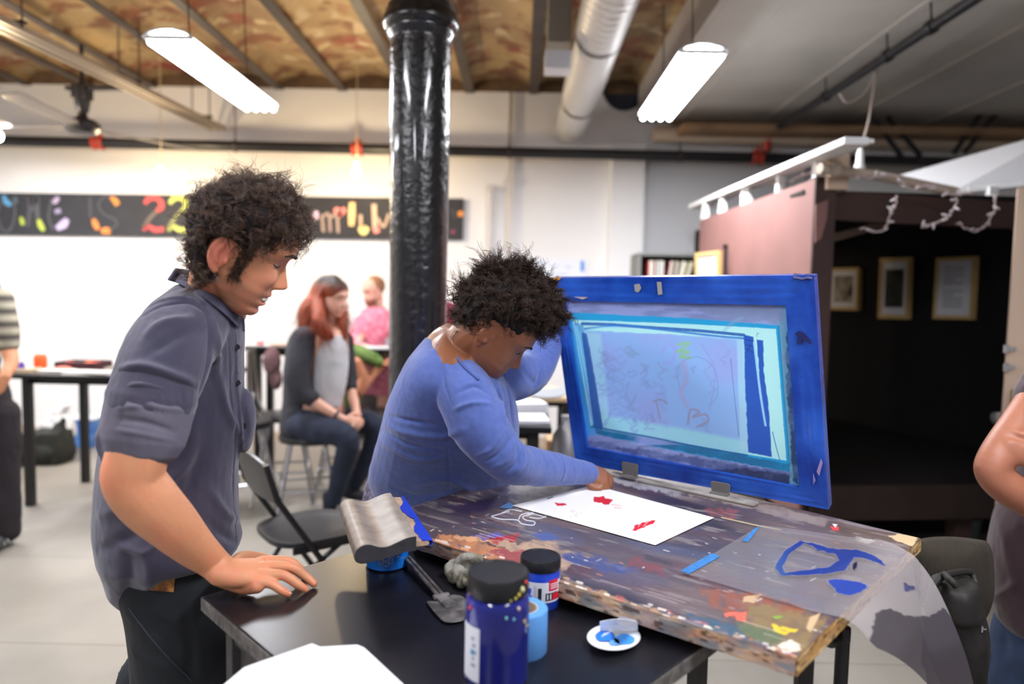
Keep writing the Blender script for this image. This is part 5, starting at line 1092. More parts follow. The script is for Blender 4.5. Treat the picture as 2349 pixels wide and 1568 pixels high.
def ink(pts, col=(42, 60, 132), a=0.88, **kw):
    before = cv.c.copy(); cv.poly(pts, (255, 0, 255), **kw); d = np.abs(cv.c-before).sum(1); tgt = np.abs(np.array(lin((255, 0, 255)))-before).sum(1); w_ = np.clip(d/(tgt+1e-6), 0, 1); cv.c = before*(1-w_[:, None])+np.array(lin(col))*w_[:, None]; al[:] = al*(1-w_)+a*w_
ink([(1775, 1300), (1800, 1262), (1836, 1238), (1846, 1244), (1812, 1270), (1796, 1298), (1800, 1312), (1900, 1300), (1924, 1284), (1912, 1264), (1950, 1262), (1960, 1280), (1940, 1308), (1890, 1316), (1790, 1320)], wob=3)
ink([(1836, 1238), (1900, 1256), (1976, 1262), (2010, 1274), (2034, 1300), (1990, 1282), (1930, 1274), (1876, 1262)], wob=4)
ink([(1898, 1330), (1930, 1326), (1978, 1336), (1990, 1346), (1962, 1364), (1920, 1362)], wob=6, col=(44, 66, 150))
ink([(1955, 1294), (1970, 1286), (1966, 1300), (1958, 1312)], col=(30, 34, 60), wob=4); ink([(2110, 1412), (2120, 1416), (2122, 1440), (2110, 1460)], wob=2); ink([(2056, 1424), (2064, 1440), (2066, 1450), (2058, 1440)], wob=2)
ink([(2072, 1336), (2096, 1344), (2100, 1352), (2084, 1356), (2076, 1352)], col=(70, 72, 120), a=0.6, wob=4)
ink([(2010, 1402), (2048, 1396), (2070, 1408), (2090, 1412), (2130, 1414), (2164, 1392), (2230, 1480), (2270, 1660), (2000, 1660), (1990, 1500)], col=(74, 68, 76), a=0.72, wob=8)
ink([(1540, 1300), (1750, 1195), (1990, 1230), (1900, 1400), (1700, 1370)], col=(140, 132, 140), a=0.14, wob=4) if 0 else None
c4 = np.ones((len(v), 4)); c4[:, :3] = cv.c; c4[:, 3] = al
a_ = me.color_attributes.new('Col', 'FLOAT_COLOR', 'POINT'); a_.data.foreach_set('color', c4.ravel())
m_ac = mat('clear film', (200, 200, 200), 0.18, attr=True, bump=0.05, bscale=6)
nt = m_ac.node_tree; at_ = [n for n in nt.nodes if n.type == 'ATTRIBUTE'][0]; nt.links.new(at_.outputs['Alpha'], nt.nodes['Principled BSDF'].inputs['Alpha'])
o = put('plastic_sheet', me, m_ac, smooth=True); so = o.modifiers.new('s', 'SOLIDIFY'); so.thickness = 0.0006
tag(o, 'clear plastic sheet with blue paint marks curling down off the right end of the board', 'plastic sheet')

# ---------------------------------------------------------------- things on the black table
# blue jar under the squeegee
c = G(885, 1300, ZT); c = V(c[0], c[1]+0.015, ZT)
m_jb = mat('blue ink jar', (20, 104, 196), 0.25, coat=0.4)
t = thing('ink_jar', 'bright blue ink jar with a white flower drawing under the squeegee', 'jar', c)
g = Geo(); g.lathe([(0.040, 0), (0.0455, 0.004), (0.0455, 0.055), (0.043, 0.060), (0.043, 0.070)], c, (0, 0, 1), 36); obj('jar_body', g, m_jb, t, smooth='auto')
g = Geo(); g.lathe([(0.0, 0.068), (0.0465, 0.068), (0.0475, 0.070), (0.0475, 0.078), (0.045, 0.080), (0, 0.080)], c, (0, 0, 1), 36); obj('lid', g, mat('black lid', (26, 26, 28), 0.4), t, smooth='auto')
m_wl = mat('white line print', (214, 226, 240), 0.6)
def jarline(c, r, pts, w=0.0009, nm='drawn_line', m=None):
    """thin printed line on a jar: (angle, height) pairs"""
    q = catmull([V(c[0]+(r+0.0003)*math.sin(a), c[1]-(r+0.0003)*math.cos(a), c[2]+h) for a, h in pts], 4)
    g = Geo(); g.tube(q, w/2, 4); return obj(nm, g, m or m_wl, t)
def petals(c, r, a0, h0, R_, n):
    for k in range(n):
        q = k*2*PI/n+0.3; d = V(math.cos(q), math.sin(q)); e = V(-d[1], d[0]); b = V(a0*r, h0)
        pts = [b+d*R_*0.25, b+d*R_*0.7+e*R_*0.28, b+d*R_, b+d*R_*0.7-e*R_*0.28, b+d*R_*0.25]
        jarline(c, r, [(p[0]/r, p[1]) for p in pts]); jarline(c, r, [((b+d*R_*0.3)[0]/r, (b+d*R_*0.3)[1]), ((b+d*R_*0.85)[0]/r, (b+d*R_*0.85)[1])])
petals(c, 0.0455, 0.12, 0.032, 0.019, 7); petals(c, 0.0455, -0.15, 0.046, 0.010, 5); petals(c, 0.0455, 0.42, 0.052, 0.007, 5)
for k in range(5): jarline(c, 0.0455, [(0.62, 0.047-k*0.004), (0.62+0.1+0.08*((k*7) % 3), 0.047-k*0.004)])
# squeegee resting on the jar
sA = G(893, 1262, ZT+0.098); sB = G(826, 1160, ZT+0.098)   # near and far end of its axis
sB = G(845, 1157, ZT+0.098)
t = thing('squeegee', 'worn wooden squeegee with a blue-stained blade lying across the ink jar', 'squeegee', sA)
ax = unit(sB-sA); wd = unit(np.cross(ax, V(0, 0, 1))); wd = wd if wd[0] > 0 else -wd
sA = V(sA[0], sA[1], 0)+V(0, 0, 0.985)-ax*0.0; LS = 0.30
tilt = V(0, 0, 1)
prof = []  # (across, height) S-shaped handle, upper side then lower side
up_ = [(-0.066, -0.012), (-0.062, 0.000), (-0.050, 0.008), (-0.036, 0.008), (-0.020, 0.002), (-0.004, 0.001), (0.014, 0.007), (0.034, 0.014), (0.052, 0.016)]
lo_ = [(0.052, -0.012), (0.030, -0.013), (0.008, -0.018), (-0.012, -0.022), (-0.032, -0.025), (-0.052, -0.027), (-0.063, -0.022)]
prof = catmull([V(*p) for p in up_], 4).tolist()+catmull([V(*p) for p in lo_], 4).tolist()
def sq(s, a, h): return sA+ax*s+wd*a*1.0+V(0, 0, h)
ss = np.linspace(0, LS, 40)
m_sw = mat('worn squeegee wood', (150, 138, 130), 0.45, noise=0.35, nscale=30, rgb2=(118, 106, 98), bump=0.2, bscale=40)
g = Geo(); g.rings([np.array([sq(s, a, h) for a, h in prof]) for s in ss]); obj('handle', g, m_sw, t, smooth='auto', bevel=0.0015)
g = Geo(); g.rings([np.array([sq(s, a, h-0.0002) for a, h in np.array(prof)*0.985]) for s in (-0.0012, 0.001)]); obj('end_cap', g, mat('dark end grain', (52, 50, 54), 0.6, noise=0.3, nscale=50), t)
g = Geo(); g.rings([np.array([sq(s, a, h) for a, h in ((0.050, 0.006), (0.074, 0.004), (0.078, -0.001), (0.074, -0.006), (0.050, -0.006))]) for s in (0.002, LS-0.002)]); obj('blade', g, mat('tan blade', (206, 170, 140), 0.5, noise=0.3, nscale=20, rgb2=(150, 130, 116)), t, bevel=0.001)
sb = np.linspace(0.001, LS-0.001, 60); inn = 0.070-0.010*fbm(sb*60, 1, 1)+0.006*(sb > 0.24); inn = inn-0.006*np.sin(sb*40)
g = Geo(); g.sheet(np.array([[sq(s, i_+(0.083-i_)*f, 0.0060-0.0022*f) for f in (0, 0.5, 0.85, 1)]+[sq(s, 0.084, -0.002), sq(s, 0.080, -0.0065)] for s, i_ in zip(sb, inn)]), 0.0014); obj('ink_edge', g, mat('wet blue ink', (36, 62, 190), 0.3), t, smooth='auto')
# spatula
t = thing('spatula', 'grey steel ink spatula lying on the black table right of the squeegee', 'spatula', G(1010, 1380, ZT))
h0, h1 = G(934, 1278, ZT+0.020), G(1012, 1366, ZT+0.010)
hd = unit(h1-h0); hs = unit(np.cross(hd, V(0, 0, 1)))
m_sp2 = mat('scuffed spatula', (140, 136, 134), 0.4, metal=0.5, noise=0.5, nscale=40, rgb2=(86, 82, 80), bump=0.2, bscale=80)
for w in (-0.0048, 0.0048):
    g = Geo(); g.tube([h0+hs*w, h1+hs*w], 0.0036, 8); obj('handle_rod', g, m_sp2, t, smooth='auto')
g = Geo(); g.box((h0+h1)/2, (np.linalg.norm(h1-h0), 0.008, 0.003), axes=(hd, hs, np.cross(hs, hd)*-1)); obj('handle_web', g, mat('dark web', (40, 38, 38), 0.4), t)
g = Geo(); g.bar(h1-hs*0.016, h1+hs*0.016, 0.010, 0.008); obj('collar', g, m_sp2, t, bevel=0.002)
bl_ = [(1000, 1378), (1030, 1364), (1058, 1366), (1072, 1380), (1070, 1408), (1060, 1424), (1024, 1427), (1004, 1412), (982, 1386), (981, 1378)]
g = Geo(); pts = catmull([V(*p, 0) for p in bl_]+[V(*bl_[0], 0)], 4)[:-1]; ctr = pts.mean(0)
g.rings([np.array([G(*(ctr+(p-ctr)*f)[:2], ZT+h) for p in pts]) for f, h in ((0.3, 0.0065), (0.97, 0.0060), (1.0, 0.0045), (0.97, 0.003), (0.3, 0.003))]); obj('blade', g, m_sp2, t, smooth='auto')
g = Geo(); g.box(h1+hd*0.022-V(0, 0, 0.001), (0.05, 0.022, 0.005), axes=(hd, hs, V(0, 0, 1))); obj('blade_rib', g, m_sp2, t, bevel=0.001)
# crumpled cloth
t = None; g = Geo()
cA = G(1098, 1322, ZT)
for px, py, zz, r in [(1050, 1318, .018, .022), (1080, 1326, .02, .024), (1110, 1318, .026, .026), (1140, 1322, .024, .024), (1165, 1330, .018, .02), (1080, 1298, .02, .022), (1120, 1298, .03, .022), (1060, 1335, .012, .015), (1130, 1340, .015, .02), (1150, 1345, .012, .015), (1175, 1340, .012, .014)]:
    g.ellipsoid(G(px, py, ZT+zz), (r, r, r*0.85))
g.tube(catmull([G(1036, 1322, ZT+.010), G(1034, 1300, ZT+.022), G(1056, 1284, ZT+.036), G(1090, 1280, ZT+.044), G(1112, 1284, ZT+.044)], 6), [0.008, 0.012, 0.011, 0.011, 0.014], 10)
me = remesh(g, 0.0025, 5)
folds(me, [([G(1050, 1305, ZT+.04), G(1085, 1300, ZT+.045), G(1110, 1320, ZT+.04)], .005, .006), ([G(1120, 1290, ZT+.05), G(1130, 1320, ZT+.045), G(1125, 1345, ZT+.02)], .005, .005), ([G(1140, 1290, ZT+.05), G(1155, 1320, ZT+.04), G(1165, 1345, ZT+.02)], .004, -.005), ([G(1060, 1320, ZT+.03), G(1090, 1335, ZT+.03)], .004, -.006)], 0.009, 55)
v = coords(me); v[:, 2] = np.maximum(v[:, 2], ZT+0.001); setco(me, v)
tag(put('rag', me, mat('grey rag', (140, 136, 128), 0.95, noise=0.4, nscale=18, rgb2=(104, 100, 82), bump=0.5, bscale=200, bdist=0.001), smooth=True), 'crumpled grey-green rag on the black table against the board edge', 'rag')

def ink_jar(name, label, c, r, h, neck, body, liq=None, lidh=0.022, group=None):
    t = thing(name, label, 'jar', c, group)
    g = Geo(); g.lathe([(r*0.93, 0), (r, 0.004), (r, h-lidh-0.012), (r*0.97, h-lidh-0.004), (r*neck, h-lidh), (r*neck, h-lidh+0.004)], c, (0, 0, 1), 48); obj('jar_body', g, body, t, smooth='auto')
    g = Geo(); rl = r*neck+0.003; th = np.linspace(0, 2*PI, 96, endpoint=False); rib = 1+0.006*(np.arange(96) % 2)
    def rg(f, z, rb=False): rr = f*(rib if rb else 1); return np.stack([c[0]+rr*np.cos(th), c[1]+rr*np.sin(th), np.full(96, c[2]+z)], 1)
    g.rings([rg(rl*0.98, h-lidh+0.001), rg(rl, h-lidh+0.003, 1), rg(rl, h-0.003, 1), rg(rl*0.97, h), rg(rl*0.9, h), rg(rl*0.88, h-0.0015), rg(0.001, h-0.0015)]); obj('lid', g, mat('black lid'), t, smooth='auto')
    return t
def label_patch(t, c, r, a0, a1, z0, z1, m, nm='label', off=0.0004, n=24):
    g = Geo(); g.sheet(np.array([[V(c[0]+(r+off)*math.sin(a), c[1]-(r+off)*math.cos(a), c[2]+zz) for zz in (z0, z1)] for a in np.linspace(a0, a1, n)]), 0.0003); return obj(nm, g, m, t, smooth='auto')
# small blue jar with printed label
m_jb2 = mat('royal blue jar', (26, 62, 184), 0.25, coat=0.4); m_lw = mat('label white', (224, 224, 232), 0.5); m_lk = mat('label black', (20, 16, 30), 0.5); m_lr = mat('label red', (206, 30, 50), 0.5)
c = G(1238, 1392, ZT); c = V(c[0], c[1]+0.006, ZT)
c = V(c[0], G(1238, 1404, ZT)[1]+0.036, ZT)
t = ink_jar('ink_jar', 'small royal blue ink jar with black lid and white label beside the board', c, 0.0375, 0.094, 0.94, m_jb2)
label_patch(t, c, 0.0375, -0.95, 1.25, 0.018, 0.056, m_lw)
label_patch(t, c, 0.0375, 0.25, 0.95, 0.022, 0.036, m_lk, 'label_block', 0.0008); label_patch(t, c, 0.0375, 0.62, 1.1, 0.022, 0.034, m_lr, 'label_block', 0.0011)
label_patch(t, c, 0.0375, 0.42, 0.98, 0.040, 0.060, m_lr, 'label_block', 0.0009)
for k in range(3): label_patch(t, c, 0.0375, 0.50, 0.95, 0.044+k*0.004, 0.0455+k*0.004, m_lw, 'label_line', 0.0012)
for k, a_ in enumerate((0.32, 0.48)): label_patch(t, c, 0.0375, a_, a_+0.07, 0.024, 0.034, m_lw, 'label_line', 0.0012)
for k in range(9): label_patch(t, c, 0.0375, -0.12+0.02*k, -0.108+0.02*k+0.006*(k % 2), 0.022, 0.046, m_lk, 'barcode_bar', 0.0008, 3)
for k in range(6): label_patch(t, c, 0.0375, -0.34, -0.2+0.02*(k % 3), 0.048-k*0.004, 0.0488-k*0.004, mat('label text', (120, 130, 170), 0.5), 'label_line', 0.0008, 4)
for a_, z_, s_ in ((-0.62, 0.032, 0.007), (-0.5, 0.026, 0.006), (-0.55, 0.040, 0.005), (-0.68, 0.024, 0.005)):
    label_patch(t, c, 0.0375, a_-s_/0.0375/1.6, a_+s_/0.0375/1.6, z_-s_*0.8, z_+s_*0.8, mat('label blue', (50, 80, 200), 0.5), 'label_blot', 0.0009, 6)
# blue tape roll
c = V(*G(1205, 1470, ZT)[:2], ZT); c = V(G(1196, 1490, ZT)[0], G(1235, 1512, ZT)[1]+0.030, ZT)
t = thing('tape_roll', 'light blue roll of masking tape standing behind the tall blue jar', 'tape roll', c)
g = Geo(); g.lathe([(0.026, 0), (0.041, 0), (0.042, 0.002), (0.042, 0.070), (0.041, 0.072), (0.026, 0.072), (0.026, 0)], c, (0, 0, 1), 48, cap=False); obj('tape', g, mat('light blue tape', (92, 150, 214), 0.55, bump=0.1, bscale=30), t, smooth='auto')
g = Geo(); g.lathe([(0.024, 0), (0.026, 0), (0.026, 0.072), (0.024, 0.072), (0.024, 0)], c, (0, 0, 1), 36, cap=False); obj('cardboard_core', g, mat('core card', (186, 170, 150), 0.8), t, smooth='auto')
# tall jar, nearest the camera
c = P(1141, 1400, 1.01); c = V(c[0], 1.01, ZT)
m_tall = mat('violet blue ink jar', (40, 50, 150), 0.14, coat=0.6, noise=0.6, nscale=5, rgb2=(20, 24, 96), detail=1.0)
t = ink_jar('ink_jar', 'tall dark blue ink jar with paint-spotted black lid, nearest the camera', c, 0.0485, 0.166, 0.90, m_tall, lidh=0.032)
label_patch(t, c, 0.0485, -1.35, -0.52, -0.0+0.012, 0.094, m_lw)
for k in range(5): label_patch(t, c, 0.0485, -0.85+0.04*(k % 2), -0.72+0.05*(k % 3), 0.074-0.010*k, 0.079-0.010*k, mat('label grey', (150, 160, 180), 0.6), 'label_line', 0.0009, 5)
label_patch(t, c, 0.0485, -0.86, -0.72, 0.052, 0.060, mat('label teal', (60, 140, 180), 0.5), 'label_blot', 0.0010, 5)
for a_, z_, s_, rgb in [(-0.95, 0.120, 0.005, (206, 60, 50)), (0.75, 0.164-0.02, 0.004, (206, 180, 60)), (0.62, 0.140, 0.003, (206, 190, 90)), (0.45, 0.138, 0.0025, (196, 176, 90)), (0.72, 0.124, 0.004, (230, 200, 170)), (0.30, 0.114, 0.0035, (120, 190, 190)), (0.55, 0.110, 0.0035, (110, 170, 190)), (0.9, 0.150, 0.006, (214, 206, 150)), (1.1, 0.158, 0.004, (214, 60, 60)), (1.0, 0.10, 0.004, (190, 160, 60)), (-1.0, 0.14, 0.004, (120, 70, 40)), (1.2, 0.09, 0.003, (214, 190, 80))]:
    rr = 0.0485 if z_ < 0.13 else 0.0485*0.9+0.0035
    p = V(c[0]+rr*math.sin(a_), c[1]-rr*math.cos(a_), c[2]+z_); g = Geo(); g.ellipsoid(p, (s_, s_, s_*0.8) if 0 else (s_*0.6, s_*0.6, s_*0.8), n=10, m=6); obj('paint_spot', g, mat('spot '+str(rgb), rgb, 0.3), t, smooth=True)
# peeled foil jar seal
t = thing('foil_seal', 'peeled white and blue foil jar seal on the black table', 'foil seal', G(1408, 1460, ZT))
cx2, cy2 = 1408, 1452
def fs(a, f, h=0.0, sq_=1.0): return G(cx2+61*f*math.cos(a), cy2+8+30*f*math.sin(a)*sq_, ZT+0.004+h)
rs = []
for f in (0.02, 0.3, 0.6, 0.85, 1.0):
    rs.append(np.array([fs(a, f, 0.012*max(0, (f-0.8))*5*(0.6+0.4*math.cos(a-2.6))) for a in np.linspace(0, 2*PI, 40, endpoint=False)]))
g = Geo(); g.rings(rs, cap=False); o = obj('disc', g, mat('foil white', (226, 228, 234), 0.35, bump=0.1, bscale=40), t, smooth=True); so = o.modifiers.new('s', 'SOLIDIFY'); so.thickness = 0.0006
for (x0, y0, w_, h_, rgb) in ((1388, 1458, 22, 13, (30, 110, 206)), (1432, 1466, 24, 12, (60, 140, 216)), (1410, 1472, 12, 8, (90, 150, 210))):
    g = Geo(); g.slab([G(x0+w_*math.cos(a), y0+h_*math.sin(a)*(1+0.15*math.sin(3*a)), ZT+0.0065) for a in np.linspace(0, 2*PI, 20, endpoint=False)], 0.0004, V(0, 0, 1)); obj('ink_blot', g, mat('blot '+str(rgb), rgb, 0.3), t)
g = Geo(); g.sheet(np.array([[G(1376+14.5*i, 1446-j*7-6*math.sin(PI*i/6)*(j > 0), ZT+0.006+0.008*j+0.003*math.sin(PI*i/6)) for j in range(4)] for i in range(7)]), 0.0006); obj('peeled_flap', g, mat('foil white'), t, smooth='auto')
g = Geo(); g.slab([G(1438+22*math.cos(a), 1424+17*math.sin(a), ZT+0.030+0.004*math.sin(a)) for a in np.linspace(0, 2*PI, 24, endpoint=False)], 0.0006, V(0, -0.5, 0.8)); obj('pull_tab', g, mat('silver foil', (160, 160, 172), 0.35, metal=0.4, bump=0.3, bscale=200), t)
for k in range(5): g = Geo(); g.bar(G(1380+k*4, 1460-k*2, ZT+0.0072), G(1386+k*4, 1452-k*1.5, ZT+0.0072), 0.001, 0.0005); obj('script_mark', g, m_lw, t)
# white paper in the near foreground
q = [(498, 1600), (560, 1546), (716, 1490), (735, 1498), (820, 1493), (836, 1500), (930, 1590), (960, 1620), (700, 1640)]
g = Geo(); g.slab([G(x, y, ZT+0.001) for x, y in q], 0.012, V(0, 0, 1)); tag(obj('paper_sheets', g, mat('foreground paper', (240, 240, 244), 0.75), bevel=0.002), 'blurred stack of white paper sheets at the near edge of the black table', 'paper')
# ================================================================ PEOPLE
from mathutils.bvhtree import BVHTree
def bvh(me):
    n = len(me.polygons); v = coords(me)
    return BVHTree.FromPolygons(v.tolist(), [tuple(p.vertices) for p in me.polygons])
def hit(tree, px, py, off=0.0):
    d = unit(ray(px, py)); loc, nn, i, dist = tree.ray_cast(Vector(CAM), Vector(d))
    if loc is None: return None
    nn = np.array(nn); nn = nn if nn@d < 0 else -nn
    return np.array(loc)+nn*off
def trace(tree, pts, off=0.0, dens=12):
    q = []
    pts = catmull(np.array(pts, float), 4) if len(pts) > 2 else np.array(pts, float)
    for p in pts:
        h = hit(tree, p[0], p[1], off)
        if h is not None: q.append(h)
    return np.array(q)
def pxfolds(me, tree, fl, namp=0, nscale=20):
    L_ = []
    for pts, w, h in fl:
        q = trace(tree, pts)
        if len(q) > 1: L_.append((q, w, h))
    folds(me, L_, namp, nscale)
def I(z, t): t = np.array(t, float); o = np.argsort(t[:, 0]); return np.interp(z, t[o, 0], t[o, 1])
HF = [(.125, .005), (.118, .035), (.105, .058), (.09, .073), (.06, .090), (.035, .096), (.02, .0975), (.008, .092), (-.005, .088), (-.03, .089), (-.055, .090), (-.066, .0925), (-.079, .090), (-.090, .088), (-.097, .084), (-.108, .088), (-.117, .082), (-.123, .066), (-.126, .05)]
HB = [(.125, -.02), (.118, -.05), (.105, -.073), (.08, -.092), (.045, -.104), (.0, -.102), (-.03, -.09), (-.055, -.072), (-.075, -.05), (-.09, -.03), (-.105, -.0), (-.118, .02), (-.126, .03)]
HW = [(.125, .006), (.118, .03), (.105, .048), (.08, .064), (.045, .0745), (.01, .074), (-.02, .069), (-.045, .065), (-.065, .060), (-.085, .052), (-.1, .043), (-.113, .034), (-.122, .022), (-.126, .01)]
class Head:
    def __init__(s, anchor_local, anchor_world, heading, pitch, roll=0.0, scale=1.0, opts=None):
        f = V(math.cos(heading)*math.cos(pitch), math.sin(heading)*math.cos(pitch), -math.sin(pitch))
        l = V(-math.sin(heading), math.cos(heading), 0); u = np.cross(f, l); u = u if u[2] > 0 else -u
        l2 = math.cos(roll)*l+math.sin(roll)*u; u2 = -math.sin(roll)*l+math.cos(roll)*u
        s.M = np.stack([f, l2, u2], 1)*scale; s.sc = scale; s.o = np.asarray(anchor_world)-s.M@np.asarray(anchor_local, float); s.opts = opts or {}
    def w(s, p): return np.asarray(p, float)@s.M.T+s.o
    def loc(s, p): return (np.asarray(p)-s.o)@np.linalg.inv(s.M).T
    def add(s, g, nz=110, nt=120, ears=True):
        o = s.opts; zz = np.linspace(-.1265, .1255, nz); th = np.linspace(0, 2*PI, nt, endpoint=False); rs = []
        smile = o.get('smile', 0); big = o.get('nose', 1.0); jaw = o.get('jaw', 1.0)
        for z in zz:
            F = I(z, HF)+o.get('brow', 0)*np.clip((z+.002)/.02, 0, 1)*np.clip((.12-z)/.03, 0, 1)+o.get('chin', 0)*math.exp(-((z+.108)/.014)**2); B = I(z, HB); Wd = I(z, HW)*(1+(jaw-1)*np.clip((-z)/.08, 0, 1))
            ct, st = np.cos(th), np.sin(th); p = 2.25
            x = B+(F-B)*(1+np.sign(ct)*abs(ct)**(2/p))/2; y = Wd*np.sign(st)*abs(st)**(2/p)
            fr = np.clip((x-(B+(F-B)*0.5))/((F-B)*0.35+1e-6), 0, 1)
            N_ = I(z, [(.012, 0), (.004, .003), (-.006, .007), (-.02, .014), (-.033, .0225), (-.041, .0265), (-.047, .0235), (-.052, .013), (-.056, .003), (-.06, 0), (.1, 0), (-.1, 0)])*big
            wn = I(z, [(.01, .007), (-.02, .0085), (-.04, .0115), (-.05, .012), (-.06, .010)])
            dx = N_*np.exp(-(y/wn)**2); a = abs(y)
            ga = lambda y0, z0, ry, rz: np.exp(-((a-y0)/ry)**2-((z-z0)/rz)**2)
            dx += .006*big*ga(.0125, -.047, .0055, .006)
            dx += -.011*ga(.030, .0, .015, .011)+.0068*ga(.030, -.003, .0115, .0075)-.003*ga(.030, -.014, .012, .004)
            dx += .0045*ga(.026, .019, .022, .006)
            dx += (.003+.006*smile)*ga(.040, -.036, .018, .016)-.004*smile*ga(.030, -.066, .007, .014)
            dx += .0048*ga(0, -.0700, .021, .0042)+.0058*ga(0, -.0885 if smile else -.0845, .019, .0055)-.0050*ga(0, -.0785 if smile else -.0772, .024, .0026+.003*smile)
            if smile: dx += -.010*ga(0, -.0788, .020, .0042)
            dx += -.0025*ga(0, -.062, .004, .004)-.003*ga(0, -.097, .016, .005)
            x = x+dx*fr; x = np.where(x < .01, .01+(x-.01)*o.get('back', .9), x); zq = z if z < .03 else .03+(z-.03)*o.get('top', .92)
            rs.append(s.w(np.stack([x, y, np.full(nt, zq)], 1)))
        g.rings(rs)
        if ears:
            for sd in (1, -1):
                es = o.get('ear', 1.0)
                c = lambda a, b, d=0.0: s.w([a*es-.010, sd*(.0695+d*es), b*es-.026])
                rim = catmull([V(.010, .004, -.006), V(.012, .010, .012), V(.002, .014, .026), V(-.012, .018, .026), V(-.020, .020, .010), V(-.019, .018, -.008), V(-.010, .012, -.024), V(.002, .006, -.033)], 5)
                g.tube([c(q[0], q[2], (q[1]-.008)*.8) for q in rim], np.array([.004, .0048, .005, .005, .0048, .0055, .0066])*s.sc*es, 10)
                g.tube([c(*q) for q in ((-.004, .018, .008), (-.010, .008, .010), (-.010, -.006, .009), (-.003, -.016, .006))], .0042*s.sc, 8)
                g.ellipsoid(c(-.004, .000, .002), np.array([.017, .006, .027])*s.sc*es, s.M/s.sc, 16, 10)
                g.ellipsoid(c(.009, -.008, .006), np.array([.004, .005, .007])*s.sc, s.M/s.sc, 10, 8)
    def color(s, me, base, lip, ear=None, stub=None, stub_a=0.4, blush=None):
        s.me = me; v = coords(me); q = s.loc(v); c = np.tile(np.array(lin(base)), (len(v), 1)); inh = (abs(q) < .16).all(1)
        def mixm(w, col):
            w = (w*inh)[:, None]; c[:] = c*(1-w)+np.array(lin(col))*w
        if blush is not None: mixm(.45*np.exp(-((abs(q[:, 1])-.045)/.02)**2-((q[:, 2]+.035)/.02)**2-((q[:, 0]-.07)/.04)**2)+.4*np.exp(-((q[:, 0]-.115)/.012)**2-((q[:, 2]+.042)/.012)**2-(q[:, 1]/.02)**2), blush)
        if stub is not None:
            m = np.clip((-.052-q[:, 2])/.014, 0, 1)*np.clip((q[:, 0]+.005)/.03, 0, 1)*np.clip((.05+q[:, 2]+.09)/.02, 0, 1)
            m = np.maximum(m, np.exp(-((q[:, 2]+.062)/.005)**2-(q[:, 1]/.022)**2)*(q[:, 0] > .07)*.8)
            mixm(stub_a*m*(0.7+0.6*vnoise(v[:, 0]*900, v[:, 1]*900, v[:, 2]*900)), stub)
        sm = s.opts.get('smile', 0)
        up = np.exp(-(abs(q[:, 1])/.023)**4)*(np.exp(-((q[:, 2]+.0715)/.0038)**2)+np.exp(-((q[:, 2]+(.0880 if sm else .0835))/.0045)**2)+np.exp(-((q[:, 2]+.0785)/.003)**2))
        mixm(np.clip(up, 0, 1)*(q[:, 0] > .07)*.75, lip)
        if ear is not None: mixm(.65*np.exp(-((q[:, 0]+.013)/.026)**4-((q[:, 2]+.028)/.036)**4)*np.clip((abs(q[:, 1])-.070)/.006, 0, 1), ear)
        # colour variation of the skin itself
        n = fbm(v[:, 0]*45, v[:, 1]*45, v[:, 2]*45); c *= (0.92+0.16*n)[:, None]
        setcol(me, np.clip(c, 0, 1))
    def snap(s, y, z, off=0.0, x0=.2):
        if not hasattr(s, 'tree'):
            v = coords(s.me); q = s.loc(v); ok = (q[:, 0] > .02) & (abs(q[:, 1]) < .09) & (abs(q[:, 2]) < .14)
            fs = [tuple(p.vertices) for p in s.me.polygons if ok[p.vertices[0]]]; s.tree = BVHTree.FromPolygons(v.tolist(), fs)
        loc, n, i, d = s.tree.ray_cast(Vector(s.w([x0, y, z])), Vector(-s.M[:, 0]/s.sc))
        return (s.loc(np.array(loc))[0] if loc is not None else .08)+off
    def face(s, parent, brow, lash, brow_w=.0032, closed=True, teeth=False, glasses=False):
        for sd in (1, -1):
            P_ = [(.094, .012, .0175), (.0965, .024, .0215), (.090, .036, .022), (.078, .047, .0175)]
            q = catmull([s.w([s.snap(sd*b, c, .0008), sd*b, c]) for a, b, c in P_], 5); n = len(q)
            g = Geo(); g.tube(q, np.array([.0028, brow_w*1.15, brow_w, .0014])*s.sc, 8); obj('eyebrow', g, brow, parent, smooth=True)
            q = catmull([s.w([s.snap(sd*b, c, .0006), sd*b, c]) for a, b, c in ((.0835, .018, -.0065), (.0880, .025, -.0092), (.0868, .034, -.0092), (.078, .042, -.0060))], 5)
            g = Geo(); g.tube(q, np.array([.0006, .0014, .0015, .0008])*s.sc, 6); obj('eyelashes', g, lash, parent, smooth=True)
            g = Geo(); g.ellipsoid(s.w([s.snap(sd*.030, -.0075, -.0120), sd*.030, -.0080]), np.array([.0112]*3)*s.sc); obj('eyeball', g, mat('eye white', (226, 220, 214), 0.2), parent, smooth=True)
        if teeth:
            g = Geo(); rs = []
            for k, a in enumerate(np.linspace(-1.0, 1.0, 41)):
                bump_ = 1-0.10*abs(math.sin(a*10.5))**6
                c0 = V(s.snap(.0235*a, -.0712)-.0036, .0235*a, 0); e = []
                for ph in np.linspace(0, 2*PI, 10, endpoint=False): e.append(s.w([c0[0]+.0022*math.cos(ph)*bump_, c0[1], -.0788+.0048*math.sin(ph)*(1-.3*a*a)+.002*a*a]))
                rs.append(np.array(e))
            g.rings(rs); obj('teeth', g, mat('teeth', (232, 226, 214), 0.25), parent, smooth=True)

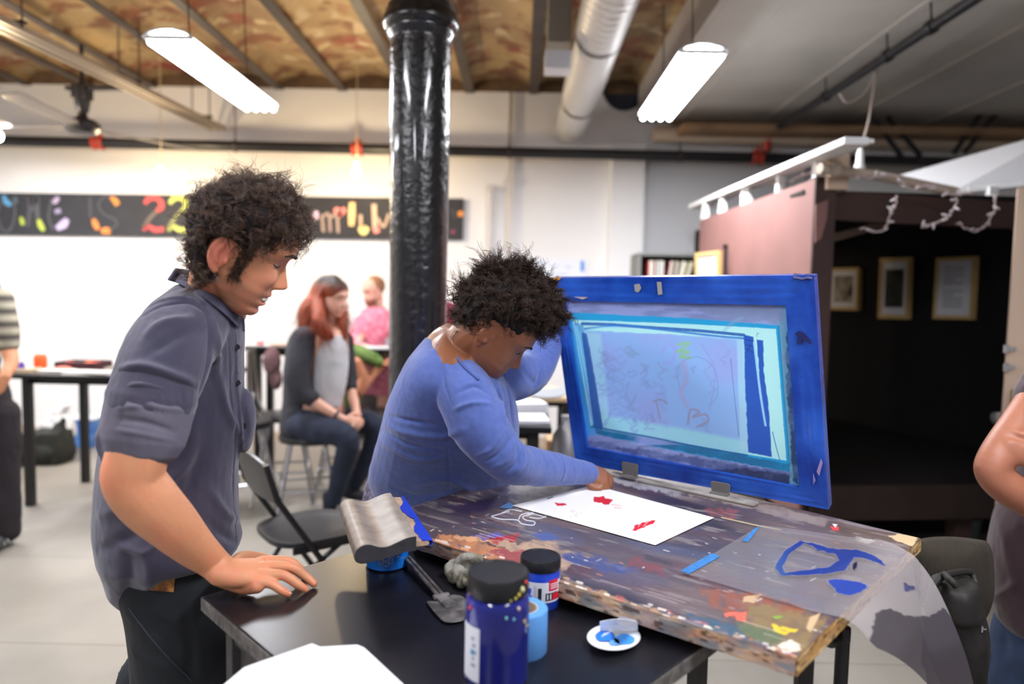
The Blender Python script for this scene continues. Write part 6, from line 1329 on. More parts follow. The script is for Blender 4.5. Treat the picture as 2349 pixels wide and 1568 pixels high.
def hand(g, w, d, nrm, ts, curl=(0.3, 0.4, 0.3), spread=0.06, sc=1.0, thumb=0.5):
    """palm, five fingers; w wrist, d direction, nrm palm normal, ts side vector of the thumb"""
    d = unit(d); nrm = unit(np.asarray(nrm)-d*np.dot(nrm, d)); ac = unit(np.cross(d, nrm)); ac = ac if ac@np.asarray(ts) > 0 else -ac; w = np.asarray(w)
    g.limb([w, w+d*.03*sc, w+d*.075*sc, w+d*.092*sc], [(.026*sc, .018*sc), (.032*sc, .016*sc), (.039*sc, .0135*sc), (.036*sc, .011*sc)], side=ac, k=4)
    for o_, L_, r in ((.028, .074, .0088), (.0095, .082, .0090), (-.0095, .076, .0086), (-.0275, .060, .0076)):
        p = w+d*(.088-abs(o_)*0.25)*sc+ac*o_*sc; dd = unit(d+ac*o_*spread*20); pts = [p-dd*.012*sc, p]; a = 0
        for f, cu in zip((.45, .30, .25), curl):
            a += cu; p = p+(dd*math.cos(a)+nrm*math.sin(a))*L_*f*sc; pts.append(p)
        g.limb(pts, [r*sc*1.0, r*sc*1.08, r*sc*0.98, r*sc*0.90, r*sc*0.75], side=ac, k=4, n=12)
    p = w+d*.02*sc+ac*.024*sc; t1 = unit(d*.62+ac*.75+nrm*.25); t2 = unit(d*.85+ac*(.6-thumb)+nrm*(.2+thumb*.6))
    g.limb([p, p+t1*.035*sc, p+t1*.040*sc+t2*.026*sc, p+t1*.040*sc+t2*.052*sc], [.013*sc, .0115*sc, .0105*sc, .0085*sc], side=nrm, k=4, n=12)

def clear_ear(me, h):
    v = coords(me); q = h.loc(v); w = np.clip(2.2-2.2*np.sqrt(((q[:, 0]+.012)/.046)**2+((q[:, 2]+.032)/.050)**2), 0, 1)
    q[:, 1] = q[:, 1]*(1-w)+np.sign(q[:, 1])*np.minimum(abs(q[:, 1]), .058)*w; setco(me, h.w(q))
m_skin = mat('fair skin', (255, 255, 255), 0.5, attr=True, sss=0.15, bump=0.12, bscale=220, bdist=0.0008)
m_dskin = mat('brown skin', (255, 255, 255), 0.42, attr=True, sss=0.06, bump=0.12, bscale=220, bdist=0.0008)
FAIR = (208, 144, 106)
def shoe(g, ankle, d, L_=0.27):
    d = unit(V(d[0], d[1], 0)); a = V(ankle[0], ankle[1], 0)
    g.limb([a-d*.05+V(0, 0, .035), a+d*.03+V(0, 0, .045), a+d*.12+V(0, 0, .035), a+d*(L_-.09)+V(0, 0, .028)], [(.036, .032), (.040, .042), (.045, .032), (.038, .024)], side=(-d[1], d[0], 0))
    g.limb([a+V(0, 0, .05), a+V(0, 0, .12)], [.042, .045])

# ---------------------------------------------------------------- the curly-haired man
t = thing('person', 'person with curly dark hair and slate rolled-sleeve shirt leaning a hand on the black table', 'person', V(*P(430, 1400, 1.5)[:2], 0)); MAN = t
hd_ = Head((.1225, 0, -.041), P(669, 664, 1.39), R(22), R(26), R(12), 1.06, dict(smile=1, nose=1.0, jaw=1.03, chin=.0, brow=.003, back=.80, top=.84))
g = Geo(); hd_.add(g)
g.limb([P(470, 735, 1.44), P(484, 700, 1.41), hd_.w((-.006, 0, -.075)), hd_.w((-.012, 0, -.02))], [.068, .056, .050, .048], k=5)
g.limb([hd_.w((.035, 0, -.10)), P(520, 712, 1.41)], [.030, .040])
g.rows([(690, 400, 540, .08), (730, 350, 555, .15), (800, 300, 560, .16), (950, 262, 560, .14), (1100, 245, 540, .14), (1250, 275, 520, .12), (1340, 300, 500, .11)], 1.44)
# right arm (near the camera) down to the table
ap = [(425, 745, 1.30, .058), (385, 830, 1.22, .055), (350, 925, 1.175, .052), (332, 985, 1.16, .0515), (314, 1050, 1.15, .0500), (306, 1098, 1.15, .0500), (340, 1148, 1.165, .0505), (392, 1200, 1.195, .0455), (445, 1253, 1.235, .0370), (487, 1288, 1.262, .0300)]
wr = G(512, 1312, ZT+.048)
g.limb([P(x, y, Y) for x, y, Y, r in ap]+[wr], [r for *_, r in ap]+[(.030, .024)], side=(0.3, 1, 0.3), k=5, n=24)
g.ellipsoid(P(282, 1104, 1.145), (.022, .022, .028))
# hand spread on the table top
K = dict(i=[(607, 1287, .044), (661, 1287, .040), (685, 1302, .024), (697, 1316, .0082)], m=[(616, 1299, .046), (667, 1301, .042), (700, 1321, .022), (720, 1338, .0082)],
         r=[(604, 1317, .042), (650, 1319, .038), (682, 1339, .020), (701, 1351, .0080)], p=[(590, 1334, .034), (620, 1338, .029), (645, 1353, .017), (661, 1362, .0074)])
MC = {k: [G(x, y, ZT+z) for x, y, z in v] for k, v in K.items()}
kc = (MC['i'][0]+MC['p'][0])/2; ac = unit(MC['i'][0]-MC['p'][0])
g.limb([wr, wr*.6+kc*.4-V(0, 0, .002), wr*.2+kc*.8, kc], [(.031, .024), (.037, .023), (.040, .019), (.038, .016)], side=ac, k=5, n=24)
g.limb([wr-V(0, 0, .006), G(560, 1338, ZT+.022), MC['p'][0]-V(0, 0, .008)], [.022, .020, .014], k=4)
for k, r in (('i', .0098), ('m', .0100), ('r', .0096), ('p', .0088)):
    q = MC[k]; base = q[0]+(wr-q[0])*0.28; g.limb([base, q[0], q[1], q[2], q[3]], [r*1.05, r*1.16, r*1.02, r*.92, r*.76], side=ac, k=5, n=14)
g.limb([wr+(kc-wr)*.15+ac*.022-V(0, 0, .004), G(556, 1280, ZT+.030), G(592, 1278, ZT+.017), G(622, 1284, ZT+.010)], [.016, .015, .0115, .0095], k=4, n=14)
# left arm hanging on the far side with hand near the pocket
fs_ = [P(470, 760, 1.62), P(440, 900, 1.66), P(420, 1040, 1.66), P(455, 1180, 1.62), P(490, 1280, 1.58)]
g.limb(fs_, [.058, .052, .044, .036, .028], k=5); hand(g, fs_[-1], unit(fs_[-1]-fs_[-2]), (0, -1, 0), (1, 0, 0), (0.4, 0.5, 0.4))
me = remesh(g, 0.0026, 4)
v = coords(me); inh = (v[:, 2] < ZT+.03) & (v[:, 0] > -0.62) & (v[:, 0] < -0.35) & (v[:, 1] < 1.45); v[inh, 2] = np.maximum(v[inh, 2], ZT+.0012); setco(me, v)
hd_.color(me, FAIR, (196, 110, 100), ear=(224, 120, 104), stub=(120, 92, 78), stub_a=.42, blush=(222, 140, 116))
c_ = np.empty(len(me.vertices)*4); me.color_attributes['Col'].data.foreach_get('color', c_); c_ = c_.reshape(-1, 4); v = coords(me)
wr_ = np.zeros(len(v))
for k_ in 'imrp':
    for i_, s_ in ((0, .012), (1, .010), (3, .012)): wr_ = np.maximum(wr_, np.exp(-(np.linalg.norm(v-MC[k_][i_], axis=1)/s_)**2))
wr_ = np.maximum(wr_, .8*np.exp(-(np.linalg.norm(v-P(270, 1105, 1.13), axis=1)/.03)**2)); wr_ = np.clip(wr_*.5+.25*np.clip((fbm(v[:, 0]*28, v[:, 1]*28, v[:, 2]*28)-.5)*5, 0, 1), 0, .6)[:, None]
c_[:, :3] = c_[:, :3]*(1-wr_)+np.array(lin((226, 120, 96)))*wr_; me.color_attributes['Col'].data.foreach_set('color', c_.ravel())
body = put('body', me, m_skin, t, smooth=True)
n = normals(me); px_, py_ = proj(v); fa_ = np.where((px_ > 250) & (px_ < 480) & (py_ > 1080) & (py_ < 1290) & (v[:, 1] < 1.32))[0]; fa_ = RNG.choice(fa_, 420); ad_ = unit(wr-P(306, 1098, 1.15))
strands('arm_hair', v[fa_]-n[fa_]*.0005, n[fa_]*.35+ad_, .011, .001, .4, .00012, 8, mat('arm hair', (120, 84, 56), .6), body, wander=.35, seed=77)
hd_.face(t, mat('brow dark', (52, 38, 32), 0.8), mat('lash dark', (36, 26, 24), 0.7), teeth=True)
for k in 'imrp':
    q = MC[k]; d = unit(q[3]-q[2]); c0 = q[3]+d*.003+V(0, 0, .0052); sdv = unit(np.cross(d, (0, 0, 1))); g = Geo(); g.ellipsoid(c0, (.0058, .0050, .0014), np.stack([d, sdv, unit(np.cross(sdv, d))], 1), 12, 8); obj('fingernail', g, mat('nail', (232, 184, 156), 0.3), t, smooth=True)
# jeans
m_jean = mat('black jeans', (24, 28, 34), 0.85, noise=0.3, nscale=6, bump=0.25, bscale=400, bdist=0.0008)
g = Geo(); g.rows([(1180, 262, 540, .145), (1230, 258, 540, .150), (1300, 260, 538, .16), (1380, 282, 545, .165), (1460, 290, 556, .17), (1540, 296, 566, .165), (1600, 300, 566, .15)], 1.46)
a1 = P(372, 1560, 1.53); a2 = P(475, 1540, 1.42)
g.limb([a1, V(a1[0]-.01, a1[1]+.02, .52), V(a1[0]-.03, a1[1]+.03, .10)], [.100, .072, .062], k=6); g.limb([a2, V(a2[0]+.04, a2[1]+.0, .52), V(a2[0]+.03, a2[1]+.02, .10)], [.100, .074, .062], k=6)
me = remesh(g, 0.006, 5); tr = bvh(me)
pxfolds(me, tr, [([(290, 1410), (360, 1470), (420, 1560)], .008, .006), ([(420, 1400), (440, 1480), (430, 1568)], .012, -.006), ([(340, 1400), (450, 1440), (540, 1460)], .010, .004), ([(300, 1480), (380, 1530)], .010, .006)], .006, 10)
jeans = put('jeans', me, m_jean, t, smooth=True); tr = bvh(me)
c4 = [[hit(tr, 344+11.5*i+(-3*j/3), 1317+i*1.0+j*11.5, .002) for j in range(4)] for i in range(6)]
if all(c is not None for r_ in c4 for c in r_):
    g = Geo(); g.sheet(np.array(c4), .002); o = obj('leather_patch', g, mat('leather patch', (176, 120, 56), 0.6, noise=0.4, nscale=80, rgb2=(110, 66, 34)), jeans)
q = trace(tr, [(296, 1392), (330, 1440), (380, 1500), (440, 1560)], .001)
if len(q) > 2: g = Geo(); g.tube(q, .0016, 6); obj('seam', g, mat('seam', (46, 50, 58), 0.8), jeans)
for a in (a1, a2):
    g = Geo(); shoe(g, (a[0]+(0.03 if a is a2 else -.03), a[1]+.02, 0), (1, .3, 0)); me = remesh(g, .006, 3); v = coords(me); v[:, 2] = np.maximum(v[:, 2], .002); setco(me, v); put('shoe', me, mat('black shoe', (24, 24, 26), 0.5), t, smooth=True)
# shirt
m_shirt = mat('slate shirt', (50, 48, 68), 0.85, noise=0.18, rgb2=(64, 60, 78), nscale=7, bump=0.3, bscale=500, wave=0.8, wscale=160, bdist=0.0007, sheen=0.25)
g = Geo()
g.rows([(655, 405, 505, .05), (672, 380, 530, .10), (695, 350, 552, .15), (725, 325, 564, .175), (770, 298, 566, .185), (830, 268, 566, .18), (900, 245, 568, .175), (960, 232, 572, .17), (1010, 228, 568, .165), (1065, 222, 558, .165), (1130, 215, 557, .165), (1200, 211, 560, .165), (1255, 219, 560, .165), (1276, 222, 470, .155), (1298, 228, 400, .14), (1325, 236, 355, .12), (1352, 244, 330, .09), (1376, 262, 310, .06)], 1.44, k=6, n=40)
g.ellipsoid(P(560, 965, 1.44), (.022, .04, .07))          # the placket gapes open at the belly
sp = [(440, 742, 1.325, .072), (398, 790, 1.25, .076), (372, 850, 1.205, .075), (352, 905, 1.182, .070), (344, 950, 1.172, .066)]
g.limb([P(x, y, Y) for x, y, Y, r in sp], [r for *_, r in sp], side=(0, 1, 0), k=6, n=28)
g.limb([fs_[0], fs_[1], P(430, 970, 1.66)], [.078, .072, .062], k=5)
me = remesh(g, 0.0032, 5); tr = bvh(me)
FM = [([(318, 722), (370, 690), (430, 684), (466, 704)], .004, 0.0054), ([(318, 730), (372, 699), (430, 692), (470, 712)], .005, -0.0068), ([(330, 780), (370, 745), (440, 730)], .010, 0.0095), ([(345, 810), (400, 772), (455, 752)], .009, -0.0081),
      ([(280, 845), (330, 840), (400, 862), (450, 880)], .008, 0.0121), ([(278, 862), (320, 866), (380, 882), (440, 900)], .006, -0.0121), ([(290, 885), (340, 880), (400, 898)], .007, 0.0108), ([(470, 700), (486, 760), (478, 840), (455, 905)], .007, -0.0095), ([(484, 720), (500, 790), (492, 860)], .010, 0.0081),
      ([(500, 850), (520, 940), (560, 1010)], .010, 0.0081), ([(450, 960), (430, 1060), (330, 1140), (230, 1180)], .012, 0.0095), ([(460, 1040), (420, 1140), (300, 1230), (225, 1260)], .012, -0.0095), ([(240, 1240), (330, 1262), (420, 1210)], .008, 0.0068),
      ([(330, 1250), (345, 1310), (330, 1370)], .014, 0.0135), ([(290, 1260), (296, 1320), (285, 1375)], .012, -0.0095), ([(235, 880), (226, 960), (232, 1050)], .009, 0.0095), ([(262, 870), (250, 980), (246, 1080)], .008, -0.0108), ([(480, 1120), (520, 1180), (556, 1190)], .010, 0.0081), ([(470, 1190), (520, 1230), (560, 1250)], .010, -0.0068),
      ([(540, 760), (545, 900), (556, 1010), (552, 1080), (556, 1200), (560, 1270)], .003, 0.0047), ([(524, 770), (530, 900), (540, 1010), (536, 1080), (540, 1200), (546, 1270)], .0025, -0.0041), ([(556, 1010), (566, 985), (560, 940)], .007, -0.0081)]
pxfolds(me, tr, FM, .004, 16); shirt = put('shirt', me, m_shirt, t, smooth=True); tr = bvh(me); tr_sh = tr
for x, y in ((548, 795), (549, 877), (563, 975), (558, 1190)):
    c0 = hit(tr, x-4, y, .001)
    if c0 is not None: d = unit(CAM-c0); g = Geo(); g.lathe([(.0, 0), (.0052, 0), (.0055, .001), (.0048, .0022), (.0, .0018)], c0, d, 16); obj('button', g, mat('dark button', (30, 28, 34), 0.3), shirt, smooth='auto')
# rolled cuff
m_cuff = mat('cuff inside', (98, 94, 108), 0.85, noise=0.15, nscale=8, bump=0.3, bscale=500, wave=0.8, wscale=160, bdist=0.0007)
g = Geo(); cf = [(352, 912, 1.180, .0705), (346, 935, 1.175, .0715), (340, 965, 1.170, .0700), (335, 990, 1.166, .0690)]
g.limb([P(x, y, Y) for x, y, Y, r in cf], [r for *_, r in cf], side=(0, 1, 0), k=5, n=30, cap=True)
me = remesh(g, 0.0028, 2); tr = bvh(me)
pxfolds(me, tr, [([(272, 960), (330, 968), (400, 990)], .005, -.005), ([(275, 935), (330, 930), (420, 940)], .005, .005), ([(280, 900), (330, 930), (352, 940)], .005, -.006), ([(262, 985), (330, 996), (405, 1012)], .004, .003), ([(284, 900), (282, 940), (268, 985)], .004, -.003)], .003, 25)
put('cuff', me, m_cuff, shirt, smooth=True)
g = Geo(); cb = [(356, 893, 1.182, .071), (351, 915, 1.178, .0735)]; g.limb([P(x, y, Y) for x, y, Y, r in cb], [r for *_, r in cb], side=(0, 1, 0), k=4, n=30)
me = remesh(g, .003, 2); folds(me, [], .004, 30); put('cuff_band', me, m_shirt, shirt, smooth=True)
# collar
cr = [(412, 617, 1.45), (440, 622, 1.385), (480, 648, 1.35), (520, 690, 1.355), (560, 726, 1.405)]; ou = [(391, 643, 1.46), (418, 662, 1.365), (462, 688, 1.318), (503, 718, 1.325), (541, 753, 1.375)]
for mir in (0, 1):
    A1 = catmull([P(*q) for q in cr], 7)
    hh = [hit(tr_sh, q[0], q[1], .006) for q in ou]; B1 = catmull([h_ if (h_ is not None and i_ > 0) else P(*q) for i_, (h_, q) in enumerate(zip(hh, ou))], 7)
    if mir:
        cc = P(488, 700, 1.425); ll = V(-math.sin(R(22)), math.cos(R(22)), 0)
        A1 = A1-2*((A1-cc)@ll)[:, None]*ll; B1 = B1-2*((B1-cc)@ll)[:, None]*ll
    cc = P(488, 700, 1.425); ll = V(-math.sin(R(22)), math.cos(R(22)), 0); w_ = np.linspace(1, 0, len(A1))[:, None]**4
    A1 = A1-((A1-cc)@ll)[:, None]*ll*w_; B1 = B1-((B1-cc)@ll)[:, None]*ll*w_
    inner = A1-V(0, 0, .034)+V(0, .004, 0); rows_ = []
    for f in np.linspace(0, 1, 5): rows_.append(inner*(1-f)+A1*f)
    rows_.append(A1*.8+B1*.2+V(0, 0, .006))
    for f in np.linspace(.35, 1, 6): rows_.append(A1*(1-f)+B1*f+V(0, 0, .006*(1-f)))
    g = Geo(); g.sheet(np.array(rows_).transpose(1, 0, 2), .0028); obj('collar', g, mat('collar cloth', (70, 66, 86), 0.85, noise=0.3, nscale=30, bump=0.3, bscale=500, bdist=0.0007), shirt, smooth='auto', sub=1)
# hair
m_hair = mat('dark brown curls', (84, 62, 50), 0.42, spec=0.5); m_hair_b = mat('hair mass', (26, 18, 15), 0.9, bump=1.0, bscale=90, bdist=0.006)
g = Geo(); g.rows([(412, 545, 615, .02), (428, 505, 655, .06), (452, 462, 682, .085), (490, 446, 700, .093), (520, 440, 708, .094), (545, 440, 705, .088), (558, 440, 660, .084), (575, 438, 604, .088), (600, 438, 560, .090), (622, 442, 525, .084), (645, 448, 492, .066)], 1.335, k=5, n=36)
me = remesh(g, .004, 3); v = coords(me); q = hd_.loc(v)
folds(me, [], .010, 32); clear_ear(me, hd_)
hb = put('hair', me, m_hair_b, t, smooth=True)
v = coords(me); n = normals(me); q = hd_.loc(v)
ok = ~((abs(q[:, 0]+.012) < .032) & (abs(q[:, 2]+.030) < .038))
area_i = RNG.choice(np.where(ok)[0], 900)
strands('hair_curls', v[area_i]-n[area_i]*.008, n[area_i], .030, .0072, 1.5, .00062, 16, m_hair, hb, droop=.1, wander=.85, seed=4, clump=8)
for s_ in (-1, 1):
    st = np.array([hd_.w((.022+RNG.uniform(-.008, .008), s_*(.068-.12*max(0, -zz-.02)), zz)) for zz in RNG.uniform(-.056, .012, 170)]); dd = unit(hd_.M[:, 1])*s_
    strands('sideburn', st, np.tile(dd*.5-hd_.M[:, 2], (170, 1)), .013, .0022, 1.2, .0005, 10, m_hair, hb, wander=.3, seed=21, clump=4)
top = np.where((q[:, 2] > .06) & ok)[0]; top = RNG.choice(top, 260)
strands('flyaway_curls', v[top]-n[top]*.006, n[top], .042, .007, 1.4, .00045, 18, m_hair, hb, wander=.8, seed=9)

# ---------------------------------------------------------------- the person in the blue long-sleeved top
t = thing('person', 'person in a blue long-sleeved top bending over the board, one hand on the print', 'person', V(*P(950, 1150, 2.05)[:2], 0)); WOM = t
DARK = (134, 84, 58)
hw = Head((.1205, 0, -.041), P(1197, 850, 1.70), R(5), R(41), R(11), 1.0, dict(nose=.86, jaw=1.06, back=.84, top=.88, ear=.8))
g = Geo(); hw.add(g)
g.limb([P(1010, 850, 1.80), P(1035, 800, 1.76), P(1068, 790, 1.72), hw.w((-.02, 0, -.05))], [.085, .066, .060, .060], k=5)
g.limb([hw.w((.03, 0, -.095)), P(1090, 850, 1.72)], [.034, .06])
g.rows([(762, 1010, 1070, .05, .02), (785, 985, 1085, .10, .04), (830, 950, 1130, .16, .06), (900, 905, 1160, .17, .12), (1000, 890, 1165, .17, .2), (1100, 875, 1150, .16, .3), (1200, 880, 1100, .16, .34)], 1.72)
g.limb([P(1060, 890, 1.66), P(1095, 975, 1.63), P(1160, 1055, 1.63), P(1260, 1074, 1.76), P(1345, 1084, 1.87)], [.055, .052, .042, .033, .025], k=5)
hp = P(1348, 1084, 1.875)
# hand pinching the corner of the print
g.limb([hp, P(1366, 1088, 1.885), P(1385, 1094, 1.89)], [(.026, .018), (.034, .017), (.034, .015)], side=(.5, .8, .2), k=4)
for (x0, y0, Y0), (x1, y1, Y1), (x2, y2, Y2), r in (((1386, 1086, 1.91), (1401, 1098, 1.90), (1399, 1119, 1.885), .0088), ((1386, 1091, 1.895), (1399, 1106, 1.885), (1392, 1123, 1.87), .0088), ((1382, 1097, 1.88), (1392, 1112, 1.87), (1380, 1124, 1.865), .0084), ((1374, 1101, 1.87), (1380, 1115, 1.86), (1366, 1120, 1.86), .0076)):
    g.limb([P(x0-8, y0-2, Y0), P(x0, y0, Y0), P(x1, y1, Y1), P(x2, y2, Y2)], [r, r*1.1, r, r*.8], k=4, n=12)
g.limb([P(1356, 1092, 1.87), P(1350, 1108, 1.86), P(1362, 1118, 1.855), P(1376, 1121, 1.855)], [.012, .011, .0095, .008], k=4, n=12)
# far arm raised to hold the screen
fa = [P(1120, 850, 1.86), P(1180, 868, 1.95), P(1222, 856, 2.03), P(1256, 800, 2.09), P(1272, 765, 2.13)]
g.limb(fa, [.06, .054, .047, .036, .026], k=5)
hand(g, P(1273, 760, 2.135), (0.1, 0.25, 1), (0.9, -0.3, 0), (0, -1, 0), (0.5, 0.9, 0.6), sc=.9)
me = remesh(g, .0028, 5); v = coords(me); mk = (v[:, 0] > .1) & (v[:, 2] < ZBD+.05) & (v[:, 1] > 1.6); v[mk, 2] = np.maximum(v[mk, 2], ZBD+.003); setco(me, v)
hw.color(me, DARK, (122, 62, 56), ear=(140, 84, 60)); put('body', me, m_dskin, t, smooth=True)
hw.face(t, mat('brow black', (26, 18, 16), 0.8), mat('lash black', (14, 10, 10), 0.7), brow_w=.0022)
m_top = mat('heather blue jersey', (78, 98, 164), 0.9, noise=0.16, nscale=70, bump=0.25, bscale=350, bdist=0.0008, sheen=0.3)
g = Geo()
g.rows([(774, 976, 1050, .05, .06), (798, 957, 1088, .115, .05), (830, 932, 1125, .165, .06), (870, 911, 1165, .195, .08), (920, 890, 1186, .20, .12), (980, 872, 1192, .20, .17), (1040, 856, 1190, .195, .24), (1090, 845, 1186, .19, .29), (1130, 858, 1170, .185, .32), (1170, 885, 1150, .18, .33), (1230, 905, 1130, .17, .34)], 1.72, k=6, n=44)
g.limb([P(1050, 868, 1.68), P(1072, 915, 1.635), P(1105, 985, 1.61), P(1165, 1054, 1.625), P(1215, 1068, 1.70), P(1270, 1075, 1.78), P(1318, 1081, 1.84), P(1348, 1085, 1.872)], [.070, .072, .068, .056, .049, .044, .037, .031], side=(0, 1, 0), k=6, n=28)
g.limb([P(1110, 850, 1.84), P(1170, 862, 1.94), P(1218, 850, 2.02), P(1254, 795, 2.09), P(1270, 760, 2.13)], [.085, .074, .062, .050, .036], k=6, n=24)
me = remesh(g, .0034, 5); tr = bvh(me)
v = coords(me); n_ = normals(me)
pxfolds(me, tr, [([(870, 965), (930, 990), (1010, 1000), (1060, 985)], .009, .008), ([(880, 950), (940, 965), (1000, 975)], .006, -.007), ([(872, 985), (940, 1020), (1010, 1030)], .008, -.006), ([(868, 1010), (950, 1050), (1030, 1048)], .009, .006), ([(1040, 940), (1080, 925), (1125, 925)], .006, .007), ([(1050, 900), (1090, 885), (1120, 905)], .006, -.006),
    ([(1095, 1045), (1130, 1025), (1155, 985)], .006, .006), ([(1100, 1062), (1140, 1045), (1175, 1000)], .005, -.006), ([(1120, 1078), (1160, 1055), (1180, 1010)], .006, .006), ([(1150, 1090), (1185, 1060), (1184, 1020)], .005, -.005), ([(1180, 1090), (1200, 1060), (1200, 1022)], .005, .005),
    ([(960, 1110), (1030, 1100), (1100, 1140)], .012, .006), ([(905, 1120), (960, 1140), (1040, 1120)], .010, -.006), ([(1016, 800), (1020, 880), (1036, 930)], .0025, -.003), ([(1026, 1020), (1030, 1080), (1032, 1130)], .0025, -.003), ([(1140, 880), (1150, 930), (1160, 980)], .010, .008), ([(1160, 870), (1172, 920), (1178, 980)], .008, -.007), ([(1290, 1046), (1296, 1075), (1290, 1104)], .005, .004), ([(1310, 1050), (1314, 1078)], .004, -.004),
    ([(1200, 850), (1230, 880), (1240, 850)], .010, -.006)], .004, 14)
top_ = put('blue_top', me, m_top, t, smooth=True); tr = bvh(me)
g = Geo(); q = [(984, 768), (1000, 790), (1018, 800), (1040, 812), (1068, 845), (1098, 872)]
nk = [P(x, y, Y) for (x, y), Y in zip([(986, 772), (1010, 768), (1040, 766)], (1.80, 1.84, 1.86))]
q2 = [hit(tr, x, y, .002) for x, y in q]; q2 = [a for a in q2 if a is not None]
if len(q2) > 2: g.tube(catmull(nk[::-1]+q2, 5), .0035, 8); obj('neckline', g, mat('jersey trim', (74, 92, 152), 0.9), top_, smooth=True)
g = Geo(); g.tube([P(985, 772, 1.78), P(1010, 760, 1.82), P(1050, 762, 1.84)], .006, 8); obj('undershirt_strap', g, mat('black strap', (20, 22, 34), 0.8), t, smooth=True)
# patterned trousers
m_fl = mat('dark floral trousers', (34, 32, 42), 0.85, noise=0.9, nscale=60, rgb2=(130, 120, 150), detail=2)
g = Geo(); g.rows([(1085, 845, 1000, .12, 0), (1110, 836, 1050, .18, 0), (1160, 828, 1090, .20, 0), (1250, 830, 1100, .19, 0), (1300, 845, 1090, .17, 0)], 2.10)
for px in (900, 1020):
    a = P(px, 1280, 2.1); g.limb([a, V(a[0], a[1]+.02, .50), V(a[0]-.02, a[1]+.04, .10)], [.11, .075, .06], k=6)
me = remesh(g, .007, 4); folds(me, [], .008, 12); put('trousers', me, m_fl, t, smooth=True)
for px in (900, 1020):
    a = P(px, 1280, 2.1); g = Geo(); shoe(g, (a[0]-.02, a[1]+.04, 0), (1, -.2, 0)); me = remesh(g, .007, 3); v = coords(me); v[:, 2] = np.maximum(v[:, 2], .002); setco(me, v); put('shoe', me, mat('black shoe'), t, smooth=True)
# springy black hair
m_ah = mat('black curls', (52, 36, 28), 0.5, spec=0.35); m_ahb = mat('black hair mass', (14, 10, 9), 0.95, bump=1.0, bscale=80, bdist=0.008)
g = Geo(); g.rows([(618, 1128, 1190, .03), (636, 1098, 1222, .07), (665, 1078, 1256, .10), (700, 1062, 1276, .118), (730, 1060, 1280, .115), (752, 1066, 1272, .10), (768, 1082, 1238, .085), (780, 1110, 1200, .08)], 1.715, k=5, n=36)
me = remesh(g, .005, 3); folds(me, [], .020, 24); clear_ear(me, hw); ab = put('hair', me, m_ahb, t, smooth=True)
v = coords(me); n = normals(me); q = hw.loc(v); ok = ~((abs(q[:, 0]+.01) < .034) & (q[:, 2] < .012)) & ~((q[:, 0] > .015) & (q[:, 2] < .035)) & ~((q[:, 0] > .05) & (q[:, 2] < .05))
ii = RNG.choice(np.where(ok)[0], 1100)
strands('hair_curls', v[ii]-n[ii]*.010, n[ii], .036, .0058, 2.6, .0008, 20, m_ah, ab, wander=.6, seed=14, clump=7)
# tufts that stand up
for k, (x, y, x2, y2) in enumerate([(1120, 640, 1112, 590), (1140, 630, 1120, 598), (1170, 630, 1168, 600), (1200, 635, 1212, 600), (1228, 648, 1242, 624), (1075, 690, 1046, 660), (1070, 720, 1044, 715), (1260, 680, 1290, 690), (1280, 720, 1302, 730), (1180, 625, 1192, 602), (1095, 665, 1062, 648), (1255, 660, 1270, 650), (1152, 630, 1148, 596), (1080, 740, 1052, 748)]):
    a, b = P(x, y, 1.70+.03*((k*5) % 3-1)), P(x2, y2, 1.70+.04*((k*5) % 3-1)); d = unit(b-a); L_ = np.linalg.norm(b-a)
    st = a[None]+RNG.normal(size=(34, 3))*.010; strands('hair_tuft', st, np.tile(d, (34, 1)), L_*1.05, .0050, 3.0, .0008, 18, m_ah, ab, wander=.20, seed=30+k, clump=7)

# ---------------------------------------------------------------- people behind
def bgperson(label, headpx, Yh, heading, pitch, roll=0, skin=FAIR, sc=1.0, group=None, **op):
    t = thing('person', label, 'person', V(*P(*headpx, Yh)[:2], 0)); h = Head((0, 0, 0), P(*headpx, Yh), heading, pitch, roll, sc, op); return t, h
# seated woman with red hair
t, h = bgperson('person with long red-brown hair and grey cardigan seated on a bar stool', (766, 682), 4.33, R(-30), R(8), 0, (222, 170, 148), .98)
Y = 4.33; g = Geo(); h.add(g, 60, 70, ears=False)
g.limb([P(752, 760, Y), h.w((-.02, 0, -.08)), h.w((-.01, 0, -.03))], [.062, .052, .05])
g.rows([(745, 715, 790, .06), (770, 690, 800, .15), (830, 682, 795, .13), (900, 680, 790, .12), (980, 675, 800, .14)], Y)
g.limb([P(700, 790, Y-.16), P(690, 870, Y-.2), P(712, 912, Y-.22), P(760, 945, Y-.2), P(788, 962, Y-.19)], [.045, .04, .037, .030, .024], k=4)
g.limb([P(795, 790, Y+.12), P(800, 870, Y+.08), P(812, 920, Y-.02), P(820, 955, Y-.12)], [.04, .036, .030, .023], k=4)
hand(g, P(790, 962, Y-.19), (0.9, 0.1, -0.25), (.2, 1, -.3), (0, 0, 1), (0.7, 0.8, 0.5), sc=.95); hand(g, P(820, 952, Y-.12), (0.1, -0.3, -0.9), (-.9, -.2, 0), (0, -1, .2), (0.6, 0.7, 0.5), sc=.95)
me = remesh(g, .0045, 3); h.color(me, (224, 172, 150), (196, 96, 96), blush=(226, 150, 130)); put('body', me, m_skin, t, smooth=True)
h.face(t, mat('brow dark'), mat('lash dark'))
g = Geo(); g.rows([(768, 728, 790, .11), (800, 720, 800, .13), (860, 708, 800, .135), (905, 700, 790, .13), (930, 700, 785, .12)], Y-.03); me = remesh(g, .006, 4); folds(me, [], .006, 22); put('top', me, mat('light grey tee', (196, 196, 200), 0.9), t, smooth=True)
m_card = mat('charcoal cardigan', (52, 52, 58), 0.95, noise=0.2, nscale=20, bump=0.3, bscale=200)
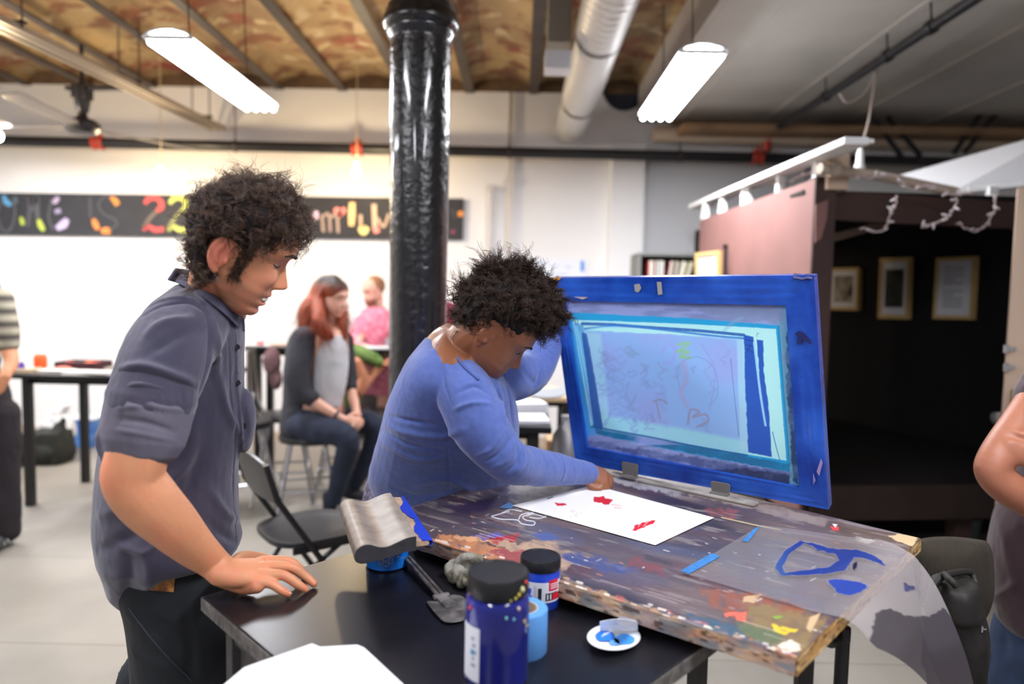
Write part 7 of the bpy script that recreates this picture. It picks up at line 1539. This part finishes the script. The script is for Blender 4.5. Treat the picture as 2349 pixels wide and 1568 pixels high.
g = Geo(); g.rows([(748, 690, 745, .06), (765, 668, 760, .15), (800, 655, 758, .17), (860, 650, 745, .165), (920, 648, 742, .16), (985, 640, 740, .17), (1010, 660, 720, .13)], Y+.03, n=34)
g.limb([P(698, 778, Y-.13), P(682, 850, Y-.2), P(690, 895, Y-.22), P(712, 912, Y-.22)], [.085, .078, .068, .054], k=4); g.limb([P(792, 780, Y+.1), P(798, 850, Y+.1), P(803, 885, Y+.05)], [.055, .055, .045], k=4)
g.limb([P(780, 775, Y+.02), P(796, 830, Y+.0), P(795, 880, Y+.0)], [.035, .04, .035], k=4)
me = remesh(g, .0065, 4); folds(me, [], .008, 16); put('cardigan', me, m_card, t, smooth=True)
m_j2 = mat('dark blue jeans', (34, 42, 62), 0.85, noise=0.3, nscale=12, bump=0.2, bscale=200)
g = Geo(); g.rows([(930, 660, 795, .15), (985, 652, 790, .17), (1012, 665, 780, .15)], Y+.02)
g.limb([P(690, 975, Y-.08), P(745, 985, Y-.2), P(798, 1008, Y-.25), P(785, 1070, Y-.17), P(765, 1150, Y-.08)], [.095, .088, .075, .064, .050], k=5)
g.limb([P(720, 970, Y+.1), P(800, 965, Y+.05), P(862, 975, Y+.02), P(850, 1030, Y+.06), P(815, 1110, Y+.1)], [.095, .085, .072, .062, .048], k=5)
me = remesh(g, .007, 4); folds(me, [], .007, 14); put('jeans', me, m_j2, t, smooth=True)
for p, (x, y, Y_) in enumerate(((758, 1168, Y-.06), (806, 1118, Y+.12))):
    a = P(x, y, Y_); g = Geo(); d = V(.9, -.4, 0) if p else V(.6, -.75, 0); z0 = a[2]-.07
    g.limb([a-d*.04+V(0, 0, -.045), a+d*.03+V(0, 0, -.04), a+d*.14+V(0, 0, -.05)], [(.036, .034), (.04, .04), (.036, .026)], side=(-d[1], d[0], 0)); g.limb([a+V(0, 0, -.03), a+V(0, 0, .08)], [.045, .052]); me = remesh(g, .007, 3); put('boot', me, mat('dark boot', (44, 44, 50), 0.7), t, smooth=True)
g = Geo(); g.lathe([(.033, -.006), (.033, .006)], P(772, 950, Y-.2), unit(P(790, 962, Y-.19)-P(760, 945, Y-.2)), 18); obj('bracelet', g, mat('bracelet', (40, 44, 60), 0.5), t, smooth='auto')
m_red = mat('red-brown hair', (150, 62, 26), 0.5, attr=True, noise=0.5, nscale=22, stretch=(3, 3, .6), bump=0.6, bscale=60, bdist=.01); m_reds = mat('red hair strands', (140, 58, 26), 0.5); m_root = mat('dark hair roots', (40, 26, 22), 0.5, noise=0.3, nscale=30)
g = Geo(); g.limb([h.w((-.02, 0, .085)), h.w((-.07, -.01, .05)), h.w((-.085, -.03, -.03)), P(712, 720, Y-.02), P(702, 752, Y-.05)], [.062, .082, .085, .075, .045], k=5)
g.limb([h.w((-.02, -.06, .05)), h.w((-.045, -.078, -.03)), P(732, 735, Y-.14), P(748, 765, Y-.13), P(762, 778, Y-.12)], [.03, .042, .045, .042, .02], k=5)
g.limb([h.w((.0, .07, .05)), h.w((-.01, .08, -.03)), P(786, 735, Y-.02), P(790, 772, Y-.06)], [.03, .032, .034, .018], k=5)
g.ellipsoid(h.w((-.012, 0, .045)), (.104, .087, .086), h.M/h.sc)
me = remesh(g, .006, 3); folds(me, [], .006, 30); v = coords(me); q = h.loc(v); w_ = np.clip((q[:, 2]-.03+.03*(fbm(v[:, 0]*30, v[:, 1]*30, v[:, 2]*30)-.5))/.075, 0, 1)[:, None]; setcol(me, np.array(lin((158, 66, 28)))*(1-w_)+np.array(lin((46, 30, 26)))*w_); rh = put('hair', me, m_red, t, smooth=True)
n = normals(me); ii = RNG.choice(np.where(q[:, 2] < -.01)[0], 1500); strands('hair_strands', v[ii], unit(V(.02, 0, -1))+n[ii]*.25, .09, .004, .8, .0012, 10, m_reds, rh, wander=.12, seed=50)
# bearded person in pink
t, h = bgperson('person with a beard and pink checked shirt seated behind the high table', (856, 668), 5.7, R(-130), R(12), 0, (222, 166, 146), .98)
Y = 5.7; g = Geo(); h.add(g, 44, 50)
g.limb([P(862, 712, Y), h.w((-.02, 0, -.06))], [.06, .056]); g.rows([(712, 835, 885, .1), (760, 825, 900, .14), (860, 830, 905, .13), (960, 825, 910, .15)], Y)
g.limb([P(828, 760, Y-.1), P(822, 790, Y-.3), P(850, 800, Y-.40)], [.045, .036, .026]); hand(g, P(852, 800, Y-.45), (.9, -.3, -.05), (0, 0, -1), (0, -1, 0), sc=.95)
g.limb([P(905, 760, Y-.05), P(905, 796, Y-.3), P(872, 802, Y-.42)], [.045, .036, .026]); hand(g, P(870, 802, Y-.42), (-.9, -.3, -.05), (0, 0, -1), (0, -1, 0), sc=.95)
me = remesh(g, .006, 3); h.color(me, (222, 166, 146), (190, 110, 100), stub=(120, 72, 52), stub_a=.95); put('body', me, m_skin, t, smooth=True); h.face(t, mat('brow ginger', (110, 70, 48), .8), mat('lash dark'))
m_pink = mat('pink check shirt', (206, 96, 122), 0.9, noise=0.4, nscale=30, rgb2=(226, 150, 166))
g = Geo(); g.rows([(704, 845, 880, .06), (716, 828, 896, .15), (745, 818, 908, .17), (790, 812, 915, .16), (850, 815, 915, .16), (900, 820, 912, .15)], Y); g.limb([P(826, 740, Y-.08), P(815, 785, Y-.24), P(830, 800, Y-.36)], [.062, .055, .045]); g.limb([P(906, 740, Y-.05), P(915, 785, Y-.24), P(895, 800, Y-.34)], [.062, .055, .045])
g.limb([P(852, 712, Y-.05), P(866, 716, Y-.07), P(880, 708, Y-.02)], [.02, .022, .02])
me = remesh(g, .007, 4); folds(me, [], .008, 16); put('shirt', me, m_pink, t, smooth=True)
g = Geo(); g.ellipsoid(h.w((-.03, 0, .045)), (.088, .081, .085), h.M/h.sc); g.limb([h.w((-.03, -.07, .03)), h.w((-.02, -.073, -.02))], [.02, .012]); g.limb([h.w((-.03, .07, .03)), h.w((-.02, .073, -.02))], [.02, .012]); me = remesh(g, .006, 3); folds(me, [], .004, 50); put('hair', me, mat('ginger hair', (150, 104, 70), .7, noise=.3, nscale=60), t, smooth=True)
g = Geo(); g.rows([(900, 822, 905, .14), (960, 825, 905, .15)], Y)
for dx in (-.08, .1): a = P(864+dx*100, 950, Y); g.limb([a, V(a[0]+dx, a[1]-.35, a[2]-.05), V(a[0]+dx, a[1]-.35, .12)], [.09, .075, .05], k=4); shoe(g, (a[0]+dx, a[1]-.35, 0), (0, -1, 0))
me = remesh(g, .01, 3); put('trousers', me, mat('grey trousers', (96, 90, 88), .9), t, smooth=True)
# person in green mostly hidden behind the red-haired person
t, h = bgperson('person in a green top, mostly hidden behind the red-haired person', (742, 712), 4.95, R(-5), R(25), 0, (196, 132, 98), .96)
Y = 4.95; g = Geo(); h.add(g, 40, 50); g.limb([P(752, 780, Y), h.w((-.02, 0, -.06))], [.06, .052]); g.rows([(790, 730, 800, .1), (860, 735, 815, .13), (960, 745, 825, .14)], Y)
g.limb([P(822, 830, Y-.15), P(835, 868, Y-.15), P(820, 902, Y-.15), P(846, 868, Y-.10), P(872, 842, Y-.05)], [.045, .042, .038, .034, .026], k=4); hand(g, P(872, 842, Y-.05), (.6, 0, .5), (.3, 0, -1), (0, -1, 0), (.5, .6, .4), sc=.95)
me = remesh(g, .006, 3); h.color(me, (200, 134, 100), (170, 96, 84)); put('body', me, m_skin, t, smooth=True); h.face(t, mat('brow dark'), mat('lash dark'))
m_gr = mat('green top', (104, 128, 62), .9, noise=.3, nscale=14, rgb2=(66, 88, 40))
g = Geo(); g.rows([(782, 745, 800, .1), (805, 725, 850, .15), (860, 735, 832, .16), (930, 745, 826, .15), (980, 750, 830, .15)], Y); g.limb([P(800, 812, Y-.08), P(845, 818, Y-.14), P(866, 830, Y-.15)], [.06, .055, .045], k=4)
me = remesh(g, .007, 4); folds(me, [], .009, 18); put('green_top', me, m_gr, t, smooth=True)
g = Geo(); g.ellipsoid(h.w((-.03, 0, .04)), (.09, .083, .088), h.M/h.sc); me = remesh(g, .006, 3); folds(me, [], .004, 40); put('hair', me, m_root, t, smooth=True)
g = Geo(); g.rows([(960, 748, 832, .14), (1000, 750, 835, .14)], Y)
for dx in (-.05, .08): a = P(790, 985, Y); g.limb([a, V(a[0]+.3, a[1]+dx*2, a[2]), V(a[0]+.3, a[1]+dx*2, .10)], [.085, .07, .05], k=4); shoe(g, (a[0]+.3, a[1]+dx*2, 0), (1, 0, 0))
me = remesh(g, .01, 3); put('trousers', me, mat('olive trousers', (84, 76, 60), .9), t, smooth=True)
# person in maroon behind the column
t, h = bgperson('person in a maroon top seated behind the black column', (985, 655), 5.9, R(-100), R(10), 0, (206, 150, 126), .98)
Y = 5.9; g = Geo(); h.add(g, 40, 50); g.limb([P(990, 720, Y), h.w((-.02, 0, -.06))], [.06, .055]); g.rows([(712, 950, 1020, .1), (760, 945, 1030, .13), (900, 950, 1030, .14)], Y)
g.limb([P(1036, 760, Y-.1), P(1040, 800, Y-.2), P(1015, 812, Y-.3)], [.042, .036, .026]); hand(g, P(1012, 812, Y-.3), (-.9, -.3, 0), (0, 0, -1), (0, -1, 0), sc=.95)
me = remesh(g, .007, 3); h.color(me, (206, 150, 126), (170, 96, 84)); put('body', me, m_skin, t, smooth=True); h.face(t, mat('brow dark'), mat('lash dark'))
g = Geo(); g.rows([(690, 970, 1030, .08), (702, 935, 1052, .15), (740, 925, 1058, .17), (820, 935, 1050, .16), (910, 940, 1040, .16)], Y); me = remesh(g, .008, 4); folds(me, [], .008, 16); put('maroon_top', me, mat('maroon top', (128, 34, 56), .9), t, smooth=True)
g = Geo(); g.ellipsoid(h.w((-.03, 0, .04)), (.09, .083, .088), h.M/h.sc); me = remesh(g, .007, 3); put('hair', me, m_root, t, smooth=True)
g = Geo(); g.rows([(900, 945, 1035, .15), (940, 950, 1030, .14)], Y)
for dx in (-.1, .1): a = P(990+dx*150, 930, Y); g.limb([a, V(a[0], a[1]-.3, a[2]), V(a[0], a[1]-.3, .10)], [.085, .07, .05], k=4); shoe(g, (a[0], a[1]-.3, 0), (0, -1, 0))
me = remesh(g, .01, 3); put('trousers', me, mat('grey trousers'), t, smooth=True)
p = P(990, 950, 5.9); stool('bar stool under the person in maroon behind the column', p[0], p[1], 0, 0.60)
# standing person cut off by the left edge
t, h = bgperson('person in striped sleeves and black trousers standing at the left edge', (-62, 585), 3.75, R(200), R(8), 0, FAIR, 1.0)
Y = 3.75; g = Geo(); h.add(g, 40, 50); g.limb([P(-50, 650, Y), h.w((-.02, 0, -.06))], [.065, .058]); g.rows([(650, -110, 0, .1), (700, -130, 12, .12), (820, -115, 5, .11), (920, -110, 10, .12)], Y)
g.limb([P(5, 720, Y-.05), P(18, 790, Y-.05), P(26, 830, Y-.08), P(14, 858, Y-.14)], [.05, .042, .034, .027], k=4); hand(g, P(14, 862, Y-.15), (-.5, -.2, -.8), (-.6, .6, 0), (-1, -.3, .4), (.5, .6, .5))
g.limb([P(-120, 720, Y), P(-125, 800, Y-.05), P(-60, 860, Y-.15)], [.05, .042, .028], k=4); hand(g, P(-58, 862, Y-.15), (.5, -.2, -.8), (.6, .6, 0), (1, -.3, .4), (.5, .6, .5))
me = remesh(g, .006, 3); h.color(me, FAIR, (190, 110, 100)); put('body', me, m_skin, t, smooth=True); h.face(t, mat('brow dark'), mat('lash dark'))
m_str = mat('striped knit', (150, 142, 126), .9); nt = m_str.node_tree; b = nt.nodes['Principled BSDF']; tc = nt.nodes.new('ShaderNodeTexCoord'); w_ = nt.nodes.new('ShaderNodeTexWave'); w_.bands_direction = 'Z'; w_.inputs['Scale'].default_value = 4.5; cr_ = nt.nodes.new('ShaderNodeMix'); cr_.data_type = 'RGBA'; cr_.inputs[6].default_value = (*lin((70, 66, 62)), 1); cr_.inputs[7].default_value = (*lin((176, 168, 148)), 1)
nt.links.new(tc.outputs['Object'], w_.inputs['Vector']); nt.links.new(w_.outputs['Fac'], cr_.inputs[0]); nt.links.new(cr_.outputs[2], b.inputs['Base Color'])
g = Geo(); g.rows([(638, -100, -10, .08), (665, -128, 6, .15), (740, -135, 8, .16), (860, -125, 4, .15), (885, -120, 0, .15)], Y); g.limb([P(0, 690, Y-.03), P(12, 750, Y-.05), P(18, 788, Y-.05)], [.07, .065, .055], k=4); g.limb([P(-118, 690, Y), P(-122, 750, Y), P(-124, 790, Y-.03)], [.07, .065, .055], k=4)
me = remesh(g, .007, 4); folds(me, [], .007, 16); put('sweater', me, m_str, t, smooth=True)
g = Geo(); g.ellipsoid(h.w((-.03, 0, .04)), (.09, .083, .088), h.M/h.sc); me = remesh(g, .007, 3); put('hair', me, m_root, t, smooth=True)
g = Geo(); g.rows([(872, -118, 20, .14), (920, -120, 34, .15), (960, -118, 38, .15)], Y)
for px in (-75, 4): g.limb([P(px, 950, Y), P(px+6, 1070, Y), P(px+12, 1215, Y)], [.092, .080, .072], k=6)
me = remesh(g, .008, 4); folds(me, [], .010, 14); put('trousers', me, mat('black trousers', (34, 28, 32), .9), t, smooth=True)
for k, px in enumerate((-80, 4)):
    a = P(px+8, 1220, Y); g = Geo(); shoe(g, (a[0]-.0, a[1]-.02, 0), (.15, -1, 0)); me = remesh(g, .006, 3); v = coords(me); v[:, 2] = np.maximum(v[:, 2], .002); setco(me, v); s_ = put('sneaker', me, mat('dark sneaker', (52, 54, 56), .6), t, smooth=True)
    c0 = V(a[0], a[1]-.02, 0); g = Geo()
    for j in range(3): g.tube(catmull([c0+V(.052, -.02-.03*j, .03), c0+V(.03, -.03-.03*j, .075-.008*j), c0+V(-.03, -.03-.03*j, .075-.008*j), c0+V(-.05, -.02-.03*j, .03)], 4), .006, 6)
    obj('stripes', g, mat('pale stripe', (186, 186, 176), .6), s_, smooth=True)
# person with folded arms cut off by the right edge
t, h = bgperson('person in a maroon top and blue jeans standing with folded arms at the right edge', (2540, 560), 2.08, R(175), R(10), 0, (206, 142, 118), 1.0)
Y = 2.08; g = Geo(); h.add(g, 50, 60); g.limb([P(2500, 740, Y), h.w((-.02, 0, -.06))], [.065, .056])
g.rows([(760, 2400, 2560, .14), (900, 2380, 2570, .15), (1100, 2370, 2560, .14), (1300, 2380, 2550, .14)], Y)
g.limb([P(2420, 860, Y-.12), P(2352, 960, Y-.22), P(2290, 1046, Y-.27), P(2282, 1088, Y-.28), P(2330, 1130, Y-.29), P(2420, 1180, Y-.30), P(2490, 1190, Y-.28)], [.052, .050, .046, .045, .046, .036, .028], side=(0, 1, 0), k=5)
g.limb([P(2395, 1050, Y-.33), P(2450, 1090, Y-.33)], [.034, .036], k=4); g.limb([P(2420, 860, Y+.1), P(2480, 960, Y+.1), P(2540, 1060, Y), P(2450, 1090, Y-.28)], [.05, .048, .044, .03], k=4)
hand(g, P(2490, 1190, Y-.28), (.9, 0, -.1), (0, 1, 0), (0, 0, 1)); hand(g, P(2395, 1050, Y-.33), (-.9, .35, .1), (0, 1, 0), (0, 0, 1), (.7, .7, .5), sc=.9)
me = remesh(g, .005, 5); h.color(me, (160, 102, 78), (136, 76, 66)); put('body', me, m_skin, t, smooth=True); h.face(t, mat('brow dark'), mat('lash dark'))
m_mar = mat('maroon jersey', (62, 42, 50), .9, noise=.15, nscale=10, bump=.2, bscale=300, sheen=.2)
g = Geo(); g.rows([(740, 2400, 2500, .1), (790, 2370, 2560, .17), (900, 2350, 2580, .18), (1000, 2345, 2580, .18), (1100, 2320, 2570, .18), (1150, 2292, 2560, .19), (1200, 2268, 2560, .20), (1280, 2256, 2560, .20), (1370, 2254, 2560, .20), (1420, 2268, 2560, .20), (1440, 2290, 2550, .18)], Y, k=6, n=36)
g.limb([P(2430, 850, Y-.10), P(2385, 915, Y-.18)], [.07, .066])
me = remesh(g, .006, 5); tr = bvh(me); pxfolds(me, tr, [([(2290, 1180), (2320, 1300), (2340, 1400)], .02, .006), ([(2262, 1370), (2300, 1360), (2345, 1330)], .012, .006)], .006, 12); put('maroon_top', me, m_mar, t, smooth=True)
g = Geo(); g.ellipsoid(h.w((-.03, 0, .04)), (.092, .085, .09), h.M/h.sc); me = remesh(g, .006, 3); put('hair', me, m_root, t, smooth=True)
g = Geo(); g.rows([(1400, 2282, 2545, .17), (1480, 2276, 2545, .18), (1560, 2276, 2545, .17)], Y)
for px in (2345, 2470): a = P(px, 1560, Y); g.limb([a, V(a[0], a[1]+.01, .5), V(a[0], a[1]+.03, .1)], [.105, .078, .065], k=5); 
me = remesh(g, .008, 4); folds(me, [], .006, 12); put('jeans', me, mat('mid blue jeans', (40, 58, 88), .85, noise=.3, nscale=10), t, smooth=True)
for px in (2345, 2470): a = P(px, 1560, Y); g = Geo(); shoe(g, (a[0], a[1]+.03, 0), (-.9, -.3, 0)); me = remesh(g, .008, 3); v = coords(me); v[:, 2] = np.maximum(v[:, 2], .002); setco(me, v); put('shoe', me, mat('black shoe'), t, smooth=True)
